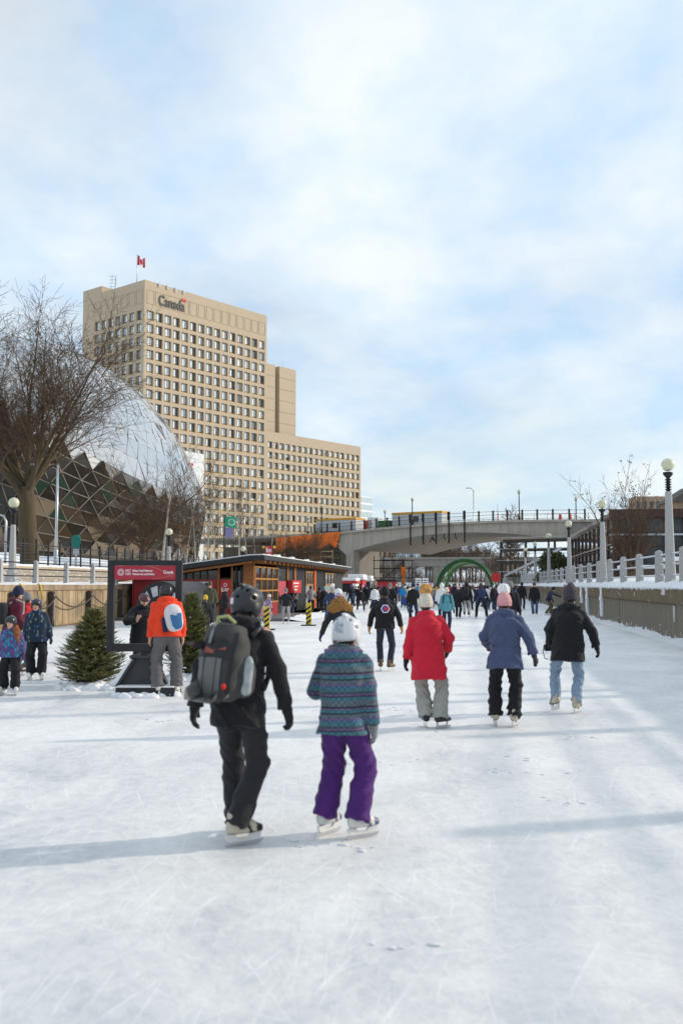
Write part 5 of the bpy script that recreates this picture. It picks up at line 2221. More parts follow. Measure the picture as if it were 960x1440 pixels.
def tall_lamp(px, py, off, label, kind='globe'):
    p = bridge_pt(px, off)
    d_ = -p.x * sin(YAW) + p.y * cos(YAW)
    h = Dp(px, py, d_).z - p.z
    o = empty('bridge_lamp', p, 0, label, 'street lamp', 'lamps on the road bridge')
    mb = MB()
    mb.lathe([(0.16, 0), (0.16, 0.5), (0.09, 0.6), (0.06, h - 0.4), (0.12, h - .3), (0.13, h - .2)], 10)
    if kind == 'cobra':
        mb.tube([(0, 0, h - .3), (-0.3, 0, h), (-0.9, -0.1, h + .05)], 0.05, 6)
        mb.box((-0.8, -0.1, h + .06), (0.8, .22, .14))
    mb.build('post', M_IRON if kind == 'globe' else M_GALV, o)
    if kind == 'globe':
        mb = MB()
        mb.ball((0, 0, h), 0.24, 14, 10)
        mb.build('globe', M_GLOBE, o)


for px, py, off, lab, k in ((433, 728, 2, 'short globe lamp left of the left trailer on the bridge approach', 'globe'), (452, 711, 1.0, 'globe lamp standing before the left trailer on the bridge', 'globe'), (541, 719, 12, 'globe lamp between the two trailers on the bridge', 'globe'),
                            (579.6, 702, 0.8, 'globe lamp in front of the right trailer on the bridge', 'globe'), (666, 687, 14, 'tallest slim cobra head lamp right of the trailers on the bridge', 'cobra'), (730, 691, 1.0, 'globe lamp over the right part of the bridge arch', 'globe'), (810, 701, 10, 'globe lamp at the far right end of the bridge', 'globe')):
    tall_lamp(px, py, off, lab, k)
for px, lab in ((372 + 310, 'thin red and white pole on the bridge right of the cobra lamp'),):
    p = bridge_pt(700, 9)
    o = empty('marker_pole', p, 0, lab, 'pole')
    mb = MB()
    mb.tube([(0, 0, 0), (0, 0, 1.6)], 0.09, 8, 0)
    mb.tube([(0, 0, 1.6), (0, 0, 3.0)], 0.09, 8, 1)
    mb.build('pole', [M_RED2, M_WHITE], o)


def trailer(px0, px1, pyt, off, label):
    a, b = bridge_pt(px0, off), bridge_pt(px1, off)
    d_ = -a.x * sin(YAW) + a.y * cos(YAW)
    h = max(2.4, Dp(px0, pyt, d_).z - a.z)
    Ln = (b - a).length
    o = empty('site_trailer', a, atan2((b - a).y, (b - a).x), label, 'trailer', 'site trailers on the bridge')
    mb = MB()
    mb.box2((0, 0, 0.4), (Ln, 2.6, h - .30))
    mb.build('body', mat('trailer_grey', (0.47, 0.50, 0.52), 0.6, 0, 0.05, 1), o, 0.03)
    mb = MB()
    mb.box2((-0.05, -0.05, h - .297), (Ln + .05, 2.65, h))
    mb.build('roof_band', mat('amber_band', (0.62, 0.30, 0.02), 0.5, 0, 0.06), o)
    mb = MB()
    mb.box2((Ln * .42, -0.06, h * .38), (Ln * .54, -0.004, h * .72))
    mb.build('window', M_WINDOW, o)
    mb = MB()
    for q in (0.2, .8):
        mb.box2((Ln * q - .5, 0.4, 0), (Ln * q + .5, 2.2, .397))
    mb.build('skid', M_IRON, o)


trailer(444, 500, 730, 3.2, 'grey site trailer with an amber roof band at the left end of the bridge')
trailer(551, 621, 726, 3.6, 'grey site trailer with an amber roof band near the middle of the bridge')
for px, w, h, m, lab, nm, ct in ((517, 1.4, 1.5, M_RED2, 'red bin on the bridge beside the left trailer', 'site_bin', 'bin'), (524, 1.9, 1.9, M_WHITE, 'white cabinet on the bridge between two bins', 'site_cabinet', 'cabinet'), (537, 2.6, 1.3, M_GREEN, 'green skip on the bridge between the trailers', 'waste_skip', 'skip')):
    p = bridge_pt(px, 3.2)
    o = empty(nm, p, atan2(bd.y, bd.x), lab, ct)
    mb = MB()
    mb.prism([(-w * .45, 0.06), (w * .45, 0.06), (w * .5, h), (-w * .5, h)], 0, 1.3)
    mb.build('body', m, o, 0.03)
    mb = MB()
    mb.box2((-w * .52, -0.03, h + .002), (w * .52, 1.33, h + .07))
    mb.build('lid', m, o)
for px, lab in ((787, 'small red barrier left of the far right bridge lamp'), (801, 'small red barrier under the far right bridge lamp')):
    p = bridge_pt(px, 8)
    o = empty('road_barrier', p, atan2(bd.y, bd.x), lab, 'barrier', 'red barriers on the bridge')
    mb = MB()
    mb.prism([(-.3, 0), (.3, 0), (.18, .5), (.12, 1.2), (-.12, 1.2), (-.18, .5)], 0, 0.4)
    mb.build('barrier_body', M_RED2, o)

# orange sheeting hung on the left approach
s0_, s1_ = bs(388, -0.5), bs(479, -0.5)
mb = MB()
vs, fs = [], []
n = 70
for i in range(n + 1):
    t = i / n
    s = s0_ + (s1_ - s0_) * t
    zt = bz(max(s, -3)) + 0.0 - 0.55 * (1 - t)
    dr = 2.1 + 0.25 * sin(t * 21) + 0.12 * sin(t * 57)
    inn = 0.9 * max(0, (t - .94) / .06)
    for j in range(7):
        w = j / 6
        p = Vector((BA.x, BA.y, 0)) + bd * (s - inn * w) + bn * (-0.55 - .12 * sin(t * 80 + w * 3) - .1 * sin(t * 33 - w * 2))
        vs.append((p.x, p.y, zt - dr * w))
for i in range(n):
    for j in range(6):
        fs.append((i * 7 + j, i * 7 + j + 1, i * 7 + 8 + j, i * 7 + 7 + j))
mb.add(vs, fs, 0, True)
o = tag(mb.build('tarpaulin', M_ORANGE, fix=False), 'bright orange sheeting draped along the left approach of the bridge', 'tarpaulin')
sm_ = o.modifiers.new('thick', 'SOLIDIFY')
sm_.thickness = 0.04
# scaffold under the left approach
pS = Vector((BA.x, BA.y, 0)) + bd * (sL - 5.8) + bn * -1.0
sc = empty('scaffold', (pS.x, pS.y, 0), atan2(bd.y, bd.x), 'dark tube scaffold with a plank deck left of the bridge pier', 'scaffold')
mb = MB()
for x in (-3, -1, 1.2, 3.2):
    for y in (-.6, 1.2):
        mb.tube([(x, y, 0), (x, y, 6.6)], 0.055, 6)
for z in (1.5, 3.0, 4.4, 5.6, 6.5):
    for y in (-.6, 1.2):
        mb.tube([(-3.2, y, z), (3.4, y, z)], 0.05, 6)
mb.tube([(-3, -.6, 3.0), (1.2, -.6, 5.4)], 0.05, 6)
mb.tube([(-1, -.6, 5.4), (3.2, -.6, 3.0)], 0.05, 6)
mb.build('tube_frame', M_IRON, sc)
mb = MB()
mb.box2((-3.4, -.7, 5.66), (3.4, 1.3, 5.74))
mb.build('plank_deck', M_TIMBER, sc)
mb = MB()
for x in (-3.3, -1, 1.2, 3.3):
    mb.box2((x - .05, -.85, 5.0), (x + .05, -.75, 6.9))
mb.box2((-3.4, -.9, 6.6), (3.4, -.85, 6.75))
mb.box2((-3.4, -.9, 5.85), (3.4, -.85, 6.0))
mb.build('timber_guard', mat('pale_lumber', (0.45, 0.33, 0.17), 0.8, 0, 0.15), sc)
pS = Vector((BA.x, BA.y, 0)) + bd * (sL + 2.6) + bn * 5
sc = empty('scaffold', (pS.x, pS.y, 0), atan2(bd.y, bd.x), 'dark scaffold frame under the bridge just right of the pier', 'scaffold')
mb = MB()
for x in (-1.5, 0.2, 2, 3.6):
    for y in (-1, 1.5):
        mb.tube([(x, y, 0), (x, y, 6.0 - max(0, x) * .2)], 0.06, 6)
for z in (1.4, 2.8, 4.2, 5.4):
    for y in (-1, 1.5):
        mb.tube([(-1.7, y, z), (3.8, y, z)], 0.055, 6)
mb.tube([(-1.5, -1, 1.4), (3.6, -1, 5.2)], 0.055, 6)
mb.build('tube_frame', M_IRON, sc)
mb = MB()
mb.box2((3.3, -1.3, 3.2), (4.1, -1.2, 4.4))
mb.box2((3.5, -1.3, 1.9), (3.9, -1.2, 3.2))
mb.build('warning_sheet', M_ORANGE, sc)
# dark gantry and stair under the right springing
pS = Vector((BA.x, BA.y, 0)) + bd * (sR - 3.5) + bn * -1.5
sc = empty('stair_gantry', (pS.x, pS.y, 1.9), atan2(bd.y, bd.x), 'dark steel stair gantry under the right end of the bridge', 'gantry')
mb = MB()
for k, z in enumerate((0.9, 2.6, 4.3, 5.5)):
    mb.box2((-6 + k * .3, 0, z), (6, 2.4, z + 0.35))
for x in (-5.5, -2, 2, 5.5):
    mb.box2((x - .12, 0.1, 0), (x + .12, .35, 5.5))
mb.build('landing', mat('gantry_steel', (0.05, 0.042, 0.035), 0.6, 0.2, 0.2), sc)
mb = MB()
mb.bar((-5, -0.05, 1.0), (3, -0.05, 4.6), 0.1, 0.3)
for k in range(4):
    mb.bar((-6, -.05, 1.6 + k * 1.5), (6, -.05, 1.6 + k * 1.5), 0.06, 0.06)
mb.build('handrail', M_GALV, sc)

# second, farther bridge
LY = 295
lb = empty('far_bridge', (0, LY, 0), 0.0, 'low old concrete bridge farther along the canal behind the green arch', 'bridge')
mb = MB()
zt = YPl(640, 783.5, LY).z
xl, xr = -90, 60
mb.box2((xl, 0, zt - 2.6), (xr, 14, zt - .6))
mb.box2((xl, -.6, zt - .6), (xr, 14.6, zt))
mb.build('deck', M_BRIDGE2, lb)
for px in (545, 616, 690, 715):
    mb = MB()
    x = YPl(px, 800, LY).x
    mb.box2((x - 1.6, .3, 0), (x + 1.6, 13, zt - 2.6))
    mb.build('pier', M_BRIDGE2, lb)
mb = MB()
for k in range(76):
    mb.box2((xl + k * 2 - .06, 0.1, zt), (xl + k * 2 + .06, .2, zt + 1.1))
mb.box2((xl, .1, zt + 1.05), (xr, .2, zt + 1.15))
mb.build('railing', M_IRON, lb)

# green arch over the ice
AY = 172
ar = empty('ice_arch', (YPl(653, 822, AY).x, AY, 0), 0, 'green tubular arch spanning the ice under the bridges', 'arch')
rx, rz = 40 * AY / 1400 * 1.0, YPl(653, 787, AY).z


def arch_path(k, y, n=40):
    return [(rx * k * cos(pi * i / n), y, rz * k * sin(pi * i / n) ** 0.9) for i in range(n + 1)]


ar.rotation_euler.z = -.16
for k, y, r in ((1.0, 0, .24), (.955, .1, .17), (.97, 2.2, .15), (.94, 4.0, .15), (.92, 6.0, .15), (.93, 7.8, .15)):
    mb = MB()
    mb.tube(arch_path(k, y), r, 8)
    mb.build('arch_tube', M_GREEN if k != .94 else mat('pale_green', (0.22, 0.32, 0.12), 0.5, 0, 0.1), ar)

# red octagon sign and snow-topped kiosks on the far ice
p = Dp(697, 832, 118)
o = empty('octagon_sign', (p.x, p.y, 0), 0.1, 'red octagonal stop board on a post at the right of the far crowd', 'sign')
mb = MB()
mb.tube([(0, 0.08, 0), (0, 0.08, 3.0)], 0.05, 6)
mb.build('post', M_GALV, o)
zc = Dp(697, 812, 118).z
mb = MB()
mb.prism([(0.62 * cos(pi / 8 + k * pi / 4), zc + 0.62 * sin(pi / 8 + k * pi / 4)) for k in range(8)], -0.03, 0.03)
mb.build('board', M_RED2, o)
def kiosk(px0, px1, pyt, pyb, d, depth, label, m1, m2, snow=True, hatch=True):
    a, b = Dp(px0, pyb, d), Dp(px1, pyb, d)
    zt = Dp(px0, pyt, d).z
    o = empty('food_kiosk', (a.x, a.y, 0), 0, label, 'kiosk', 'kiosks on the far ice')
    w = b.x - a.x
    mb = MB()
    mb.box2((0, 0, .1), (w, depth, zt - .5))
    mb.build('body', m1, o)
    mb = MB()
    mb.box2((-.15, -.2, zt - .497), (w + .15, depth + .2, zt - .25))
    mb.build('fascia', m2, o)
    if snow:
        mb = MB()
        mb.box2((-.1, -.12, zt - .247), (w + .1, depth + .1, zt + .12))
        mb.build('snow_cap', M_SNOW, o, 0.1)
    if hatch:
        mb = MB()
        mb.box2((w * .12, -.05, 1.0), (w * .88, -.003, 2.1))
        mb.build('hatch', M_IRON, o)
    return o


kiosk(478, 500, 814, 840, 108, 3.5, 'white kiosk with a red top band left in the far crowd', M_WHITE, M_RED2)
kiosk(490, 510, 809, 840, 116, 4, 'red kiosk with a snowy roof behind the white kiosk', M_RED2, M_WHITE)
kiosk(511, 521, 811, 838, 122, 3, 'narrow pale kiosk with snow right of the red kiosk', M_GREYP, M_WHITE)
kiosk(530, 556, 812, 836, 128, 4, 'red kiosk with a black roof band in the middle of the far crowd', M_RED2, M_BLACK, False, False)
for k, (px, lab) in enumerate(((588, 'left white notice board with dark print in the far crowd'), (598, 'right white notice board with dark print in the far crowd'))):
    a = Dp(px, 824, 120)
    o = empty('notice_board', (a.x, a.y, 0), 0, lab, 'notice board', 'notice boards on the far ice')
    zt = Dp(px, 813, 120).z
    mb = MB()
    mb.box2((-.36, -.04, .5), (.36, .04, zt))
    mb.build('board', M_WHITE, o)
    mb = MB()
    for j in range(6):
        mb.box2((-.26, -.06, zt - .3 - j * .25), (.26 - .07 * (j % 3), -.043, zt - .22 - j * .25))
    mb.build('print', M_IRON, o)
    mb = MB()
    for x in (-.3, .3):
        mb.box2((x - .04, -.035, 0), (x + .04, .035, .497))
    mb.build('leg', M_IRON, o)

# ------------------------------------------------------------------ glass pavilion on the right bank
pv = empty('glass_pavilion', (11, 76.2, 1.9), 0, 'glass pavilion with brown steel frame behind the right railing', 'building')
hN = XPl(863, 717, 11).z - 1.9
LNG = 30
hF = XPl(806, 753, 11).z - 1.9
mb = MB()
mb.box2((-.17, -.2, 0), (.17, .2, hN))
mb.box2((8.0, -.35, 0), (8.6, .35, hN))
mb.box2((16, -.35, 0), (16.6, .35, hN))
mb.box2((-.35, -.4, hN - .62), (26, .4, hN + .02))
mb.build('portal_frame', M_BROWNST, pv)
mb = MB()
nb = 10
for i in range(nb + 1):
    y = 0.6 + (LNG - .6) * i / nb
    z = hN - .6 + (hF - hN + .2) * i / nb
    mb.box2((-.08, y - .07, 0), (.08, y + .07, z))
for z_ in (0.12, 2.6):
    mb.bar((0, .4, z_), (0, LNG, z_), 0.16, 0.14)
mb.build('side_post', M_BROWNST, pv)
mb = MB()
mb.bar((0, .36, hN - .3), (0, LNG + .3, hF - .1), .5, .28)
mb.bar((-.1, .4, 2.95), (-.1, LNG, 2.75), .14, .10)
mb.build('eave', mat('pale_eave', (0.34, 0.29, 0.24), 0.6, 0, 0.1), pv)
mb = MB()
mb.quad((0.03, .4, 0), (0.03, LNG, 0), (0.03, LNG, hF - .2), (0.03, .4, hN - .5))
mb.quad((.4, .12, 0.0), (25.8, .12, 0.0), (25.8, .12, hN - .62), (.4, .12, hN - .62))
mg = m_glass('pavilion_glass', (0.16, 0.18, 0.19), 0.04, 1.0)
mg.node_tree.nodes['Principled BSDF'].inputs['Transmission Weight'].default_value = 0.7
mg.node_tree.nodes['Principled BSDF'].inputs['IOR'].default_value = 1.25
mb.build('glazing', mg, pv, fix=False)
mb = MB()
for x in [0.9 + 1.35 * i for i in range(19)]:
    mb.box2((x - .05, .0, 0), (x + .05, .1, hN - .62))
for z in (1.1, 2.7, 3.6):
    mb.box2((.36, .02, z - .05), (25.8, .098, z + .05))
mb.build('glazing_bar', mat('dark_bronze', (0.05, 0.04, 0.035), 0.5, 0.3, 0.1), pv)
mb = MB()
mb.box2((-.5, -1.2, 3.5), (26, -.45, 3.62))
mb.build('canopy', mat('canopy_grey', (0.42, 0.44, 0.46), 0.5, 0.2, 0.1), pv)
mb = MB()
mb.box2((.7, 8, 0.05), (25, 9, hN - 1.2))
mb.box2((.7, 2, 3.3), (25, 8, 3.5))
mb.box2((.3, .5, hN - .58), (25.5, LNG, hN - .45))
mb.build('interior', mat('interior_wall', (0.20, 0.185, 0.17), 0.8, 0, 0.25, 0.8), pv)
mb = MB()
mb.box2((9.5, -2.2, 0), (10.7, -.6, hN - 2.4))
mb.build('entrance_pier', mat('pinkish_panel', (0.50, 0.36, 0.28), 0.7, 0, 0.08), pv)
# low walls and snow heaps between railing and pavilion
for a, b, z0, z1, lab in (((9.3, 62), (16, 63), 1.95, 2.75, 'low dark planter wall with snow behind the right railing'), ((9.6, 49), (17, 50.2), 1.95, 2.9, 'dark stone bench wall under snow near the right lamp post')):
    o = empty('planter_wall', (a[0], a[1], z0), 0, lab, 'low wall', 'low walls behind the right railing')
    mb = MB()
    mb.box2((0, 0, 0), (b[0] - a[0], b[1] - a[1], z1 - z0))
    mb.build('masonry', mat('dark_masonry', (0.09, 0.065, 0.055), 0.9, 0, 0.3, 3), o)
    mb = MB()
    mb.box2((-.1, -.1, z1 - z0 + .003), (b[0] - a[0] + .1, b[1] - a[1] + .1, z1 - z0 + .22))
    mb.build('snow_cap', M_SNOW, o, 0.09)
# ------------------------------------------------------------------ rink hut
HX, HY = -10.75, 50.0
ht = empty('rink_hut', (HX, HY, 0), 0, 'long low skaters hut with dark sloping roof and amber timber frame', 'hut')
YE = XPl(482, 800, HX).y - HY
hy = lambda px: XPl(px, 830, HX).y - HY
hx = lambda px: YPl(px, 830, HY).x - HX
HW = -6.4
mb = MB()
mb.box2((HW - .3, -1.6, .0), (1.9, YE + .3, .14))
mb.build('deck', mat('grey_decking', (0.16, 0.15, 0.145), 0.85, 0, 0.25, 3), ht)
# roof: slab falling away from the ice, eaves all round
mb = MB()
def rz_(x, y):
    return 3.02 + 0.13 * (x + .0) * (1 if x < 0 else .2) + 0.0 * y
prof = [(HW - .7, rz_(HW - .7, 0)), (0.0, 3.02), (.75, 3.04)]
vs = []
for y in (-1.0, YE + .7):
    for x, z in prof:
        vs.append((x, y, z))
    for x, z in reversed(prof):
        vs.append((x, y, z + .24))
mb.add(vs, [(0, 1, 2, 3, 4, 5), (11, 10, 9, 8, 7, 6)] + [(i, 6 + i, 6 + (i + 1) % 6, (i + 1) % 6) for i in range(6)])
mb.build('roof', mat('black_roof', (0.022, 0.021, 0.023), 0.6, 0, 0.2, 2), ht)
mb = MB()
vs = []
for y in (-.9, YE + .6):
    for x, z in prof:
        xx = min(max(x, HW - .62), .66)
        vs.append((xx, y, z + .243))
    for x, z in reversed(prof):
        xx = min(max(x, HW - .62), .66)
        vs.append((xx, y, z + .30))
mb.add(vs, [(0, 1, 2, 3, 4, 5), (11, 10, 9, 8, 7, 6)] + [(i, 6 + i, 6 + (i + 1) % 6, (i + 1) % 6) for i in range(6)])
mb.build('roof_snow', M_SNOW, ht)
rm_ = MB()
rm_.box2((-.0, -.09, 2.87), (.7, .09, 3.018))
rm_ = rm_.mesh('rafter', M_ORANGEWOOD)
for k in range(int(YE / 1.3)):
    link('rafter', rm_, ht).location = (0, -.51 + k * 1.3, 0)
mb = MB()
mb.prism([(HW - .5, rz_(HW, 0) - .26), (0.1, 2.88), (0.1, 3.0), (HW - .5, rz_(HW, 0) - .14)], -.82, -.7)
mb.build('barge_board', M_ORANGEWOOD, ht)
mb = MB()
for k in range(5):
    y = hy(374) + k * hy(374) * 0 + [0, 4.5, 10, 16, 23][k]
    mb.box2((.45, y, 3.31), (.65, y + .8, 3.42))
mb.build('snow_guard', M_WHITE, ht)
# gable end facing the photographer
g = lambda a, b, z0, z1, m, nm, y=-.04, t=.06: None
def panel(nm, x0, x1, z0, z1, m, y0=-.06, y1=0.0):
    mb = MB()
    mb.box2((min(x0, x1), y0, z0), (max(x0, x1), y1, z1))
    return mb.build(nm, m, ht)


x308, x327, x345, x257 = hx(308), hx(327), hx(345), hx(257)
panel('red_wall', HW, x308 - .07, .14, 2.06, M_RED)
panel('poster', hx(276), hx(299), 1.25, 1.95, mat('poster_grey', (0.50, 0.50, 0.52), 0.5, 0, 0.25, 2), -.10, -.063)
panel('poster_picture', hx(289), hx(298), 1.38, 1.88, M_IRON, -.115, -.103)
bn_ = panel('red_banner', x308 + .09, x327 - .06, .9, 2.06, M_RED2, -.10, -.02)
mb = MB()
cx = (x308 + x327) / 2
n = 20
for k in range(n):
    a0, a1 = 2 * pi * k / n, 2 * pi * (k + 1) / n
    mb.add([(cx + r * cos(a), -.105, 1.78 + r * sin(a)) for r, a in ((.06, a0), (.09, a0), (.09, a1), (.06, a1))], [(0, 1, 2, 3)])
mb.box2((cx - .2, -.108, 1.55), (cx + .2, -.103, 1.60))
mb.box2((cx - .14, -.108, 1.47), (cx + .14, -.103, 1.51))
mb.build('banner_print', M_WHITE, bn_, fix=False)
panel('red_wall', x308 + .09, x345 - .2, .14, .88, M_RED)
panel('door_glass', x327 + .07, x345 - .2, .9, 2.5, M_WINDOW, -.04, 0)
for xx in (x308, x327, hx(333), hx(340)):
    panel('column', xx - .055, xx + .055, .14, 2.7, M_ORANGEWOOD if xx in (x308, x327) else M_IRON, -.14, .0)
for px in (262, 272, 282, 292):
    panel('column', hx(px) - .03, hx(px) + .03, 2.07, 2.5, M_IRON, -.1, 0)
panel('clerestory', HW, x308 - .07, 2.06, 2.52, M_WINDOW, -.03, 0.0)
panel('corner_column', x345 - .10, .02, .14, 2.86, M_ORANGEWOOD, -.12, .18)
# long side facing the ice
def side(nm, pxa, pxb, z0, z1, m, x0=-.08, x1=0.0):
    mb = MB()
    mb.box2((x0, hy(pxa), z0), (x1, hy(pxb), z1))
    return mb.build(nm, m, ht)


ya, yb = hy(358), hy(390)
wn = side('window', 358, 390, .85, 2.72, M_WINDOW, -.06, -.02)
mb = MB()
for k in range(5):
    y = ya + (yb - ya) * k / 4
    mb.box2((-.02, y - .04, .85), (.05, y + .04, 2.72))
for k in range(4):
    z = .85 + (2.72 - .85) * k / 3
    mb.box2((-.018, ya, z - .04), (.047, yb, z + .04))
mb.build('glazing_bar', mat('amber_bar', (0.42, 0.19, 0.028), 0.5, 0, 0.1), wn)
side('red_wall', 355, 391, .14, .84, M_RED)
mb = MB()
side('dark_wall', 390, 482, .14, 2.86, mat('dark_panel', (0.028, 0.029, 0.032), 0.7, 0, 0.15, 2), -.14, -.06)
side('poster', 391, 402, 1.1, 2.0, mat('red_poster', (0.40, 0.06, 0.08), 0.6, 0, 0.35, 4), -.055, .01)
wn2 = side('window', 391, 403, 2.08, 2.72, M_WINDOW, -.058, -.03)
rb = side('sign_box', 403, 416, 1.28, 2.05, M_RED2, -.055, .35)
mb = MB()
for k in range(3):
    mb.box2((.352, hy(404.5), 1.85 - k * .2), (.358, hy(412 - k), 1.92 - k * .2))
mb.build('sign_print', M_WHITE, rb)
side('column', 403, 405, .14, 2.86, M_ORANGEWOOD, -.05, .04)
side('column', 413, 416, 2.06, 2.86, M_ORANGEWOOD, -.05, .04)
side('door_opening', 418, 428, .14, 2.7, M_IRON, -.05, -.02)
for a, b in ((430, 440), (457, 470)):
    side('grey_panel', a, b, .3, 1.72, M_GREYP, -.05, .0)
    w_ = side('window', a, b, 1.82, 2.62, M_WINDOW, -.05, -.02)
    mb = MB()
    y0_, y1_ = hy(a), hy(b)
    for k in range(4):
        y = y0_ + (y1_ - y0_) * k / 3
        mb.box2((-.018, y - .05, 1.78), (.03, y + .05, 2.66))
    for z in (1.78, 2.66):
        mb.box2((-.016, y0_, z - .05), (.028, y1_, z + .05))
    mb.build('glazing_bar', MATS['amber_bar'], w_)
side('column', 441, 443.5, .14, 2.8, mat('vermilion_post', (0.55, 0.10, 0.02), 0.5, 0, 0.1), -.05, .06)
side('door_opening', 444, 456, .14, 2.6, M_IRON, -.05, -.02)
mb = MB()
mb.box2((HW, .02, .14), (-.15, YE, 2.15))
mb.build('rear_wall', mat('hut_core', (0.05, 0.045, 0.042), 0.9, 0, 0.2), ht)
mb = MB()
mb.prism([(0.0, .0), (2.3, .0), (1.7, .14), (0.0, .14)], hy(398), hy(440))
mb.build('ramp', mat('ramp_mat', (0.10, 0.10, 0.105), 0.9, 0, 0.2), ht)
# snow shelf beside the hut
sheet('snow_edge', [HX + 1.85, HX + 2.2, HX + 2.6, HX + 3.0], [HY - 2 + .5 * i for i in range(60)], lambda x, y: max(0.004, .16 * (1 - (x - HX - 1.85) / 1.15) + .05 * fbm(x * 3, y * 2)), M_SNOW)

# dark vaulted shelter left of the hut, seen through the photo frame
KY = 41.0
kx0, kx1 = YPl(189, 850, KY).x, YPl(262, 850, KY).x
vk = empty('vaulted_shelter', ((kx0 + kx1) / 2, KY, 0), 0, 'black vaulted shelter with pale roof windows beyond the photo frame sign', 'shelter')
R_ = (kx1 - kx0) / 2
vz = YPl(225, 817, KY).z
mb = MB()
n = 14
prof = [(R_ * cos(pi * i / n), .05 + (vz - .05) * sin(pi * i / n) ** .7) for i in range(n + 1)]
mb.prism(prof, 0, 5.5)
mb.build('vault', M_BLACK, vk)
mb = MB()
for t0, t1 in ((.20, .30), (.36, .46), (.56, .66), (.72, .80)):
    a0, a1 = pi * (1 - t0), pi * (1 - t1)
    q = [(R_ * .86 * cos(a), .05 + (vz - .05) * .9 * sin(a) ** .7) for a in (a0, a1)]
    q2 = [(R_ * .62 * cos(a), .05 + (vz - .05) * .68 * sin(a) ** .7) for a in (a1, a0)]
    mb.prism(q + q2, -.04, -.003)
mb.build('roof_window', mat('pale_pane', (0.42, 0.44, 0.47), 0.25, 0, 0.2, 3), vk)
mb = MB()
mb.box2((-.1, -.06, .3), (R_ * .5, -.042, vz * .62))
mb.build('orange_panel', mat('burnt_orange', (0.45, 0.17, 0.03), 0.6, 0, 0.15), vk)

# ------------------------------------------------------------------ photo frame sign
sp = G(205, 974)
FD = 16.5
a = Dp(153, 788, FD)
b = Dp(257, 790, FD)
W_ = (Vector((b.x, b.y)) - Vector((a.x, a.y))).length
c_ = (a + b) / 2
SR = atan2(b.y - a.y, b.x - a.x)
sg = empty('photo_frame_sign', (c_.x, c_.y, 0), SR, 'black picture frame stand with a red header board beside the fir trees', 'sign')
zt = a.z
z1 = Dp(205, 815, FD).z
z2, z3 = Dp(205, 905, FD).z, Dp(205, 916, FD).z
w2 = W_ / 2
tk = .105
mb = MB()
mb.box2((-w2, -.06, z3), (-w2 + tk, .06, zt))
mb.box2((w2 - tk, -.06, z3), (w2, .06, zt))
mb.box2((-w2 + tk, -.06, zt - .085), (w2 - tk, .06, zt))
mb.box2((-w2 + tk, -.06, z3), (w2 - tk, .06, z2))
mb.build('frame', M_BLACK, sg, 0.006)
mb = MB()
mb.box2((-w2 + tk, -.045, z1), (w2 - tk, .045, zt - .088))
hd = mb.build('header_board', mat('crimson_board', (0.42, 0.022, 0.045), 0.45, 0, 0.05), sg)
iw = W_ - 2 * tk
hh_ = zt - .088 - z1
zc = z1 + hh_ * .52
mb = MB()
n = 28
x0 = -w2 + tk + iw * .11
for r0, r1 in ((.030, .040), (.048, .056)):
    for k in range(n):
        a0, a1 = 2 * pi * k / n, 2 * pi * (k + 1) / n
        mb.add([(x0 + r * cos(q_), -.0475, zc + r * sin(q_)) for r, q_ in ((r0, a0), (r1, a0), (r1, a1), (r0, a1))], [(0, 1, 2, 3)])
for k in range(10):
    a0 = 2 * pi * k / 10
    mb.tube([(x0 + .014 * cos(a0), -.047, zc + .014 * sin(a0)), (x0 + .03 * cos(a0), -.047, zc + .03 * sin(a0))], .003, 4)
mb.build('emblem', mat('emblem_pink', (0.80, 0.62, 0.62), 0.5, 0, 0), hd, fix=False)
TXT = mat('sign_white', (0.85, 0.84, 0.84), 0.5, 0, 0)
for txt, xo, zo, sz, wd in (('NCC', .185, .012, .052, .085), ('CCN', .185, -.044, .052, .085), ('Rideau Canal Skateway', .30, .012, .046, .33), ('Patinoire du canal Rideau', .30, -.044, .046, .36), ('Canada', .80, -.020, .070, .165)):
    text_part('lettering', txt, sz, Matrix.Translation((-w2 + tk + iw * xo, -.0475, zc + zo)), TXT, hd, .004, wd, .0012)
mb = MB()
mb.tube([(-w2 + tk + iw * t, -.0465, zt - .09 - hh_ * (t - .45) ** 2 * 3.2) for t in [.45 + .02 * k for k in range(27)]], .003, 4)
mb.tube([(-w2 + tk + iw * t, -.0465, z1 + .01 + hh_ * .35 * ((t - .62) / .38) ** 1.5) for t in [.62 + .02 * k for k in range(19)]], .002, 4)
mb.build('gold_line', mat('gold_line', (0.62, 0.40, 0.18), 0.4, 0.2, 0), hd)
# stand under the frame
mb = MB()
mb.prism([(-.40, .14), (.40, .14), (.18, z3 - .10), (-.18, z3 - .10)], -.02, .16)
mb.prism([(-.50, .14), (-.40, .14), (-.13, z3 - .12), (-.2, z3 - .1)], -.10, -.03)
mb.box2((-.22, -.12, z3 - .10), (.22, .18, z3 - .06))
mb.box2((-.05, -.03, z3 - .058), (.05, .03, z3 - .002))
mb.build('pedestal', mat('charcoal_board', (0.045, 0.045, 0.05), 0.6, 0, 0.15), sg)
mb = MB()
mb.box2((-.40, -.30, .0), (.55, .42, .135))
mb.build('base_box', M_BLACK, sg, 0.01)
mb = MB()
mb.box2((-.39, -.29, .138), (.54, .41, .165))
mb.prism([(-.53, .15), (-.44, .15), (-.17, z3 - .12), (-.22, z3 - .12)], -.135, -.103)
mb.build('snow_dusting', M_SNOW, sg, 0.012)


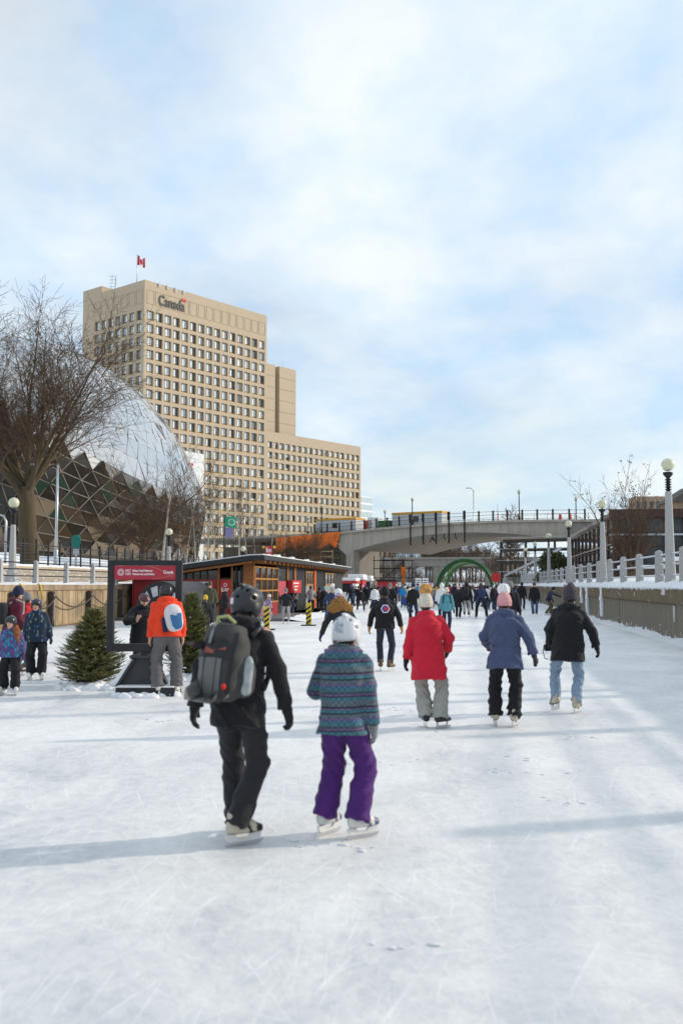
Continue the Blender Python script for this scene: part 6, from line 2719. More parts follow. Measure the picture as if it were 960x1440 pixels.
# ------------------------------------------------------------------ fir trees
def fir(label, p, H, R, seed, group):
    rnd = random.Random(seed)
    o = empty('fir_tree', p, 0, label, 'fir tree', group)
    mb = MB()
    mb.tube([(0, 0, 0), (0, 0, H * .95)], [.05, .012], 8)
    mb.build('trunk', M_BARK, o)
    mb = MB()

    def sprig(a, d, L, up):
        """one shoot: stem and two flat combs of needles plus a top row"""
        d = d.normalized()
        s = d.cross(up)
        if s.length < 1e-4:
            s = d.cross(Vector((1, 0, 0)))
        s.normalize()
        u = s.cross(d)
        mi = 1 if rnd.random() < .35 else (2 if rnd.random() < .22 else 0)
        n = max(4, int(L / .012))
        nl = .028 + .008 * rnd.random()
        for k in range(n):
            q = a + d * (L * (k + .3) / n)
            tl = nl * (1 - .45 * k / n)
            for sg_ in (-1, 1):
                nd = (d * .75 + s * sg_ * .9 + u * (.35 + .3 * rnd.random())).normalized()
                w = d * .0034
                t = q + nd * tl
                mb.add([q - w, q + w, t], [(0, 1, 2)], mi)
            if k % 2:
                nd = (d * .9 + u * .9 + s * rnd.uniform(-.4, .4)).normalized()
                w = s * .0034
                t = q + nd * tl
                mb.add([q - w, q + w, t], [(0, 1, 2)], mi)
        mb.tube([a, a + d * L], [.0035, .0015], 3, 3, False, False)
    nb = int(520 * H)
    for i in range(nb):
        f = (i + rnd.random()) / nb
        h = .03 + (H * .96 - .03) * (1 - (1 - f) ** 1.0)
        f = h / H
        az = rnd.random() * 2 * pi
        rr = R * (1.03 - f ** 1.75) * (0.93 + .08 * sin(az * 3 + seed + 5 * f) + rnd.uniform(-.16, .10)) * (min(1, .82 + f * .9))
        rr = max(rr, .05)
        di = Vector((cos(az), sin(az), 0))
        tip = Vector((0, 0, h + rr * rnd.uniform(.10, .42))) + di * rr
        st = Vector((0, 0, h - .02)) + di * .02
        ax_ = tip - st
        L = ax_.length
        ax_.normalize()
        mb.tube([st, tip], [.006, .002], 3, 3, False, False)
        step = .055
        k = max(.25, 1 - .30 / max(L, .01)) if L > .3 else .2
        m_ = max(2, int(L * (1 - k * .55) / step))
        for j in range(m_):
            t = k * .55 + (1 - k * .55) * j / m_
            q = st + ax_ * (L * t)
            for sg_ in (-1, 1):
                if rnd.random() < .12:
                    continue
                sd = ax_.cross(Vector((0, 0, 1))).normalized() * sg_
                d = (ax_ * rnd.uniform(.6, 1.1) + sd * rnd.uniform(.5, .95) + Vector((0, 0, rnd.uniform(-.1, .45))))
                sprig(q, d, rnd.uniform(.08, .13) * (1.1 - .3 * t), Vector((0, 0, 1)))
        sprig(tip - ax_ * .03, ax_ + Vector((0, 0, .25)), rnd.uniform(.08, .12), Vector((0, 0, 1)))
    for k in range(3):
        d = Vector((.12 * rnd.uniform(-1, 1), .12 * rnd.uniform(-1, 1), 1))
        sprig(Vector((0, 0, H * .9)), d, H * .10, Vector((1, 0, 0)))
    # snow caught in the branches
    for k in range(int(26 * H)):
        f = rnd.random() ** 1.6 * .8
        az = rnd.random() * 2 * pi
        rr = R * (1.0 - f ** 1.75) * rnd.uniform(.75, .97)
        r = rnd.uniform(.006, .026) * rnd.random() ** .5
        mb.ball((rr * cos(az), rr * sin(az), f * H + .08), (r * 1.5, r * 1.5, r * .7), 7, 5, 4)
    mb.build('crown', [mat('fir_needles', (0.17, 0.205, 0.065), 0.6, 0, 0.25, 5), mat('fir_needles_light', (0.33, 0.34, 0.11), 0.55, 0, 0.2, 5), mat('fir_needles_dark', (0.09, 0.115, 0.045), 0.65, 0, 0.2, 5), M_TWIG, M_SNOW], o, fix=False)
    return o


def mound(p, R, hgt, seed):
    rnd = random.Random(seed)
    S = SDF((-R - .25, -R - .25, -.12), (R + .25, R + .25, hgt + .2), .022)
    S.ell((0, 0, -.06), (R, R * .9, hgt + .06), .02)
    for k in range(60):
        a_, q = rnd.random() * 2 * pi, rnd.uniform(.5, 1.08)
        r = rnd.uniform(.025, .085)
        S.ell((R * q * cos(a_), R * .9 * q * sin(a_), max(0.0, hgt * (1 - q * q)) + r * .1), (r * 1.3, r, r * .8), .02)
    S.disp(lambda x, y, z: .012 * np.sin(31 * x + 2 * np.sin(23 * y)) * np.sin(37 * y + 3 * np.sin(19 * z)) + .007 * np.sin(83 * x) * np.sin(77 * y))
    me = S.mesh('snow_mound', [M_SNOW])
    o = link('snow_mound', me)
    o.location = p
    tag(o, kind='structure')


t1 = G(122, 968)
fir('plump fir tree in snow at the left of the photo frame sign', (t1.x, t1.y + .25, .02), Dp(122, 858, 17.1).z, .62, 3, 'cut fir trees beside the frame sign')
t2 = G(275, 955)
fir('slimmer fir tree between the frame sign and the backpack man', (t2.x - .12, t2.y + .1, .02), Dp(280, 843, 19.3).z + .12, .52, 8, 'cut fir trees beside the frame sign')
mound((t1.x + .05, t1.y + .15, 0), .66, .10, 5)
mound((t1.x + .75, t1.y - .05, 0), .35, .10, 6)
mound((t2.x, t2.y, 0), .62, .13, 9)
mound((t2.x - .55, t2.y - 1.6, 0), .45, .13, 12)
mound((sp.x + .1, sp.y - .35, 0), .55, .035, 21)

# loose shavings scraped up by the skates
mb = MB()
rnd = random.Random(4)
for k in range(30):
    y = 3.5 + 26 * rnd.random() ** 1.5
    cx, cy = rnd.uniform(-.62, .22) * y, y
    for j in range(rnd.randint(4, 22)):
        r = .006 + .016 * rnd.random() ** 3
        x_, y_ = cx + rnd.gauss(0, .22), cy + rnd.gauss(0, .10)
        mb.ball((x_, y_, r * .25), (r * rnd.uniform(1, 2.2), r * rnd.uniform(.8, 1.4), r * .4), 6, 4)
tag(mb.build('snow_shavings', M_SNOW, fix=False), 'loose snow shavings scattered in patches over the skated ice', 'snow', kind='stuff')

# striped marker posts
for px, py, pt, lab in ((375, 886, 853, 'left black and yellow striped marker post before the hut'), (434, 880, 848, 'right black and yellow striped marker post before the hut')):
    p = G(px, py)
    d_ = -p.x * sin(YAW) + p.y * cos(YAW)
    h = Dp(px, pt, d_).z
    o = empty('marker_post', p, 0, lab, 'marker post', 'striped posts on the ice')
    w = .115
    mb = MB()
    mb.box2((-w, -.05, .05), (w, .05, h))
    mb.build('post', M_YELLOW, o, 0.01)
    mb = MB()
    k = 0
    z = .05
    while z < h - .2:
        mb.add([(-w, -.054, z), (w, -.054, z + .16), (w, -.054, z + .26), (-w, -.054, z + .10)], [(0, 1, 2, 3)])
        z += .2
    mb.build('stripe', M_IRON, o, fix=False)
    mb = MB()
    mb.box2((-.32, -.16, .004), (.32, .16, .05))
    mb.build('foot', M_IRON, o)
# orange post beside the orange jacket
p = Dp(262, 880, 21)
o = empty('marker_post', (p.x, p.y, 0), 0, 'orange marker post between the frame sign and the slim fir tree', 'marker post')
mb = MB()
mb.lathe([(.045, .05), (.045, 1.25), (.03, 1.3)], 10)
mb.build('post', mat('safety_orange', (0.75, 0.25, 0.02), 0.5, 0, 0.08), o)
mb = MB()
mb.lathe([(.2, 0.0), (.2, .04), (.05, .07)], 12)
mb.build('foot', M_IRON, o)

# flags and banners
p = Dp(315, 790, 96)
o = empty('flagpole', (p.x, p.y, 2.8), 0, 'dark flagpole left of the hut roof carrying a green flag', 'flagpole')
hp = Dp(315, 725, 96).z - 2.8
mb = MB()
mb.tube([(0, 0, 0), (0, 0, hp)], [.07, .05], 8)
mb.build('pole', M_IRON, o)
mb = MB()
vs, fs = [], []
for i in range(13):
    for j in range(7):
        u, w = i / 12, j / 6
        vs.append((.05 + u * 1.15, .10 * sin(u * 7 + w), hp - .05 - w * 1.05 - .12 * u))
for i in range(12):
    for j in range(6):
        fs.append((i * 7 + j, i * 7 + j + 1, i * 7 + 8 + j, i * 7 + 7 + j))
mb.add(vs, fs, 0, True)
n = 18
for k in range(n):
    a0, a1 = 2 * pi * k / n, 2 * pi * (k + 1) / n
    q = []
    for r, a_ in ((.24, a0), (.31, a0), (.31, a1), (.24, a1)):
        u = .6 + r * cos(a_)
        w = .5 + r * sin(a_)
        q.append((.05 + u * 1.15, .10 * sin(u * 7 + w) - .02, hp - .05 - w * 1.05 - .12 * u))
    mb.add(q, [(0, 1, 2, 3)], 1)
me = mb.mesh('flag', [M_TEALFLAG, M_WHITE], fix=False)
f_ = link('flag', me)
f_.location = (p.x, p.y, 2.8)
tag(f_, 'green flag with a white ring on the dark pole behind the hut', 'flag')
mb = MB()
mb.box2((.12, -.02, 0), (.85, .02, .95))
b_ = mb.build('banner', M_PURPLE)
b_.location = (p.x, p.y, Dp(315, 756, 96).z)
tag(b_, 'mauve banner hanging below the green flag', 'banner')
p = Dp(378, 800, 92)
o = empty('banner_stand', (p.x, p.y, 2.6), 0, 'red banner sign with white letters and yellow lamps above the hut roof', 'sign')
zz = Dp(378, 781, 92).z - 2.6
mb = MB()
mb.box2((-.32, -.05, zz - .1), (.32, .05, zz + .85))
bd_ = mb.build('board', M_RED2, o, 0.03)
mb = MB()
mb.ball((0.05, -.05, zz + .08), (.16, .02, .07), 10, 6)
mb.box2((-.24, -.06, zz + .28), (-.13, -.052, zz + .74))
for k in range(3):
    mb.box2((-.09, -.06, zz + .30 + k * .11), (.24, -.052, zz + .36 + k * .11))
mb.build('white_mark', M_WHITE, bd_)
mb = MB()
mb.box2((-.05, -.03, 0), (.05, .03, zz - .1))
mb.build('post', M_IRON, o)
mb = MB()
for x, z in ((-.5, .75), (.5, .75), (-.5, 0), (.52, 0)):
    mb.ball((x, 0, zz + z), .13, 10, 8)
mb.build('lamp', M_YELLOW, o)
# ------------------------------------------------------------------ bare trees
class Tree:
    def __init__(self, seed):
        self.r = random.Random(seed)
        self.t, self.c = MB(), MB()
        self.tips = []
        self.nseg = 0

    def rv(self, s):
        return Vector((self.r.gauss(0, s), self.r.gauss(0, s), self.r.gauss(0, s)))

    def grow(self, p, d, L, rad, lev, P):
        """one limb; P: per-level settings"""
        S = P[lev]
        n = S['n']
        path, rr = [p.copy()], [rad]
        q, dd = p.copy(), d.normalized()
        end = rad * S.get('taper', .45)
        for i in range(n):
            dd = (dd + self.rv(S['wob']) + Vector((0, 0, S['up']))).normalized()
            q = q + dd * (L / n)
            path.append(q.copy())
            rr.append(rad + (end - rad) * (i + 1) / n)
        (self.t if lev <= P[0].get('trunk_levels', 1) else self.c).tube(path, rr, S['k'], 0, True, False)
        self.nseg += n
        if lev + 1 >= len(P):
            self.tips.append(q)
            return
        C = P[lev + 1]
        m = C['num'] if isinstance(C['num'], int) else self.r.randint(*C['num'])
        a0 = self.r.random() * 6.28
        for j in range(m):
            t = C['from'] + (1 - C['from']) * (j + self.r.random() * .8) / m
            t = min(t, .99)
            k = t * n
            i = min(int(k), n - 1)
            b = path[i].lerp(path[i + 1], k - i)
            ax = (path[i + 1] - path[i]).normalized()
            az = a0 + j * 2.4 + self.r.uniform(-.5, .5)
            s = ax.cross(Vector((0, 0, 1)) if abs(ax.z) < .9 else Vector((1, 0, 0))).normalized()
            u = s.cross(ax)
            ang = radians(C['ang']) * self.r.uniform(*C.get('var', (.7, 1.3)))
            nd = ax * cos(ang) + (s * cos(az) + u * sin(az)) * sin(ang)
            rb = (rr[i] + (rr[i + 1] - rr[i]) * (k - i)) * C['rr'] * self.r.uniform(.75, 1.1)
            self.grow(b, nd, L * C['len'] * self.r.uniform(.7, 1.25) * (1.15 - .45 * t), max(rb, P[0].get('rmin', .006)), lev + 1, P)
        if S.get('cont', True):   # leader goes on
            self.grow(q, dd, L * C['len'] * self.r.uniform(.8, 1.1), max(end * .95, P[0].get('rmin', .006)), lev + 1, P)


def bare_tree(name, label, cat, loc_, make, m_t, m_c, group=None):
    T = make()
    o = empty(name, loc_, 0, label, cat, group)
    T.t.build('trunk', m_t, o, fix=False)
    T.c.build('crown', m_c, o, fix=False)
    return o


def elm():
    T = Tree(5)
    P = [dict(n=5, wob=.03, up=.03, k=12, taper=.86, trunk_levels=1, rmin=.0085, cont=False),
         dict(num=14, **{'from': .74}, ang=30, var=(.25, 1.6), rr=.40, len=1.9, n=9, wob=.05, up=.035, k=9, taper=.26),
         dict(num=(7, 8), **{'from': .28}, ang=34, rr=.52, len=.50, n=6, wob=.07, up=.03, k=6, taper=.35),
         dict(num=(6, 7), **{'from': .22}, ang=36, rr=.55, len=.52, n=4, wob=.10, up=.02, k=4, taper=.45),
         dict(num=(5, 5), **{'from': .2}, ang=38, rr=.62, len=.54, n=3, wob=.12, up=.01, k=3, taper=.55),
         dict(num=(2, 3), **{'from': .2}, ang=36, rr=.7, len=.58, n=2, wob=.12, up=.0, k=3, taper=.6)]
    T.grow(Vector((0, 0, 0)), Vector((.03, 0, 1)), 4.5, .42, 0, P)
    return T


pE = XPl(42, 792, -22.6)
e = bare_tree('bare_tree', 'big bare tree with a forked mossy trunk and fanning crown at the left edge', 'tree', (pE.x, pE.y, 2.7), elm, M_BARK, M_TWIG, 'bare trees on the left terrace')
e.scale = (1.18, 1.18, .93)


def low_tree(seed=9):
    T = Tree(seed)
    P = [dict(n=3, wob=.04, up=.03, k=9, taper=.85, trunk_levels=0, rmin=.0085, cont=False),
         dict(num=10, **{'from': .5}, ang=54, rr=.50, len=2.15, n=7, wob=.08, up=.03, k=7, taper=.3),
         dict(num=(7, 8), **{'from': .15}, ang=38, rr=.5, len=.50, n=5, wob=.10, up=.05, k=5, taper=.4),
         dict(num=(6, 7), **{'from': .12}, ang=38, rr=.55, len=.50, n=3, wob=.12, up=.04, k=4, taper=.5),
         dict(num=(5, 6), **{'from': .12}, ang=38, rr=.62, len=.5, n=2, wob=.12, up=.02, k=3, taper=.6),
         dict(num=(2, 3), **{'from': .2}, ang=36, rr=.7, len=.6, n=2, wob=.12, up=.0, k=3, taper=.6)]
    T.grow(Vector((0, 0, 0)), Vector((0, 0, 1)), 2.3, .24, 0, P)
    return T


pE = XPl(201, 785, -24.5)
e = bare_tree('bare_tree', 'low wide bare tree with dense brown twigs before the glass hall', 'tree', (pE.x, pE.y, 2.8), low_tree, M_BARK, M_TWIG, 'bare trees on the left terrace')
e.scale = (1.12, 1.12, 1.05)


def vase_tree():
    T = Tree(21)
    P = [dict(n=2, wob=.02, up=.02, k=8, taper=.95, trunk_levels=0, rmin=.008, cont=False),
         dict(num=13, **{'from': .1}, ang=20, var=(.3, 1.7), rr=.27, len=5.6, n=7, wob=.05, up=.015, k=6, taper=.4),
         dict(num=(6, 7), **{'from': .25}, ang=30, rr=.55, len=.50, n=5, wob=.07, up=.05, k=4, taper=.4),
         dict(num=(4, 5), **{'from': .2}, ang=34, rr=.6, len=.48, n=3, wob=.1, up=.04, k=3, taper=.5),
         dict(num=(3, 4), **{'from': .2}, ang=34, rr=.65, len=.5, n=2, wob=.1, up=.02, k=3, taper=.6)]
    T.grow(Vector((0, 0, 0)), Vector((0, 0, 1)), .62, .30, 0, P)
    for q in T.tips:
        if q.z > 3.2 and T.r.random() < .14:
            for _ in range(3):
                b = q + T.rv(.06)
                T.c.ball(b, (.03, .03, .036), 5, 4, 0)
    return T


pE = Dp(889, 812, 56)
e = bare_tree('bare_tree', 'many stemmed bare tree with seed clusters in front of the glass pavilion', 'tree', (pE.x, pE.y, 2.0), vase_tree, M_TWIG, M_TWIG)
e.scale = (1.08, 1.08, .88)


def birch(seed):
    def f():
        T = Tree(seed)
        P = [dict(n=9, wob=.03, up=.04, k=6, taper=.25, trunk_levels=0, rmin=.009, cont=False),
             dict(num=16, **{'from': .25}, ang=38, rr=.42, len=.26, n=4, wob=.08, up=.05, k=4, taper=.4),
             dict(num=(5, 6), **{'from': .15}, ang=36, rr=.6, len=.45, n=3, wob=.1, up=.0, k=3, taper=.5),
             dict(num=(2, 3), **{'from': .2}, ang=36, rr=.7, len=.5, n=2, wob=.1, up=-.02, k=3, taper=.6)]
        T.grow(Vector((0, 0, 0)), Vector((.04, 0, 1)), 7.8, .10, 0, P)
        return T
    return f


bproto = [birch(31)(), birch(32)(), birch(33)()]
bmesh_ = [(b.t.mesh('trunk', M_BIRCH, fix=False), b.c.mesh('crown', M_TWIGFAR, fix=False)) for b in bproto]
blab = {228: 'pale thin birch rising just left of the globe lamp behind the frame sign', 250: 'pale birch sapling just right of the globe lamp behind the frame sign', 262: 'second birch sapling right of the globe lamp, before the glass hall foot', 276: 'birch sapling below the right tip of the glass hall',
        292: 'tall birch at the meeting of glass hall and tan tower', 302: 'birch between the glass hall tip and the green flag', 336: 'pale birch just right of the green flag', 349: 'birch rising behind the hut roof corner', 359: 'birch right of the hut roof corner before the orange sheeting',
        379: 'birch behind the red banner sign', 396: 'rightmost birch before the orange sheeting'}
for k, (px, lab) in enumerate(blab.items()):
    p = XPl(px, 790, -21.9 - (k % 3) * .9)
    h = (1.0, .72, .70, .8, 1.05, .9, .95, 1.0, .9, .95, .8)[k] * 1.08
    o = empty('birch_tree', (p.x, p.y, 2.6), k * 1.3, lab, 'tree', 'birches on the left terrace')
    o.scale = (h, h, h)
    for n_, me in zip(('trunk', 'crown'), bmesh_[k % 3]):
        link(n_, me, o)
# brown bushes before the orange sheeting
bush = low_tree(14)
bm_ = (bush.t.mesh('trunk', M_TWIG, fix=False), bush.c.mesh('crown', M_TWIG, fix=False))
for px, d_, sc_, rz, lab in ((415, 104, .82, 0, 'dense brown bare bush before the orange sheeting'), (392, 112, .62, 2, 'smaller brown bare bush behind the hut roof left of the dense bush'), (352, 100, .55, 4, 'low brown bare bush behind the hut roof corner')):
    p = Dp(px, 800, d_)
    o = empty('bare_bush', (p.x, p.y, 2.0), rz, lab, 'bush', 'bare bushes behind the hut')
    o.scale = (sc_, sc_, sc_)
    for n_, me in zip(('trunk', 'crown'), bm_):
        link(n_, me, o)


def far_tree(seed, H=9):
    T = Tree(seed)
    P = [dict(n=4, wob=.04, up=.03, k=6, taper=.6, trunk_levels=1, rmin=.03, cont=True),
         dict(num=6, **{'from': .35}, ang=38, rr=.5, len=.85, n=5, wob=.07, up=.05, k=5, taper=.35),
         dict(num=(6, 7), **{'from': .2}, ang=38, rr=.55, len=.5, n=4, wob=.1, up=.04, k=3, taper=.45),
         dict(num=(5, 6), **{'from': .15}, ang=38, rr=.6, len=.5, n=3, wob=.12, up=.02, k=3, taper=.55),
         dict(num=(2, 3), **{'from': .2}, ang=36, rr=.7, len=.6, n=2, wob=.12, up=.0, k=3, taper=.6)]
    T.grow(Vector((0, 0, 0)), Vector((0, 0, 1)), H * .42, .22, 0, P)
    return (T.t.mesh('trunk', M_TWIGFAR, fix=False), T.c.mesh('crown', M_TWIGFAR, fix=False))


fproto = [far_tree(s) for s in (41, 42, 43)]
rnd = random.Random(77)
ft = []
# (px, depth, scale)
for px, d_, s in [(528, 232, .9), (548, 250, .8), (565, 262, 1.0), (585, 240, .7), (604, 330, 1.2), (622, 335, 1.35), (640, 330, 1.25), (655, 340, 1.1), (668, 352, 1.2), (684, 322, .9), (512, 240, .9), (598, 360, 1.2), (612, 348, 1.1), (630, 355, 1.2), (646, 345, 1.0), (660, 362, 1.2), (676, 345, 1.1), (690, 350, 1.2), (556, 340, 1.1), (540, 350, 1.2), (636, 380, 1.5), (664, 385, 1.5), (608, 385, 1.4), (632, 362, 1.1), (648, 372, 1.0), (575, 345, 1.0)]:
    ft.append((px, d_, s * (1.45 if d_ > 300 else 1.0), 'bare trees beyond the far bridge', 'bare brown tree in the thicket around the far bridge'))
for px, d_, s in [(700, 205, 1.0), (712, 190, .95), (724, 176, .9), (692, 228, 1.0), (738, 168, .75)]:
    ft.append((px, d_, s, 'bare trees on the right bank', 'bare brown tree on the right bank beyond the bridge'))
for px, d_, s in [(502, 215, .95), (490, 205, .9), (520, 222, .85)]:
    ft.append((px, d_, s, 'bare trees left of the far bridge', 'bare tree standing below the left springing of the bridge'))
for k, (px, d_, s, gr, lab) in enumerate(ft):
    p = Dp(px, 815, d_)
    o = empty('bare_tree', (p.x, p.y, 1.2 if d_ < 310 else 2.6), k * 1.7, lab, 'tree', gr)
    o.scale = (s, s, s)
    for n_, me in zip(('trunk', 'crown'), fproto[k % 3]):
        link(n_, me, o)
p = bridge_pt(717, 30)
o = empty('bare_tree', (p.x, p.y, 2.5), 0.4, 'bare tree top showing over the bridge railing near the right globe lamp', 'tree')
o.scale = (1.45, 1.45, 1.45)
for n_, me in zip(('trunk', 'crown'), fproto[1]):
    link(n_, me, o)
# the brown thicket that closes the end of the canal reads as one mass
mb = MB()
rnd = random.Random(99)
for k in range(9000):
    x = rnd.uniform(-75, 48)
    y = rnd.uniform(338, 392) if abs(x + 4) < 26 else rnd.uniform(212, 300)
    if abs(x + 5) < 17 and y < 330:
        continue
    h = rnd.uniform(2.0, 7.5) * (.8 + .3 * sin(x * .21)) 
    z0 = 1.0 + rnd.random() * h * .75
    d = Vector((rnd.gauss(0, .5), rnd.gauss(0, .3), 1)).normalized()
    a = Vector((x, y, z0))
    b = a + d * rnd.uniform(.8, 2.6)
    w = Vector((rnd.uniform(.025, .07), 0, 0))
    mb.add([a - w, a + w, b + w * .3, b - w * .3], [(0, 1, 2, 3)])
tag(mb.build('thicket', M_TWIGFAR, fix=False), 'brown leafless thicket massed along the far banks behind the bridges', 'thicket', kind='stuff')
# cedar bush on the right bank
S = SDF((-2.2, -2.2, -.2), (2.2, 2.2, 3.4), .1)
mb = MB()
rnd = random.Random(5)
for k in range(5200):
    a_ = rnd.random() * 6.28
    f = rnd.random()
    R0 = 1.75 * (1 - .45 * f ** 2) * (1 + .22 * sin(3 * a_ + 4 * f) + .1 * sin(7 * a_)) * rnd.uniform(.55, 1.02)
    c = Vector((R0 * cos(a_), R0 * sin(a_), .15 + 2.6 * f * (1 + .12 * sin(2 * a_))))
    s = rnd.uniform(.07, .15)
    d1 = Vector((rnd.gauss(0, 1), rnd.gauss(0, 1), rnd.gauss(.6, 1))).normalized() * s
    d2 = Vector((rnd.gauss(0, 1), rnd.gauss(0, 1), rnd.gauss(0, .6))).normalized() * s * .7
    mb.add([c - d1, c + d2, c + d1, c - d2], [(0, 1, 2, 3)], 1 if rnd.random() < .3 else 0)
p = Dp(779, 806, 96)
o = empty('cedar_bush', (p.x, p.y, 1.95), 0, 'rounded green cedar bush behind the right railing under the bridge end', 'bush')
mb.build('crown', [mat('cedar_green', (0.055, 0.075, 0.025), 0.8, 0, 0.3, 2), mat('cedar_olive', (0.12, 0.115, 0.045), 0.8, 0, 0.2, 2)], o, fix=False)
mb = MB()
for k in range(6):
    mb.tube([(0, 0, 0), (.5 * cos(k), .5 * sin(k), 1.3), (.8 * cos(k), .8 * sin(k), 2.2)], [.06, .04, .02], 5)
mb.build('trunk', M_TWIG, o)
# unseen bare trees added on the right bank to shade the near ice
shade = elm()
sm_t, sm_c = shade.t.mesh('trunk', M_BARK, fix=False), shade.c.mesh('crown', M_TWIG, fix=False)
for k, (x, y, s, rz) in enumerate(((13.0, 2.0, .85, .4), (17.0, 9.5, .9, 2.2), (12.5, -6.0, .9, 3.9))):
    o = empty('bare_tree', (x, y, 2.0), rz, 'unseen bare tree added on the right bank to shade the near ice', 'tree', 'added shade trees on the near right bank')
    o.scale = (s, s, s)
    link('trunk', sm_t, o)
    link('crown', sm_c, o)
# ------------------------------------------------------------------ the skaters
def away(p, deg=0):
    return atan2(-p.x, p.y) + radians(deg)


def toward(p, deg=0):
    return away(p, 180 + deg)


def pt_stripes(N, L, O):
    """knitted-look bands in teal, slate, mauve and black"""
    sp_ = N.new('ShaderNodeSeparateXYZ')
    L.new(O, sp_.inputs[0])
    z = math_n(N, L, 'ADD', sp_.outputs['Z'], math_n(N, L, 'MULTIPLY', sp_.outputs['X'], -0.03))
    fr = math_n(N, L, 'FRACT', math_n(N, L, 'MULTIPLY', z, 4.2))
    T, S_, M_, K, D_ = (.065, .19, .235), (.125, .165, .195), (.18, .11, .25), (.022, .025, .032), (.07, .09, .11)
    r = ramp(N, [(0, S_), (.10, T), (.20, K), (.235, M_), (.29, D_), (.36, T), (.47, (.08, .16, .26)), (.55, M_), (.60, S_), (.70, K), (.74, T), (.84, M_), (.88, K), (.93, S_)], 'CONSTANT')
    L.new(fr, r.inputs['Fac'])
    ck = N.new('ShaderNodeTexChecker')
    ck.inputs['Scale'].default_value = 46
    L.new(O, ck.inputs['Vector'])
    return mixc(N, L, math_n(N, L, 'MULTIPLY', ck.outputs['Fac'], .45), r.outputs['Color'], (.03, .035, .045))


def pt_cells(cols, scale, sharp=.5):
    def f(N, L, O):
        v = N.new('ShaderNodeTexVoronoi')
        v.inputs['Scale'].default_value = scale
        v.inputs['Randomness'].default_value = 1
        L.new(mapping(N, L, O, (1.5, 1, .8), (.4, .3, .9)), v.inputs['Vector'])
        wn = N.new('ShaderNodeTexWhiteNoise')
        L.new(v.outputs['Position'], wn.inputs['Vector'])
        n = len(cols)
        r = ramp(N, [(i / n, c) for i, c in enumerate(cols)], 'CONSTANT')
        L.new(wn.outputs['Value'], r.inputs['Fac'])
        k = math_n(N, L, 'GREATER_THAN', v.outputs['Distance'], sharp)
        return mixc(N, L, k, r.outputs['Color'], cols[0])
    return f


C = {}
for n_, c_ in dict(black=(.012, .012, .015), coal=(.022, .022, .026), navy=(.018, .024, .055), navy2=(.03, .042, .10), red=(.56, .014, .035), redj=(.42, .02, .025), orange=(.80, .055, .015), blue=(.068, .086, .165), teal=(.10, .30, .36), sky=(.03, .26, .56), denim=(.20, .29, .42),
                   denim2=(.06, .09, .17), grey=(.20, .195, .20), greyl=(.34, .335, .34), stone=(.33, .33, .30), white=(.72, .72, .73), maroon=(.10, .012, .03), purple=(.075, .018, .15), khaki=(.13, .10, .05), brown=(.11, .07, .04), olive=(.08, .08, .045),
                   pink=(.62, .17, .27), cream=(.66, .60, .50), pinkhat=(.66, .33, .33), greyhat=(.075, .065, .075), green=(.02, .08, .055), yellow=(.6, .38, .04), plumhat=(.16, .05, .26), royal=(.03, .07, .30)).items():
    C[n_] = cloth(n_, c_)
C['stripes'] = cloth('banded_knit', None, pattern=pt_stripes)
C['leaf'] = cloth('dark_leaf_print', None, pattern=pt_cells([(.02, .03, .055), (.03, .10, .20), (.02, .03, .05), (.16, .20, .12), (.05, .16, .28), (.02, .028, .05)], 17, .42))
C['confetti'] = cloth('teal_plum_print', None, pattern=pt_cells([(.06, .07, .16), (.03, .28, .42), (.20, .03, .22), (.05, .10, .20), (.04, .20, .36), (.16, .05, .26)], 24, .6))
C['floral'] = cloth('pink_floral_print', None, pattern=pt_cells([(.42, .36, .48), (.62, .16, .30), (.22, .18, .40), (.62, .50, .58), (.10, .12, .30)], 13, .6))
C['plaid'] = cloth('plaid_print', None, pattern=pt_cells([(.30, .29, .29), (.05, .05, .05), (.5, .48, .48), (.14, .13, .13)], 16, .7))
POM_TAN = mat('tan_fur', (.52, .27, .08), .95, 0, .3, 30)
POM_WHITE = mat('white_fur', (.78, .76, .75), .95, 0, .12, 30)
HELM_B = mat('black_helmet', (.030, .032, .036), .28, 0, .1)
HELM_W = mat('white_helmet', (.66, .66, .68), .28, 0, .05)
HELM_R = mat('dark_red_helmet', (.10, .03, .035), .3, 0, .4, 18)
HELM_N = mat('navy_helmet', (.03, .032, .05), .3, 0, .2)

# ---- 1 man with the big rucksack
F1 = G(334, 1187)
H1 = 1.70
pose1 = dict(lean=5, side=-1, twist=0, px=0.0, hyaw=-16, hpitch=-6, feet=((-.10, .24, 10, 0, 0), (.02, -.06, -45, 0, 0)), hands=((.33, .02, -.93), (.30, .08, -.94)), elbow=((.6, -.8, 0), (.5, -.8, 0)), hunch=.04)
p1 = person('adult in black jacket and helmet wearing a big grey rucksack, nearest the camera', F1, away(F1, -20), H1, pose1,
            dict(mat=C['black'], hem=.095, puff=.023, flare=.004, hood='down', wr=.018, ph=.4, wide=1.02),
            dict(mat=C['coal'], loose=.020, flare=.014, wr=.012, ph=2.1, cuff=.085), dict(kind='helmet', mat=HELM_B, size=1.07), 'black', 'hockey_cream', 'fair', 'high')
J = p1['J']
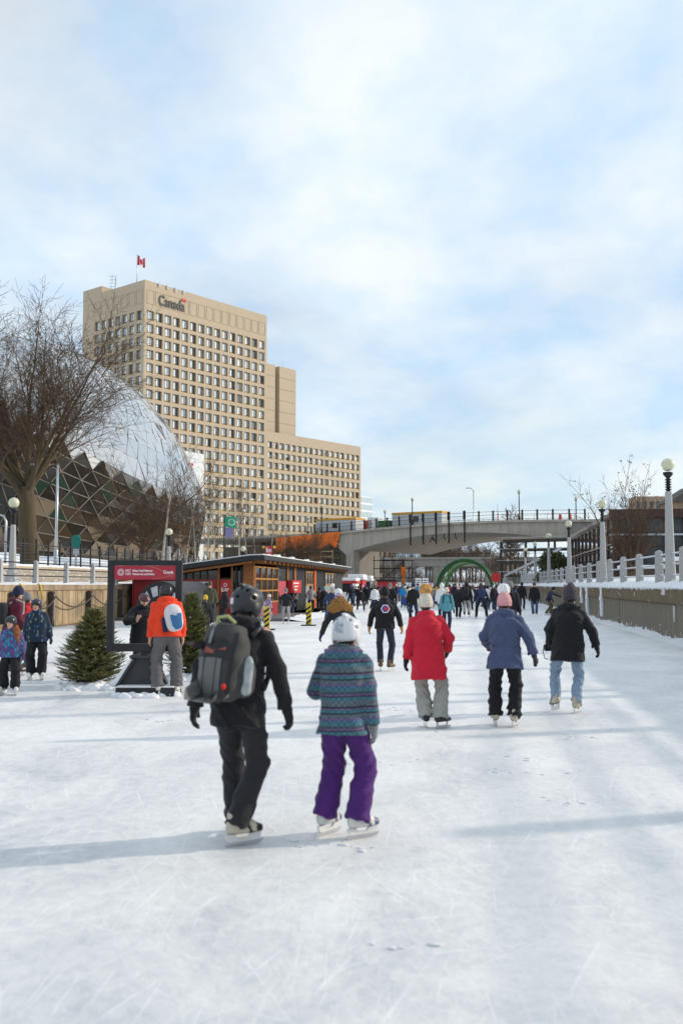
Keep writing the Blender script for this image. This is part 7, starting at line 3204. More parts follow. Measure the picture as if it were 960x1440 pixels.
# helmet cage
mb = MB()
hd, hx_, hy_, hz_ = [Vector(J[k]) for k in ('head', 'hx', 'hy', 'hz')]
q = H1
for k in range(5):
    z = .022 - k * .020
    mb.tube([hd + hx_ * (q * .058 * sin(a)) + hy_ * (q * (.010 + .078 * cos(a))) + hz_ * (q * z) for a in [(-1.35 + 2.7 * i / 14) for i in range(15)]], .0028, 5)
for k in range(5):
    a = -1.0 + .5 * k
    mb.tube([hd + hx_ * (q * .058 * sin(a)) + hy_ * (q * (.010 + .078 * cos(a))) + hz_ * (q * z) for z in (.03, .0, -.03, -.06)], .0028, 5)
mb.build('cage', M_GALV, p1['hat'])
bx, by, bz3 = Vector(J['ax']), Vector(J['ay']), Vector(J['az'])
decal(p1['hat'], p1['hat'], hd - hx_ * .028 * q + hz_ * .012 * q - hy_ * .12, hx_, hz_, [(-.018, -.022), (.018, -.022), (.018, .022), (-.018, .022)], mat('white_sticker', (.7, .7, .74), .4, 0, 0), 'sticker', .003, 2, .2, 2)
# the rucksack, worn but a thing of its own
bp = empty('backpack', F1, away(F1, -20), 'large dark grey rucksack with a light grey front panel and red tail light', 'backpack')
P_ = Vector(J['P'])
cB = P_ + bz3 * .165 * q - by * .215 - bx * .025
tilt = Matrix.Rotation(radians(6), 3, by)
bx, bz3 = tilt @ bx, tilt @ bz3
S = SDF(np.array(cB) - .42, np.array(cB) + .42, .011)
Rb = [np.array(bx), np.array(by), np.array(bz3)]
S.ell(cB + bz3 * .0, (.155, .112, .245), 0, Rb, p=3.8)
S.ell(cB - by * .06 - bz3 * .07, (.145, .098, .185), .03, Rb, p=3.2)
S.ell(cB + bz3 * .12 + by * .02 - bx * .03, (.132, .098, .145), .04, Rb, p=3.0)
S.ell(cB + bx * .17 - bz3 * .10, (.055, .075, .13), .03, Rb, p=2.4)
S.disp(folds(.012, 3.3))
me = S.mesh('pack_body', [mat('pack_grey', (.055, .054, .053), .8, 0, .15, 9, .3, 220)])
pb = link('pack_body', me, bp)


def pk(u, v):
    return cB + bx * u + bz3 * v - by * .35


def rr_(w, h, r=.04):
    return [(-w + r, -h), (w - r, -h), (w, -h + r), (w, h - r), (w - r, h), (-w + r, h), (-w, h - r), (-w, -h + r)]


decal(bp, pb, cB + bx * -.045 - bz3 * .105 - by * .30, bx, bz3, [(-.095, -.155), (.085, -.165), (.075, .14), (-.10, .125)], mat('panel_grey', (.155, .155, .152), .75, 0, .1, 6, .3, 200), 'front_panel', .010, 8, .4)
for du in (-.045, .04):
    decal(bp, pb, cB + bx * (-.045 + du) - bz3 * .105 - by * .30, bx, bz3, [(-.003, -.155), (.003, -.155), (.003, .13), (-.003, .13)], M_BLACK, 'seam', .013, 3, .4, 8)
decal(bp, pb, cB + bx * -.03 + bz3 * .085 - by * .30, bx, bz3, [(-.135, -.05), (.13, -.06), (.125, .02), (.03, .075), (-.06, .07), (-.14, .03)], M_BLACK, 'pocket_flap', .012, 7, .4)
for sg_ in (-1, 1):
    decal(bp, pb, cB + bx * (-.03 + sg_ * .04) + bz3 * .082 - by * .30, bx, bz3, [(-.04, -.012 + sg_ * .012), (.04, -.012 - sg_ * -.016), (.04, .010 + sg_ * .016), (-.04, .006 - sg_ * .012)], mat('dull_red_mark', (.30, .07, .06), .6, 0, .2), 'flash_mark', .016, 3, .4)
decal(bp, pb, cB + bx * .095 - bz3 * .05 - by * .30, bx, bz3, [(-.012, -.21), (.012, -.21), (.012, .26), (-.012, .26)], M_BLACK, 'side_strap', .010, 4, .4, 10)
tl_ = cB + bx * .075 - bz3 * .155 - by * .175
mb = MB()
mb.ball(tl_, (.017, .013, .021), 12, 8)
mb.build('tail_light', mat('red_lens', (.75, .02, .015), .3, 0, 0), bp)
mb = MB()
mb.tube([cB + bx * (-.07) + bz3 * .235 - by * .05, cB + bx * (-.065) + bz3 * .30 - by * .06, cB + bx * .0 + bz3 * .315 - by * .05, cB + bx * .055 + bz3 * .27 - by * .04], .013, 8)
mb.build('haul_loop', mat('lime_webbing', (.36, .40, .16), .7, 0, .1), bp)
mb = MB()
mb.tube([cB + bx * -.075 + bz3 * .27 - by * .055, cB + bx * -.08 + bz3 * .19 - by * .10, cB + bx * -.078 + bz3 * .12 - by * .135], .010, 6)
mb.build('webbing', M_GREYP, bp)
S = SDF(np.array(cB + bx * .21 - bz3 * .08) - .2, np.array(cB + bx * .21 - bz3 * .08) + .2, .01)
cc_ = cB + bx * .185 - bz3 * .07 - by * .04
S.cone(cc_ - bz3 * .10, cc_ + bz3 * .08, .038, .036, .01)
S.cone(cc_ + bz3 * .08, cc_ + bz3 * .115, .02, .018, .02)
link('bottle', S.mesh('bottle', [mat('clear_plastic', (.34, .37, .38), .15, 0, .25, 14)]), bp)
for sd in (-1, 1):
    sh = Vector(J['sh%d' % (0 if sd < 0 else 1)])
    base = P_ + bx * sd * .10
    mb = MB()
    pth = [P_ + bx * sd * .085 + bz3 * (.275 * q) - by * .13, P_ + bx * sd * .10 + bz3 * (.318 * q) - by * .02, P_ + bx * sd * .115 + bz3 * (.295 * q) + by * .10, P_ + bx * sd * .125 + bz3 * (.22 * q) + by * .165, P_ + bx * sd * .15 + bz3 * (.12 * q) + by * .14, P_ + bx * sd * .18 + bz3 * (.07 * q) - by * .02]
    mb.tube(pth, .02, 8)
    mb.build('shoulder_strap', M_BLACK, bp)

# ---- 2 child in the white helmet
F2 = G(482, 1178)
pose2 = dict(lean=3, hyaw=-14, hpitch=-8, head=1.10, feet=((-.16, .05, -28, 0, 0), (.13, -.03, -48, 0, 0)), hands=((.12, .62, -.55), (.16, .02, -.98)), side=1)
p2 = person('child in white helmet, banded teal jacket and purple snow trousers', F2, away(F2, -8), 1.455, pose2,
            dict(mat=C['stripes'], hem=.075, puff=.028, flare=.010, hood='down', wr=.013, ph=1.2, wide=1.02),
            dict(mat=C['purple'], loose=.030, flare=.018, wr=.012, ph=.7, cuff=.075), dict(kind='helmet', mat=HELM_W, size=1.09), 'kid', 'kid_blue', 'fair', 'high')
J = p2['J']
q = 1.455
hd, hx_, hy_, hz_ = [Vector(J[k]) for k in ('head', 'hx', 'hy', 'hz')]
nk, ax_, ay_, az_ = [Vector(J[k]) for k in ('neck', 'ax', 'ay', 'az')]
S = SDF(np.array(nk) - .22, np.array(nk) + .24, .010)
for k in range(16):
    u0, u1 = 2 * pi * k / 16, 2 * pi * (k + 1) / 16
    c0, c1 = [nk + az_ * (.040 - .014 * cos(3 * u)) + ax_ * (.098 * cos(u)) + ay_ * (.088 * sin(u)) for u in (u0, u1)]
    S.cone(c0, c1, .030, .030, .02)
S.cone(nk - ax_ * .09 - ay_ * .05 + az_ * .03, nk - ax_ * .165 - ay_ * .04 - az_ * .03, .028, .02, .03)
S.disp(folds(.006, 2.2, 2))
link('scarf', S.mesh('scarf', [cloth('coral_fleece', (.62, .17, .10))]), p2['root'])
for u, v, w_, h_ in ((-.02, .045, .030, .034), (-.005, .005, .024, .007)):
    decal(p2['hat'], p2['hat'], hd + hx_ * u + hz_ * v - hy_ * .14, hx_, hz_, [(-w_, -h_), (w_, -h_), (w_, h_), (-w_, h_)], mat('grey_vent', (.40, .41, .46), .5, 0, 0), 'vent_grille', .003, 2, .2, 2)
mb = MB()
for k in range(4):
    z = .015 - k * .022
    mb.tube([hd + hx_ * (q * .062 * sin(a)) + hy_ * (q * (.012 + .084 * cos(a))) + hz_ * (q * z) for a in [(-1.35 + 2.7 * i / 12) for i in range(13)]], .0026, 5)
mb.build('cage', M_WHITE, p2['hat'])

# ---- 3 red coat
F3 = G(608, 1024)
p3 = person('woman in a long red coat and cream pompom hat with pale grey trousers', F3, away(F3, 4), 1.58,
            dict(lean=4, side=-2, px=-.05, hyaw=2, hpitch=-5, feet=((-.09, .03, 6, 0, 0), (.10, -.05, -48, 0, 0)), hands=((.24, .02, -.965), (.20, .30, -.78)), elbow=((.2, -1, 0), (.45, -1, 0)), hunch=.03),
            dict(mat=C['red'], hem=.19, puff=.038, flare=.030, collar=True, wr=.014, ph=2.6, wide=1.06), dict(mat=C['stone'], loose=.030, flare=.026, wr=.015, ph=1.5, cuff=.075),
            dict(kind='pompom', mat=cloth('cream_knit', (.62, .55, .46)), pom=POM_TAN), 'black', 'figure_dark', 'fair', 'high')
J = p3['J']
nk, ax_, ay_, az_ = [Vector(J[k]) for k in ('neck', 'ax', 'ay', 'az')]
S = SDF(np.array(nk) - .22, np.array(nk) + .2, .011)
for k in range(16):
    u0, u1 = 2 * pi * k / 16, 2 * pi * (k + 1) / 16
    for rad_, zz, th in ((.095, .005, .030), (.088, .045, .024), (.086, .075, .016)):
        c0, c1 = [nk + az_ * zz + ax_ * (rad_ * cos(u)) + ay_ * (rad_ * .92 * sin(u)) for u in (u0, u1)]
        S.cone(c0, c1, th, th, .015)
link('collar', S.mesh('collar', [C['red']]), p3['root'])

# ---- 4 blue parka
F4 = G(711, 1022)
p4 = person('woman in a slate blue parka and pink hat with white pompom', F4, away(F4, -2), 1.595,
            dict(lean=7, hyaw=10, hpitch=-8, feet=((-.145, .05, 12, 0, 0), (.115, -.02, -14, 0, 0)), hands=((.16, .62, -.62), (.40, .06, -.88)), elbow=((.35, -1, 0), (.5, -1, .0)), hunch=.03),
            dict(mat=C['blue'], hem=.115, puff=.044, flare=.028, hood='down', wr=.020, waist=True, ph=3.9, wide=1.06), dict(mat=C['black'], loose=.026, flare=.016, wr=.016, ph=2.9, cuff=.075),
            dict(kind='pompom', mat=cloth('pink_knit', (.66, .32, .33)), pom=POM_WHITE), 'mitt_grey', 'hockey_cream', 'fair', 'high')

# ---- 5 black parka, jeans, camera
F5 = G(800, 1003)
p5 = person('man in black hooded parka, plum grey beanie and pale jeans by the right wall', F5, away(F5, -4), 1.655,
            dict(lean=6, side=2, hyaw=-12, hpitch=-6, feet=((-.20, .05, 30, .035, -.20 * 57), (.10, -.02, -16, 0, 0)), hands=((.20, .22, -.86), (.42, .10, -.88)), elbow=((.3, -1, 0), (.5, -.8, 0)), handdir=((.1, .9, -.4), None), hunch=.03),
            dict(mat=C['black'], hem=.135, puff=.042, flare=.022, hood='down', wr=.018, ph=5.1, wide=1.10), dict(mat=cloth('pale_denim', (.24, .33, .44)), loose=.016, flare=.006, wr=.017, ph=4.4, cuff=.05),
            dict(kind='tall', mat=cloth('plum_grey_knit', (.062, .05, .062))), 'black', 'hockey_cream', 'fair', 'high')
J = p5['J']
w_ = F5 + Matrix.Rotation(away(F5, -4), 3, 'Z') @ Vector(J['wr0'] + J['hd0'] * .10)
cm = empty('camera', w_, away(F5, 20), 'black camera held low in the left hand of the man in jeans', 'camera')
mb = MB()
mb.box((0, 0, -.005), (.15, .07, .10))
mb.box((0, 0, .06), (.06, .06, .035))
mb.box((.06, 0, -.075), (.04, .065, .05))
mb.build('camera_body', M_BLACK, cm, .01)
mb = MB()
mb.tube([(-.01, .03, -.005), (-.01, .12, -.005)], [.042, .045], 16)
mb.tube([(-.01, .12, -.005), (-.01, .14, -.005)], [.045, .038], 16)
mb.build('lens', M_IRON, cm)
mb = MB()
mb.tube([(-.075, 0, .04), (-.10, .0, -.06), (-.07, .01, -.16), (-.02, 0, -.17)], .006, 6)
mb.build('wrist_strap', M_BLACK, cm)

# ---- 6 hexagon jacket
F6 = G(541, 944)
p6 = person('man in a black jacket with a red and blue hexagon on the back', F6, away(F6, -3), 1.655,
            dict(lean=5, hyaw=4, hpitch=-6, feet=((-.10, .10, 10, 0, 0), (.11, -.02, -30, 0, 0)), hands=((.30, .05, -.93), (.34, .02, -.92)), elbow=((.5, -.9, 0), (.5, -.9, 0)), hunch=.03),
            dict(mat=C['black'], hem=.045, puff=.028, wr=.007, ph=.2, wide=1.16), dict(mat=cloth('dark_navy_twill', (.022, .028, .048)), loose=.010, wr=.006, cuff=.04), dict(kind='beanie', mat=C['black']), 'tan', 'figure_brown', 'fair', 'mid')
J = p6['J']
P_, ax_, ay_, az_ = [Vector(J[k]) for k in ('P', 'ax', 'ay', 'az')]
ce = P_ + az_ * .205 * 1.655 - ay_ * .3 + ax_ * .02
hexa = lambda r: [(r * cos(pi / 2 + k * pi / 3 + pi / 6), r * sin(pi / 2 + k * pi / 3 + pi / 6)) for k in range(6)]
em = decal(p6['root'], p6['jacket'], ce, ax_, az_, hexa(.098), M_WHITE, 'emblem', .005, 5, .3)
decal(em, p6['jacket'], ce, ax_, az_, hexa(.076), mat('emblem_blue', (.05, .07, .35), .6, 0, 0), 'emblem_field', .009, 5, .3)
decal(em, p6['jacket'], ce + ax_ * .012, ax_, az_, [(-.02, -.03), (.03, -.05), (.058, 0), (.03, .05), (-.02, .03), (-.045, 0)], mat('emblem_red', (.62, .03, .04), .6, 0, 0), 'emblem_mark', .013, 4, .3)


# ---- 7 curly haired woman leaning to the left
def curls(parts):
    J = parts['J']
    hd, hx, hy, hz = J['head'], J['hx'], J['hy'], J['hz']
    S = SDF(hd - .42, hd + .30, .014)
    R = [hx, hy, hz]
    S.ell(hd - hz * .09 - hy * .05, (.185, .12, .15), .03, R)
    S.ell(hd - hz * .19 - hy * .09, (.265, .12, .13), .05, R)
    S.ell(hd + hz * .02 - hy * .02, (.098, .10, .10), .04, R)
    S.disp(lambda x, y, z: .016 * np.sin(38 * x + 6 * np.sin(23 * z)) * np.sin(31 * z + 4 * np.sin(29 * x)) + .009 * np.sin(95 * x + 3 * np.sin(60 * z)))
    S.disp(lambda x, y, z: -.03 * np.clip(np.sin(24 * x + 2 * np.sin(14 * z)), 0, 1) * np.clip((hd[2] - .20 - z) / .1, 0, 1))
    link('hair', S.mesh('hair', [m_bark('curly_hair', (.50, .26, .085), (.17, .075, .024), 34)]), parts['root'])


F7 = Dp(484, 900, 19.6)
F7.z = 0
p7 = person('leaning woman with long curly auburn hair and purple white pompom hat', F7, away(F7, 4), 1.60,
            dict(lean=14, side=-9, crouch=.04, hyaw=4, hpitch=-14, feet=((-.15, .25, 16, 0, 0), (.14, -.10, -25, 0, 0)), hands=((.56, .20, -.78), (.22, .25, -.9)), elbow=((.3, -1, .1), (.2, -1, 0)), hunch=.03),
            dict(mat=C['coal'], hem=.08, puff=.026, wr=.007, ph=1.0), dict(mat=C['black'], loose=.014, wr=.006),
            dict(kind='pompom', mat=cloth('purple_white_knit', None, pattern=lambda N, L, O: (lambda w: (L.new(O, w.inputs['Vector']), setattr(w, 'bands_direction', 'Z'), setattr(w.inputs['Scale'], 'default_value', 7.0), mixc(N, L, math_n(N, L, 'GREATER_THAN', w.outputs['Fac'], .72), (.20, .035, .30), (.62, .58, .64)))[-1])(N.new('ShaderNodeTexWave'))), pom=POM_WHITE), 'purple', 'figure_dark', 'fair', 'mid', hair=curls)

# ---- 8 orange jacket and day pack
F8 = G(234, 979)
pose8 = dict(lean=6, hyaw=8, hpitch=-8, feet=((-.14, .03, 14, 0, 0), (.17, .06, -22, 0, 0)), hands=((.16, .16, -.95), (.16, .10, -.96)), hunch=.04, sole=.085)
p8 = person('man in bright orange jacket and grey snow trousers before the frame sign', F8, away(F8, 6), 1.735, pose8,
            dict(mat=C['orange'], hem=.02, puff=.046, flare=-.008, hood='down', wr=.016, ph=.9, wide=1.06, quilt=.006), dict(mat=cloth('warm_grey_nylon', (.125, .115, .118)), loose=.034, flare=.02, wr=.017, ph=3.0, cuff=.07),
            dict(kind='helmet', mat=HELM_B), None, 'hockey_white', 'fair', 'mid')
J = p8['J']
P_, ax_, ay_, az_ = [Vector(J[k]) for k in ('P', 'ax', 'ay', 'az')]
dp = empty('daypack', F8, away(F8, 6), 'small white and blue day pack on the orange jacket', 'backpack')
cB = P_ + az_ * .145 * 1.735 - ay_ * .205 + ax_ * .085
tilt = Matrix.Rotation(radians(-9), 3, ay_)
bx, bz3, by = tilt @ ax_, tilt @ az_, ay_
Rb = [np.array(bx), np.array(by), np.array(bz3)]
S = SDF(np.array(cB) - .32, np.array(cB) + .32, .012)
S.ell(cB, (.145, .095, .215), 0, Rb, p=2.8)
S.ell(cB + bz3 * .10, (.115, .085, .13), .03, Rb)
pb = link('pack_body', S.mesh('pack_body', [cloth('pack_white', (.62, .61, .64))]), dp)
decal(dp, pb, cB - bz3 * .05 + bx * .02 - by * .25, bx, bz3, [(-.085, .10), (.105, .115), (.09, -.10), (.055, -.135), (-.03, -.135), (-.07, -.07)], cloth('pack_blue', (.05, .16, .34)), 'front_pocket', .012, 6, .35)
decal(dp, pb, cB + bz3 * .045 + bx * .02 - by * .25, bx, bz3, [(-.025, -.008), (.025, -.008), (.025, .008), (-.025, .008)], M_WHITE, 'tag', .016, 2, .35)
for sd in (-1, 1):
    mb = MB()
    mb.tube([P_ + ax_ * (sd * .07) + az_ * (.27 * 1.735) - ay_ * .12, P_ + ax_ * (sd * .10) + az_ * (.325 * 1.735) - ay_ * .02, P_ + ax_ * (sd * .12) + az_ * (.28 * 1.735) + ay_ * .12, P_ + ax_ * (sd * .15) + az_ * (.14 * 1.735) + ay_ * .15, P_ + ax_ * (sd * .19) + az_ * (.08 * 1.735) - ay_ * .06], .018, 8)
    mb.build('shoulder_strap', C['navy'], dp)
mb = MB()
c_ = cB - bx * .165 - bz3 * .09
mb.tube([c_ - bz3 * .11, c_ + bz3 * .09], .038, 12)
mb.tube([c_ + bz3 * .09, c_ + bz3 * .13], [.03, .022], 12)
mb.build('bottle', C['navy'], dp)

# ---- 9 woman with the phone
F9 = Dp(199, 950, 18.3)
F9.z = 0
p9 = person('woman in black down coat and dark red bike helmet holding up a phone', F9, toward(F9, 12), 1.56,
            dict(lean=3, hyaw=6, hpitch=-16, feet=((-.1, 0, 8, 0, 0), (.1, .02, -8, 0, 0)), hands=((.3, .2, -.85), (.02, .62, -.30)), elbow=((.5, -1, 0), (1.2, -.1, -1)), handdir=(None, (-.25, .55, .75)), palm=(None, (-.9, -.4, .2))),
            dict(mat=C['black'], hem=.16, puff=.046, flare=.01, collar=True, wr=.005, quilt=.012, ph=1.7, wide=1.08), dict(mat=C['coal'], loose=.02, wr=.006, cuff=.06), dict(kind='bike', mat=HELM_R), None, 'hockey_black', 'fair', 'mid')
J = p9['J']
rz9 = toward(F9, 12)
tp = Matrix.Rotation(rz9, 3, 'Z')
w_ = F9 + tp @ Vector(J['wr1'] + J['hd1'] * .11 + J['hn1'] * .028)
ph_ = empty('phone', w_, rz9, 'dark phone held up in the bare hand of the woman in black', 'phone')
mb = MB()
mb.box((0, 0, 0), (.075, .010, .15))
k_ = mb.build('phone_body', M_BLACK, ph_, .004)
mb = MB()
mb.box((.0, -.0062, 0), (.068, .002, .138))
mb.build('screen', M_WINDOW, ph_)
k_.rotation_euler = (radians(-30), 0, radians(-15))
S = SDF(np.array(J['neck']) - .2, np.array(J['neck']) + .2, .012)
for k in range(14):
    u0, u1 = 2 * pi * k / 14, 2 * pi * (k + 1) / 14
    S.cone(J['neck'] + J['az'] * .05 + J['ax'] * .06 * cos(u0) + J['ay'] * .06 * sin(u0), J['neck'] + J['az'] * .05 + J['ax'] * .06 * cos(u1) + J['ay'] * .06 * sin(u1), .025, .025, .01)
link('neck_warmer', S.mesh('neck_warmer', [cloth('bright_blue_fleece', (.06, .17, .55))]), p9['root'])

# ---- 10, 11 children at the left
F10 = G(52, 956)
person('smiling child in dark leaf print jacket and black helmet at left', F10, toward(F10, -6), 1.42,
       dict(lean=3, head=1.12, hyaw=-12, hpitch=2, feet=((-.10, .03, 20, 0, 0), (.13, 0, -14, 0, 0)), hands=((.22, .08, -.95), (.22, .05, -.95)), side=3),
       dict(mat=C['leaf'], hem=.07, puff=.042, flare=.01, collar=True, wr=.007, ph=2.2, wide=1.12), dict(mat=C['black'], loose=.038, flare=.012, wr=.010, ph=1.1, cuff=.065), dict(kind='helmet', mat=HELM_N), 'mitt_navy', 'hockey_black', 'fair', 'mid')


def ponytail(parts):
    J = parts['J']
    a = J['head'] - J['hz'] * .07 + J['hx'] * -.09
    S = SDF(a - .35, a + .2, .014)
    S.cone(a, a - J['hz'] * .10 - J['hx'] * .03 + J['hy'] * .03, .045, .05, .02)
    S.cone(a - J['hz'] * .10 - J['hx'] * .03 + J['hy'] * .03, a - J['hz'] * .23 - J['hx'] * .05 + J['hy'] * .04, .05, .02, .03)
    S.disp(lambda x, y, z: .008 * np.sin(60 * x + 5 * np.sin(22 * z)))
    link('hair', S.mesh('hair', [m_bark('copper_hair', (.40, .16, .06), (.18, .06, .025), 30)]), parts['root'])


F11 = G(15, 977)
person('small child in teal and plum print jacket with copper ponytail at the left edge', F11, toward(F11, -14), 1.155,
       dict(lean=3, head=1.28, hyaw=-10, hpitch=0, feet=((-.12, .05, 22, 0, 0), (.16, -.02, -16, 0, 0)), hands=((.22, .08, -.95), (.22, .05, -.95))),
       dict(mat=C['confetti'], hem=.06, puff=.040, flare=.012, collar=True, wr=.006, ph=4.2, wide=1.14), dict(mat=C['black'], loose=.036, flare=.012, wr=.009, ph=2.3, cuff=.065), dict(kind='helmet', mat=HELM_B), 'purple', 'hockey_black', 'fair', 'mid', hair=ponytail)
F12 = Dp(16, 950, 19.8)
F12.z = 0
p12 = person('person in maroon jacket and navy beanie at the left edge looking right', F12, away(F12, -62), 1.66,
             dict(lean=4, hyaw=-8, hpitch=-4, feet=((-.1, 0, 8, 0, 0), (.1, .05, -8, 0, 0)), hands=((.18, .3, -.88), (.18, .25, -.88))), dict(mat=C['maroon'], hem=.07, puff=.038, hood='down', wr=.008, ph=.5, wide=1.08), dict(mat=C['denim2'], loose=.016, wr=.008), dict(kind='beanie', mat=C['navy']), 'black', 'figure_dark', 'fair', 'mid')
J = p12['J']
mb = MB()
P_, ax_, ay_, az_ = [Vector(J[k]) for k in ('P', 'ax', 'ay', 'az')]
sk_ = empty('daypack', F12, away(F12, -62), 'grey strapped day pack on the maroon jacket at the left edge', 'backpack')
S = SDF(np.array(P_ + az_ * .25 - ay_ * .25) - .35, np.array(P_ + az_ * .25 - ay_ * .25) + .35, .018)
S.ell(P_ + az_ * .27 - ay_ * .25, (.15, .10, .22), 0, [np.array(ax_), np.array(ay_), np.array(az_)], p=2.8)
link('pack_body', S.mesh('pack_body', [C['coal']]), sk_)
for sd in (-1, 1):
    mb = MB()
    mb.tube([P_ + ax_ * (sd * .07) + az_ * .46 - ay_ * .14, P_ + ax_ * (sd * .11) + az_ * .555 - ay_ * .02, P_ + ax_ * (sd * .14) + az_ * .50 + ay_ * .12, P_ + ax_ * (sd * .20) + az_ * .30 + ay_ * .10, P_ + ax_ * (sd * .20) + az_ * .16 - ay_ * .08], .024, 8)
    mb.build('shoulder_strap', C['greyl'], sk_)
F13 = G(42, 944)
person('person in red jacket, grey cap and jeans behind the leaf print child', F13, away(F13, 70), 1.53,
       dict(lean=4, hyaw=-30, hpitch=-4, feet=((-.1, 0, 8, 0, 0), (.1, .08, -8, 0, 0)), hands=((.18, .5, -.6), (.2, .25, -.88))), dict(mat=C['redj'], hem=.06, puff=.032, wr=.007, ph=3.5), dict(mat=C['denim2'], loose=.014, wr=.007), dict(kind='beanie', mat=C['grey']), 'black', 'figure_brown', 'fair', 'mid')

# ------------------------------------------------------------------ people in the middle distance: poses and cuts shared, colours their own
POSES = {
    'stand': dict(lean=2),
    'stand2': dict(lean=4, feet=((-.12, .05, 14, 0, 0), (.12, -.04, -20, 0, 0)), hands=((.24, .3, -.85), (.2, .1, -.96))),
    'pocket': dict(lean=3, hands=((.18, .32, -.72), (.18, .32, -.72)), elbow=((.6, -1, 0), (.6, -1, 0)), feet=((-.13, 0, 10, 0, 0), (.13, .02, -12, 0, 0))),
    'stride': dict(lean=12, crouch=.04, feet=((-.10, .22, 6, 0, 0), (.20, -.30, -32, .03, -12)), hands=((.25, .45, -.75), (.28, -.35, -.85))),
    'wide': dict(lean=8, crouch=.03, feet=((-.26, .05, 20, 0, 0), (.26, -.08, -24, 0, 0)), hands=((.34, .1, -.90), (.34, .15, -.90))),
    'bend': dict(lean=34, crouch=.08, side=14, feet=((-.2, .1, 10, 0, 0), (.18, -.2, -20, 0, 0)), hands=((.3, .5, -.7), (.3, .5, -.7)), hpitch=-20),
    'point': dict(lean=22, crouch=.05, feet=((-.08, .12, 10, 0, 0), (.12, -.12, -24, 0, 0)), hands=((.25, .95, -.05), (.3, .35, -.75)), hpitch=-6),
}
CUTS = {'short': dict(hem=.05, puff=.03, wr=.006), 'hood': dict(hem=.07, puff=.034, hood='down', wr=.006), 'long': dict(hem=.20, puff=.034, flare=.02, wr=.006), 'up': dict(hem=.09, puff=.036, hood='up', wr=.006)}


def extra(label, px, py, d, face, cols, hat=('beanie', 'black'), pose='stand', cut='short', top=None, skates='hockey_black', group='skaters in the middle distance', gloves='black', pom=None, mir=False):
    """cols = jacket, trousers; py = photo row of the feet, or d = distance when they are hidden"""
    if d is None:
        p = G(px, py)
        d = -p.x * sin(YAW) + p.y * cos(YAW)
    p = Dp(px, 900, d)
    p.z = 0
    H = 1.68
    if top is not None:
        H = min(1.85, max(1.1, Dp(px, top, d).z - .085 - (.09 if pom else .02)))
    f = {'A': away(p), 'T': toward(p), 'L': away(p, 90), 'R': away(p, -90)}[face[0]] + radians(float(face[1:] or 0))
    res = 'mid' if d < 32 else 'low'
    q = person(label, p, f, 1.7, POSES[pose], dict(mat=C[cols[0]], **CUTS[cut]), dict(mat=C[cols[1]], loose=.016, wr=.006), dict(kind=hat[0], mat=C[hat[1]] if hat[1] in C else MATS[hat[1]], pom=pom) if hat else None, gloves, skates, 'fair', res, None, group, (pose, cut, hat[0] if hat else None, bool(pom), res, bool(gloves)))
    s = H / 1.7
    q['root'].scale = (s, s, s)
    return q


def worn(q, name, label, m, size=(.15, .10, .22)):
    """a pack on the back of a middle distance skater"""
    J = q['J']
    P_, ax_, ay_, az_ = [Vector(J[k]) for k in ('P', 'ax', 'ay', 'az')]
    r = q['root']
    o = empty(name, r.location, r.rotation_euler.z, label, 'backpack')
    o.scale = r.scale
    c = P_ + az_ * .28 - ay_ * .22
    S = SDF(np.array(c) - .34, np.array(c) + .34, .02)
    S.ell(c, size, 0, [np.array(ax_), np.array(ay_), np.array(az_)], p=2.8)
    link('pack_body', S.mesh('pack_body', [m]), o)
    for sd in (-1, 1):
        mb = MB()
        mb.tube([P_ + ax_ * (sd * .08) + az_ * .46 - ay_ * .14, P_ + ax_ * (sd * .11) + az_ * .56, P_ + ax_ * (sd * .13) + az_ * .50 + ay_ * .14, P_ + ax_ * (sd * .16) + az_ * .26 + ay_ * .16, P_ + ax_ * (sd * .19) + az_ * .16 - ay_ * .08], .022, 6)
        mb.build('shoulder_strap', m, o)


E_ = extra
E_('man in black jacket over grey hoodie and grey trousers standing facing us before the hut', 402, 877, None, 'T-5', ('coal', 'greyl'), ('beanie', 'grey'), 'pocket', 'short', 827)
E_('child in pink and violet floral snowsuit by the left striped post', 377, 876, None, 'R40', ('floral', 'floral'), ('beanie', 'white'), 'stand', 'short', 835, 'boots')
q = E_('person in black with a grey pack standing with back to us at the hut window', 387, 866, None, 'A-10', ('black', 'black'), ('beanie', 'olive'), 'stand2', 'short', 825)
worn(q, 'daypack', 'grey day pack on the person in black at the hut window', C['greyl'])
E_('person in dark coat and pink hat by the hut ramp, half turned', 410, 864, None, 'R10', ('navy', 'denim2'), ('beanie', 'pinkhat'), 'stand2', 'short', 824)
E_('person in white and grey jacket on the hut ramp under the red sign box', 415, 862, None, 'L20', ('cream', 'black'), None, 'pocket', 'short', 823)
E_('person in light grey jacket with back to us beside the hut door', 437, 862, None, 'A10', ('greyl', 'black'), ('beanie', 'coal'), 'pocket', 'hood', 824)
E_('person in brown coat by the hut door right of the light grey jacket', 448, 860, None, 'A-30', ('brown', 'coal'), ('beanie', 'black'), 'stand2', 'short', 826)
E_('person in teal hat and black jacket near the right striped post', 456, 864, None, 'A20', ('black', 'black'), ('beanie', 'teal'), 'stand', 'short', 825)
E_('man in blue grey jacket and pale beanie facing us behind the curly haired woman', 466, 0, 42, 'T10', ('navy2', 'denim2'), ('pompom', 'greyl'), 'stride', 'short', 820, pom=POM_WHITE)
E_('person in bright blue jacket in the left part of the crowd', 494, 853, None, 'A-30', ('sky', 'coal'), ('beanie', 'black'), 'stride', 'short', 824)
E_('skater all in black striding towards us left of the hexagon jacket', 507, 860, None, 'T10', ('black', 'navy'), ('beanie', 'black'), 'wide', 'short', 826)
E_('person in pale blue vest just left of the hexagon jacket', 527, 0, 62, 'A10', ('white', 'navy'), ('beanie', 'brown'), 'stand', 'short', 823)
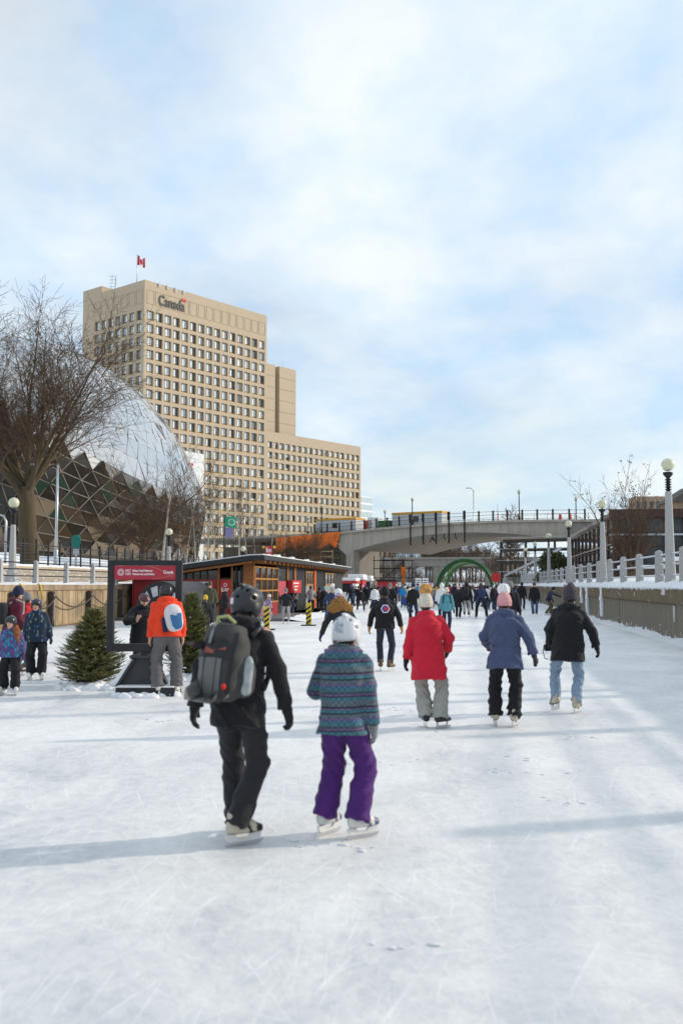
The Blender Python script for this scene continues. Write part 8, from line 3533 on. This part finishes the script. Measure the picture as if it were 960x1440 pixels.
E_('man in black jacket and grey beanie facing us right behind the hexagon jacket', 549, 0, 48, 'T-8', ('black', 'navy'), ('beanie', 'grey'), 'stand2', 'short', 820)
E_('person in royal blue jacket right of the grey beanie man', 559, 848, None, 'A-10', ('royal', 'coal'), ('beanie', 'navy'), 'stand2', 'short', 823)
E_('person in pale jacket right of the royal blue jacket', 566, 846, None, 'A-20', ('cream', 'black'), ('beanie', 'brown'), 'stand2', 'short', 824)
E_('dark haired man in a black jacket facing us left of the red coat', 581, 0, 46, 'T6', ('black', 'navy'), ('beanie', 'navy'), 'stand2', 'short', 820)
E_('skater in dark green jacket bending low left of the red coat', 577, 862, None, 'L-20', ('green', 'navy'), ('beanie', 'black'), 'bend', 'short', 838)
q = E_('woman in pale teal jacket and cream hat facing us right of the red coat', 628, 890, None, 'T4', ('teal', 'navy'), ('beanie', 'cream'), 'stand', 'hood', 826, 'boots')
worn(q, 'daypack', 'dark pack with black straps on the pale teal jacket', C['black'])
E_('person in a white hooded coat behind the pale teal jacket', 621, 0, 50, 'A-10', ('white', 'coal'), ('beanie', 'white'), 'stand', 'up', 820)
E_('person in plaid jacket just right of the red coat', 607, 855, None, 'A-14', ('plaid', 'denim2'), ('beanie', 'cream'), 'stand2', 'short', 822)
E_('person in black coat and pink hat right of the pale teal jacket', 644, 870, None, 'A-20', ('black', 'black'), ('beanie', 'pinkhat'), 'stand', 'long', 824)
q = E_('tall person in black hooded jacket and grey trousers behind the pink hat', 656, 867, None, 'A-8', ('black', 'greyl'), None, 'stand2', 'up', 817)
worn(q, 'daypack', 'black pack on the tall hooded person in grey trousers', C['coal'])
q = E_('skater in black trousers gliding away with a navy pack, feet apart', 677, 870, None, 'A4', ('navy', 'black'), ('beanie', 'brown'), 'wide', 'short', 819)
worn(q, 'daypack', 'navy pack on the skater gliding with feet apart', C['navy2'], (.18, .12, .24))
E_('person in white jacket partly hidden by the navy pack skater', 685, 858, None, 'A-16', ('white', 'navy'), ('beanie', 'black'), 'stand2', 'short', 823)
q = E_('skater in navy with a red pack left of the pink pompom hat', 701, 860, None, 'L-40', ('navy', 'navy'), ('beanie', 'black'), 'wide', 'short', 822)
worn(q, 'daypack', 'small red pack on the navy skater', C['redj'])
E_('person in black coat and grey beanie right behind the pink pompom hat', 717, 0, 30, 'A-6', ('black', 'coal'), ('beanie', 'grey'), 'stand2', 'long', 818)
E_('person in black coat left of the pair near the right wall', 734, 858, None, 'A-6', ('black', 'navy'), ('beanie', 'black'), 'stand2', 'hood', 817)
E_('person in long black parka facing us near the right wall', 752, 866, None, 'T-4', ('black', 'denim2'), ('beanie', 'greyhat'), 'stand', 'long', 819, 'boots')
E_('person in navy jacket and khaki trousers pointing at the right wall', 771, 865, None, 'R4', ('navy', 'khaki'), ('beanie', 'black'), 'point', 'short', 822)
# beside the hut and behind the slim fir
E_('man in olive brown coat facing us before the red hut wall', 295, 0, 43, 'T-6', ('olive', 'coal'), ('beanie', 'brown'), 'stand', 'short', 818)
E_('person in black and white jacket left of the nearest helmet', 316, 0, 42, 'L20', ('black', 'black'), None, 'pocket', 'hood', 824)
E_('person in a pale knitted hat behind the tip of the slim fir', 273, 0, 30, 'A10', ('grey', 'coal'), ('beanie', 'cream'), 'stand', 'short', 834)
E_('person in a mustard hat right behind the tip of the slim fir', 288, 0, 32, 'A-10', ('coal', 'coal'), ('beanie', 'yellow'), 'stand', 'short', 836)
E_('person in orange vest and white helmet right of the frame sign', 263, 0, 24, 'R10', ('orange', 'coal'), ('helmet', 'white_helmet'), 'stand', 'short', 834)
E_('dark clad person seen between frame sign and slim fir', 250, 0, 33, 'A', ('coal', 'coal'), ('beanie', 'white'), 'stand', 'short', 832)

# ------------------------------------------------------------------ the far crowd: one small mesh each, colours by slot
far_me = []
for pose, cut, hat in (('stand', 'short', 'beanie'), ('stand2', 'short', 'beanie'), ('wide', 'short', 'beanie'), ('stride', 'short', 'beanie'), ('stand', 'long', 'beanie')):
    J = solve(1.7, POSES[pose])
    parts_ = [body_mesh(J, .036, [SKIN['fair'], M_EYE, M_LIP, HAIRS['brown']], False), jacket_mesh(J, .036, C['black'], **dict(CUTS[cut], wr=0)), trousers_mesh(J, .036, C['coal'], loose=.016, wr=0), hat_mesh(J, .03, hat, C['black'])[0]]
    bm = bmesh.new()
    for i, me in enumerate(parts_):
        n0 = len(bm.faces)
        bm.from_mesh(me)
        bm.faces.ensure_lookup_table()
        for f in bm.faces[n0:]:
            f.material_index = i if i else (5 if f.material_index == 3 else 0)
    for k in (0, 1):
        bo, bl = boot_meshes('hockey_black', 1.0)
        n0 = len(bm.verts)
        f0 = len(bm.faces)
        bm.from_mesh(bo)
        bm.from_mesh(bl)
        bm.verts.ensure_lookup_table()
        bm.faces.ensure_lookup_table()
        a = J['an%d' % k]
        M = Matrix.Translation(Vector((a[0], a[1], a[2] - (.085 + .048 * 1.7)))) @ Matrix.Rotation(J['fy%d' % k], 4, 'Z')
        for v in bm.verts[n0:]:
            v.co = M @ v.co
        for f in bm.faces[f0:]:
            f.material_index = 4
    me = bpy.data.meshes.new('person')
    bm.to_mesh(me)
    bm.free()
    for m in (SKIN['fair'], C['black'], C['coal'], C['black'], BOOTB, HAIRS['brown']):
        me.materials.append(m)
    far_me.append(me)
rnd = random.Random(2024)
PAL = [('black', 'black', .36), ('navy', 'dark navy', .16), ('coal', 'black', .10), ('redj', 'red', .08), ('sky', 'bright blue', .05), ('white', 'white', .06), ('greyl', 'grey', .07), ('teal', 'teal', .03), ('brown', 'brown', .04), ('pink', 'pink', .02), ('yellow', 'yellow', .02), ('orange', 'orange', .02)]
taken = []
for i in range(170):
    px = rnd.choice([rnd.uniform(455, 560), rnd.uniform(470, 730), rnd.uniform(600, 735), rnd.uniform(600, 715)])
    d = rnd.uniform(78, 200) if i % 4 else rnd.uniform(68, 100)
    p = Dp(px, 850, d)
    if p.x < -9.4 and p.y < 92 or p.x > 5.8 or p.x < -16:
        continue
    if any((p.x - a) ** 2 + (p.y - b) ** 2 < .8 for a, b in taken):
        continue
    taken.append((p.x, p.y))
    u, acc = rnd.random(), 0
    for cn, word, wgt in PAL:
        acc += wgt
        if u < acc:
            break
    k = rnd.randrange(5)
    o = link('person', far_me[k])
    o.location = (p.x, p.y, 0)
    o.rotation_euler = (0, 0, away(p, rnd.choice([0, 0, 10, -15, 180, 170, 195, 60, -70])))
    s = rnd.uniform(.90, 1.05)
    o.scale = (s, s, s)
    zone = 'crowd left of the hexagon jacket' if px < 540 else 'crowd between hexagon jacket and pale teal jacket' if px < 628 else 'crowd right of the pale teal jacket'
    tag(o, 'tiny far skater in a %s jacket, %s' % (word, zone), 'person', 'far skaters in %s %s' % (word, zone))
    hatc = rnd.choice(['black', 'navy', 'coal', 'white', 'redj', 'grey', 'cream', 'black', 'plumhat'])
    trc = rnd.choice(['black', 'coal', 'navy', 'denim2', 'grey', 'black'])
    for si, cn2 in ((1, cn), (2, trc), (3, hatc)):
        o.material_slots[si].link = 'OBJECT'
        o.material_slots[si].material = C[cn2]
# a blue carrier bag in the crowd
p = Dp(568, 848, 74)
S = SDF((-.3, -.2, 0), (.3, .2, .8), .03)
S.ell((0, 0, .28), (.20, .12, .26), 0, p=3)
S.cone((-.08, 0, .5), (0, 0, .66), .03, .02, .05)
S.cone((.08, 0, .5), (0, 0, .66), .03, .02, .05)
S.disp(folds(.02, 1, 1))
o = link('carrier_bag', S.mesh('carrier_bag', [C['royal']]))
o.location = (p.x, p.y, .25)
tag(o, 'bright blue carrier bag held in the crowd right of the hexagon jacket', 'bag')
# ------------------------------------------------------------------ sky, sun, camera
SUN_AZ = radians(67.0)       # from +Y towards +X
SUN_EL = radians(21.5)
w = bpy.data.worlds.new('World')
SC.world = w
w.use_nodes = True
N, L = w.node_tree.nodes, w.node_tree.links
bg = N['Background']
sky = N.new('ShaderNodeTexSky')
sky.sky_type = 'NISHITA'
sky.sun_disc = False
sky.sun_elevation = SUN_EL
sky.sun_rotation = SUN_AZ
sky.air_density = 1.0
sky.dust_density = 1.2
sky.ozone_density = 1.2
tc = N.new('ShaderNodeTexCoord')
sep = N.new('ShaderNodeSeparateXYZ')
L.new(tc.outputs['Generated'], sep.inputs[0])
zc = math_n(N, L, 'ADD', math_n(N, L, 'MAXIMUM', sep.outputs['Z'], 0.0), 0.22)
cb = N.new('ShaderNodeCombineXYZ')
L.new(math_n(N, L, 'DIVIDE', sep.outputs['X'], zc), cb.inputs['X'])
L.new(math_n(N, L, 'DIVIDE', sep.outputs['Y'], zc), cb.inputs['Y'])
cl = noise(N, L, mapping(N, L, cb.outputs[0], (0.9, 0.75, 1), (0, 0, 0.6), (3.3, 1.2, 0)), 1.15, 7, 0.52, 0.35)
cr = ramp(N, [(0.36, (0.62, 0.62, 0.62)), (0.50, (0.86, 0.86, 0.86)), (0.62, (1, 1, 1))])
L.new(cl, cr.inputs['Fac'])
# towards the horizon the thin cloud closes up
hz = N.new('ShaderNodeMapRange')
hz.inputs['From Min'].default_value = 0.02
hz.inputs['From Max'].default_value = 0.30
hz.inputs['To Min'].default_value = 0.80
hz.inputs['To Max'].default_value = 0.0
L.new(sep.outputs['Z'], hz.inputs['Value'])
fac = math_n(N, L, 'MAXIMUM', cr.outputs['Color'], hz.outputs['Result'])
cl2 = noise(N, L, mapping(N, L, cb.outputs[0], (2.1, 1.7, 1), (0, 0, 0.3)), 1.3, 6, 0.55)
tone = ramp(N, [(0.36, (4.15, 5.55, 7.0)), (0.62, (6.35, 6.75, 7.05))])
CLOUD_K = 1.0
L.new(cl2, tone.inputs['Fac'])
mx = mixc(N, L, fac, sky.outputs['Color'], tone.outputs['Color'])
L.new(mx, bg.inputs['Color'])
bg.inputs['Strength'].default_value = 0.13

sd = bpy.data.lights.new('sun', 'SUN')
sd.energy = 2.7
sd.angle = radians(1.4)
sd.color = (1.0, 0.90, 0.76)
so = bpy.data.objects.new('sun', sd)
COL.objects.link(so)
sdir = Vector((sin(SUN_AZ) * cos(SUN_EL), cos(SUN_AZ) * cos(SUN_EL), sin(SUN_EL)))
so.rotation_euler = sdir.to_track_quat('Z', 'Y').to_euler()
so.location = (30, 10, 40)

cd = bpy.data.cameras.new('camera')
cam = bpy.data.objects.new('camera', cd)
COL.objects.link(cam)
SC.camera = cam
cam.location = (0, 0, CZ)
cam.rotation_euler = (pi / 2 + PIT, 0, YAW)
cd.sensor_fit = 'VERTICAL'
cd.sensor_height = 36
cd.sensor_width = 24
cd.lens = 35
cd.clip_start = 0.1
cd.clip_end = 6000
cd.dof.use_dof = True
cd.dof.focus_distance = 32
cd.dof.aperture_fstop = 2.0
vs_ = SC.view_settings
SC.display_settings.display_device = 'sRGB'
vs_.view_transform = 'Standard'
vs_.look = 'None'
vs_.exposure = 0.20
vs_.gamma = 1.0
vs_.use_curve_mapping = False
SC.cycles.max_bounces = 6
SC.cycles.diffuse_bounces = 3
SC.cycles.glossy_bounces = 3
SC.cycles.transmission_bounces = 4
SC.cycles.use_denoising = True
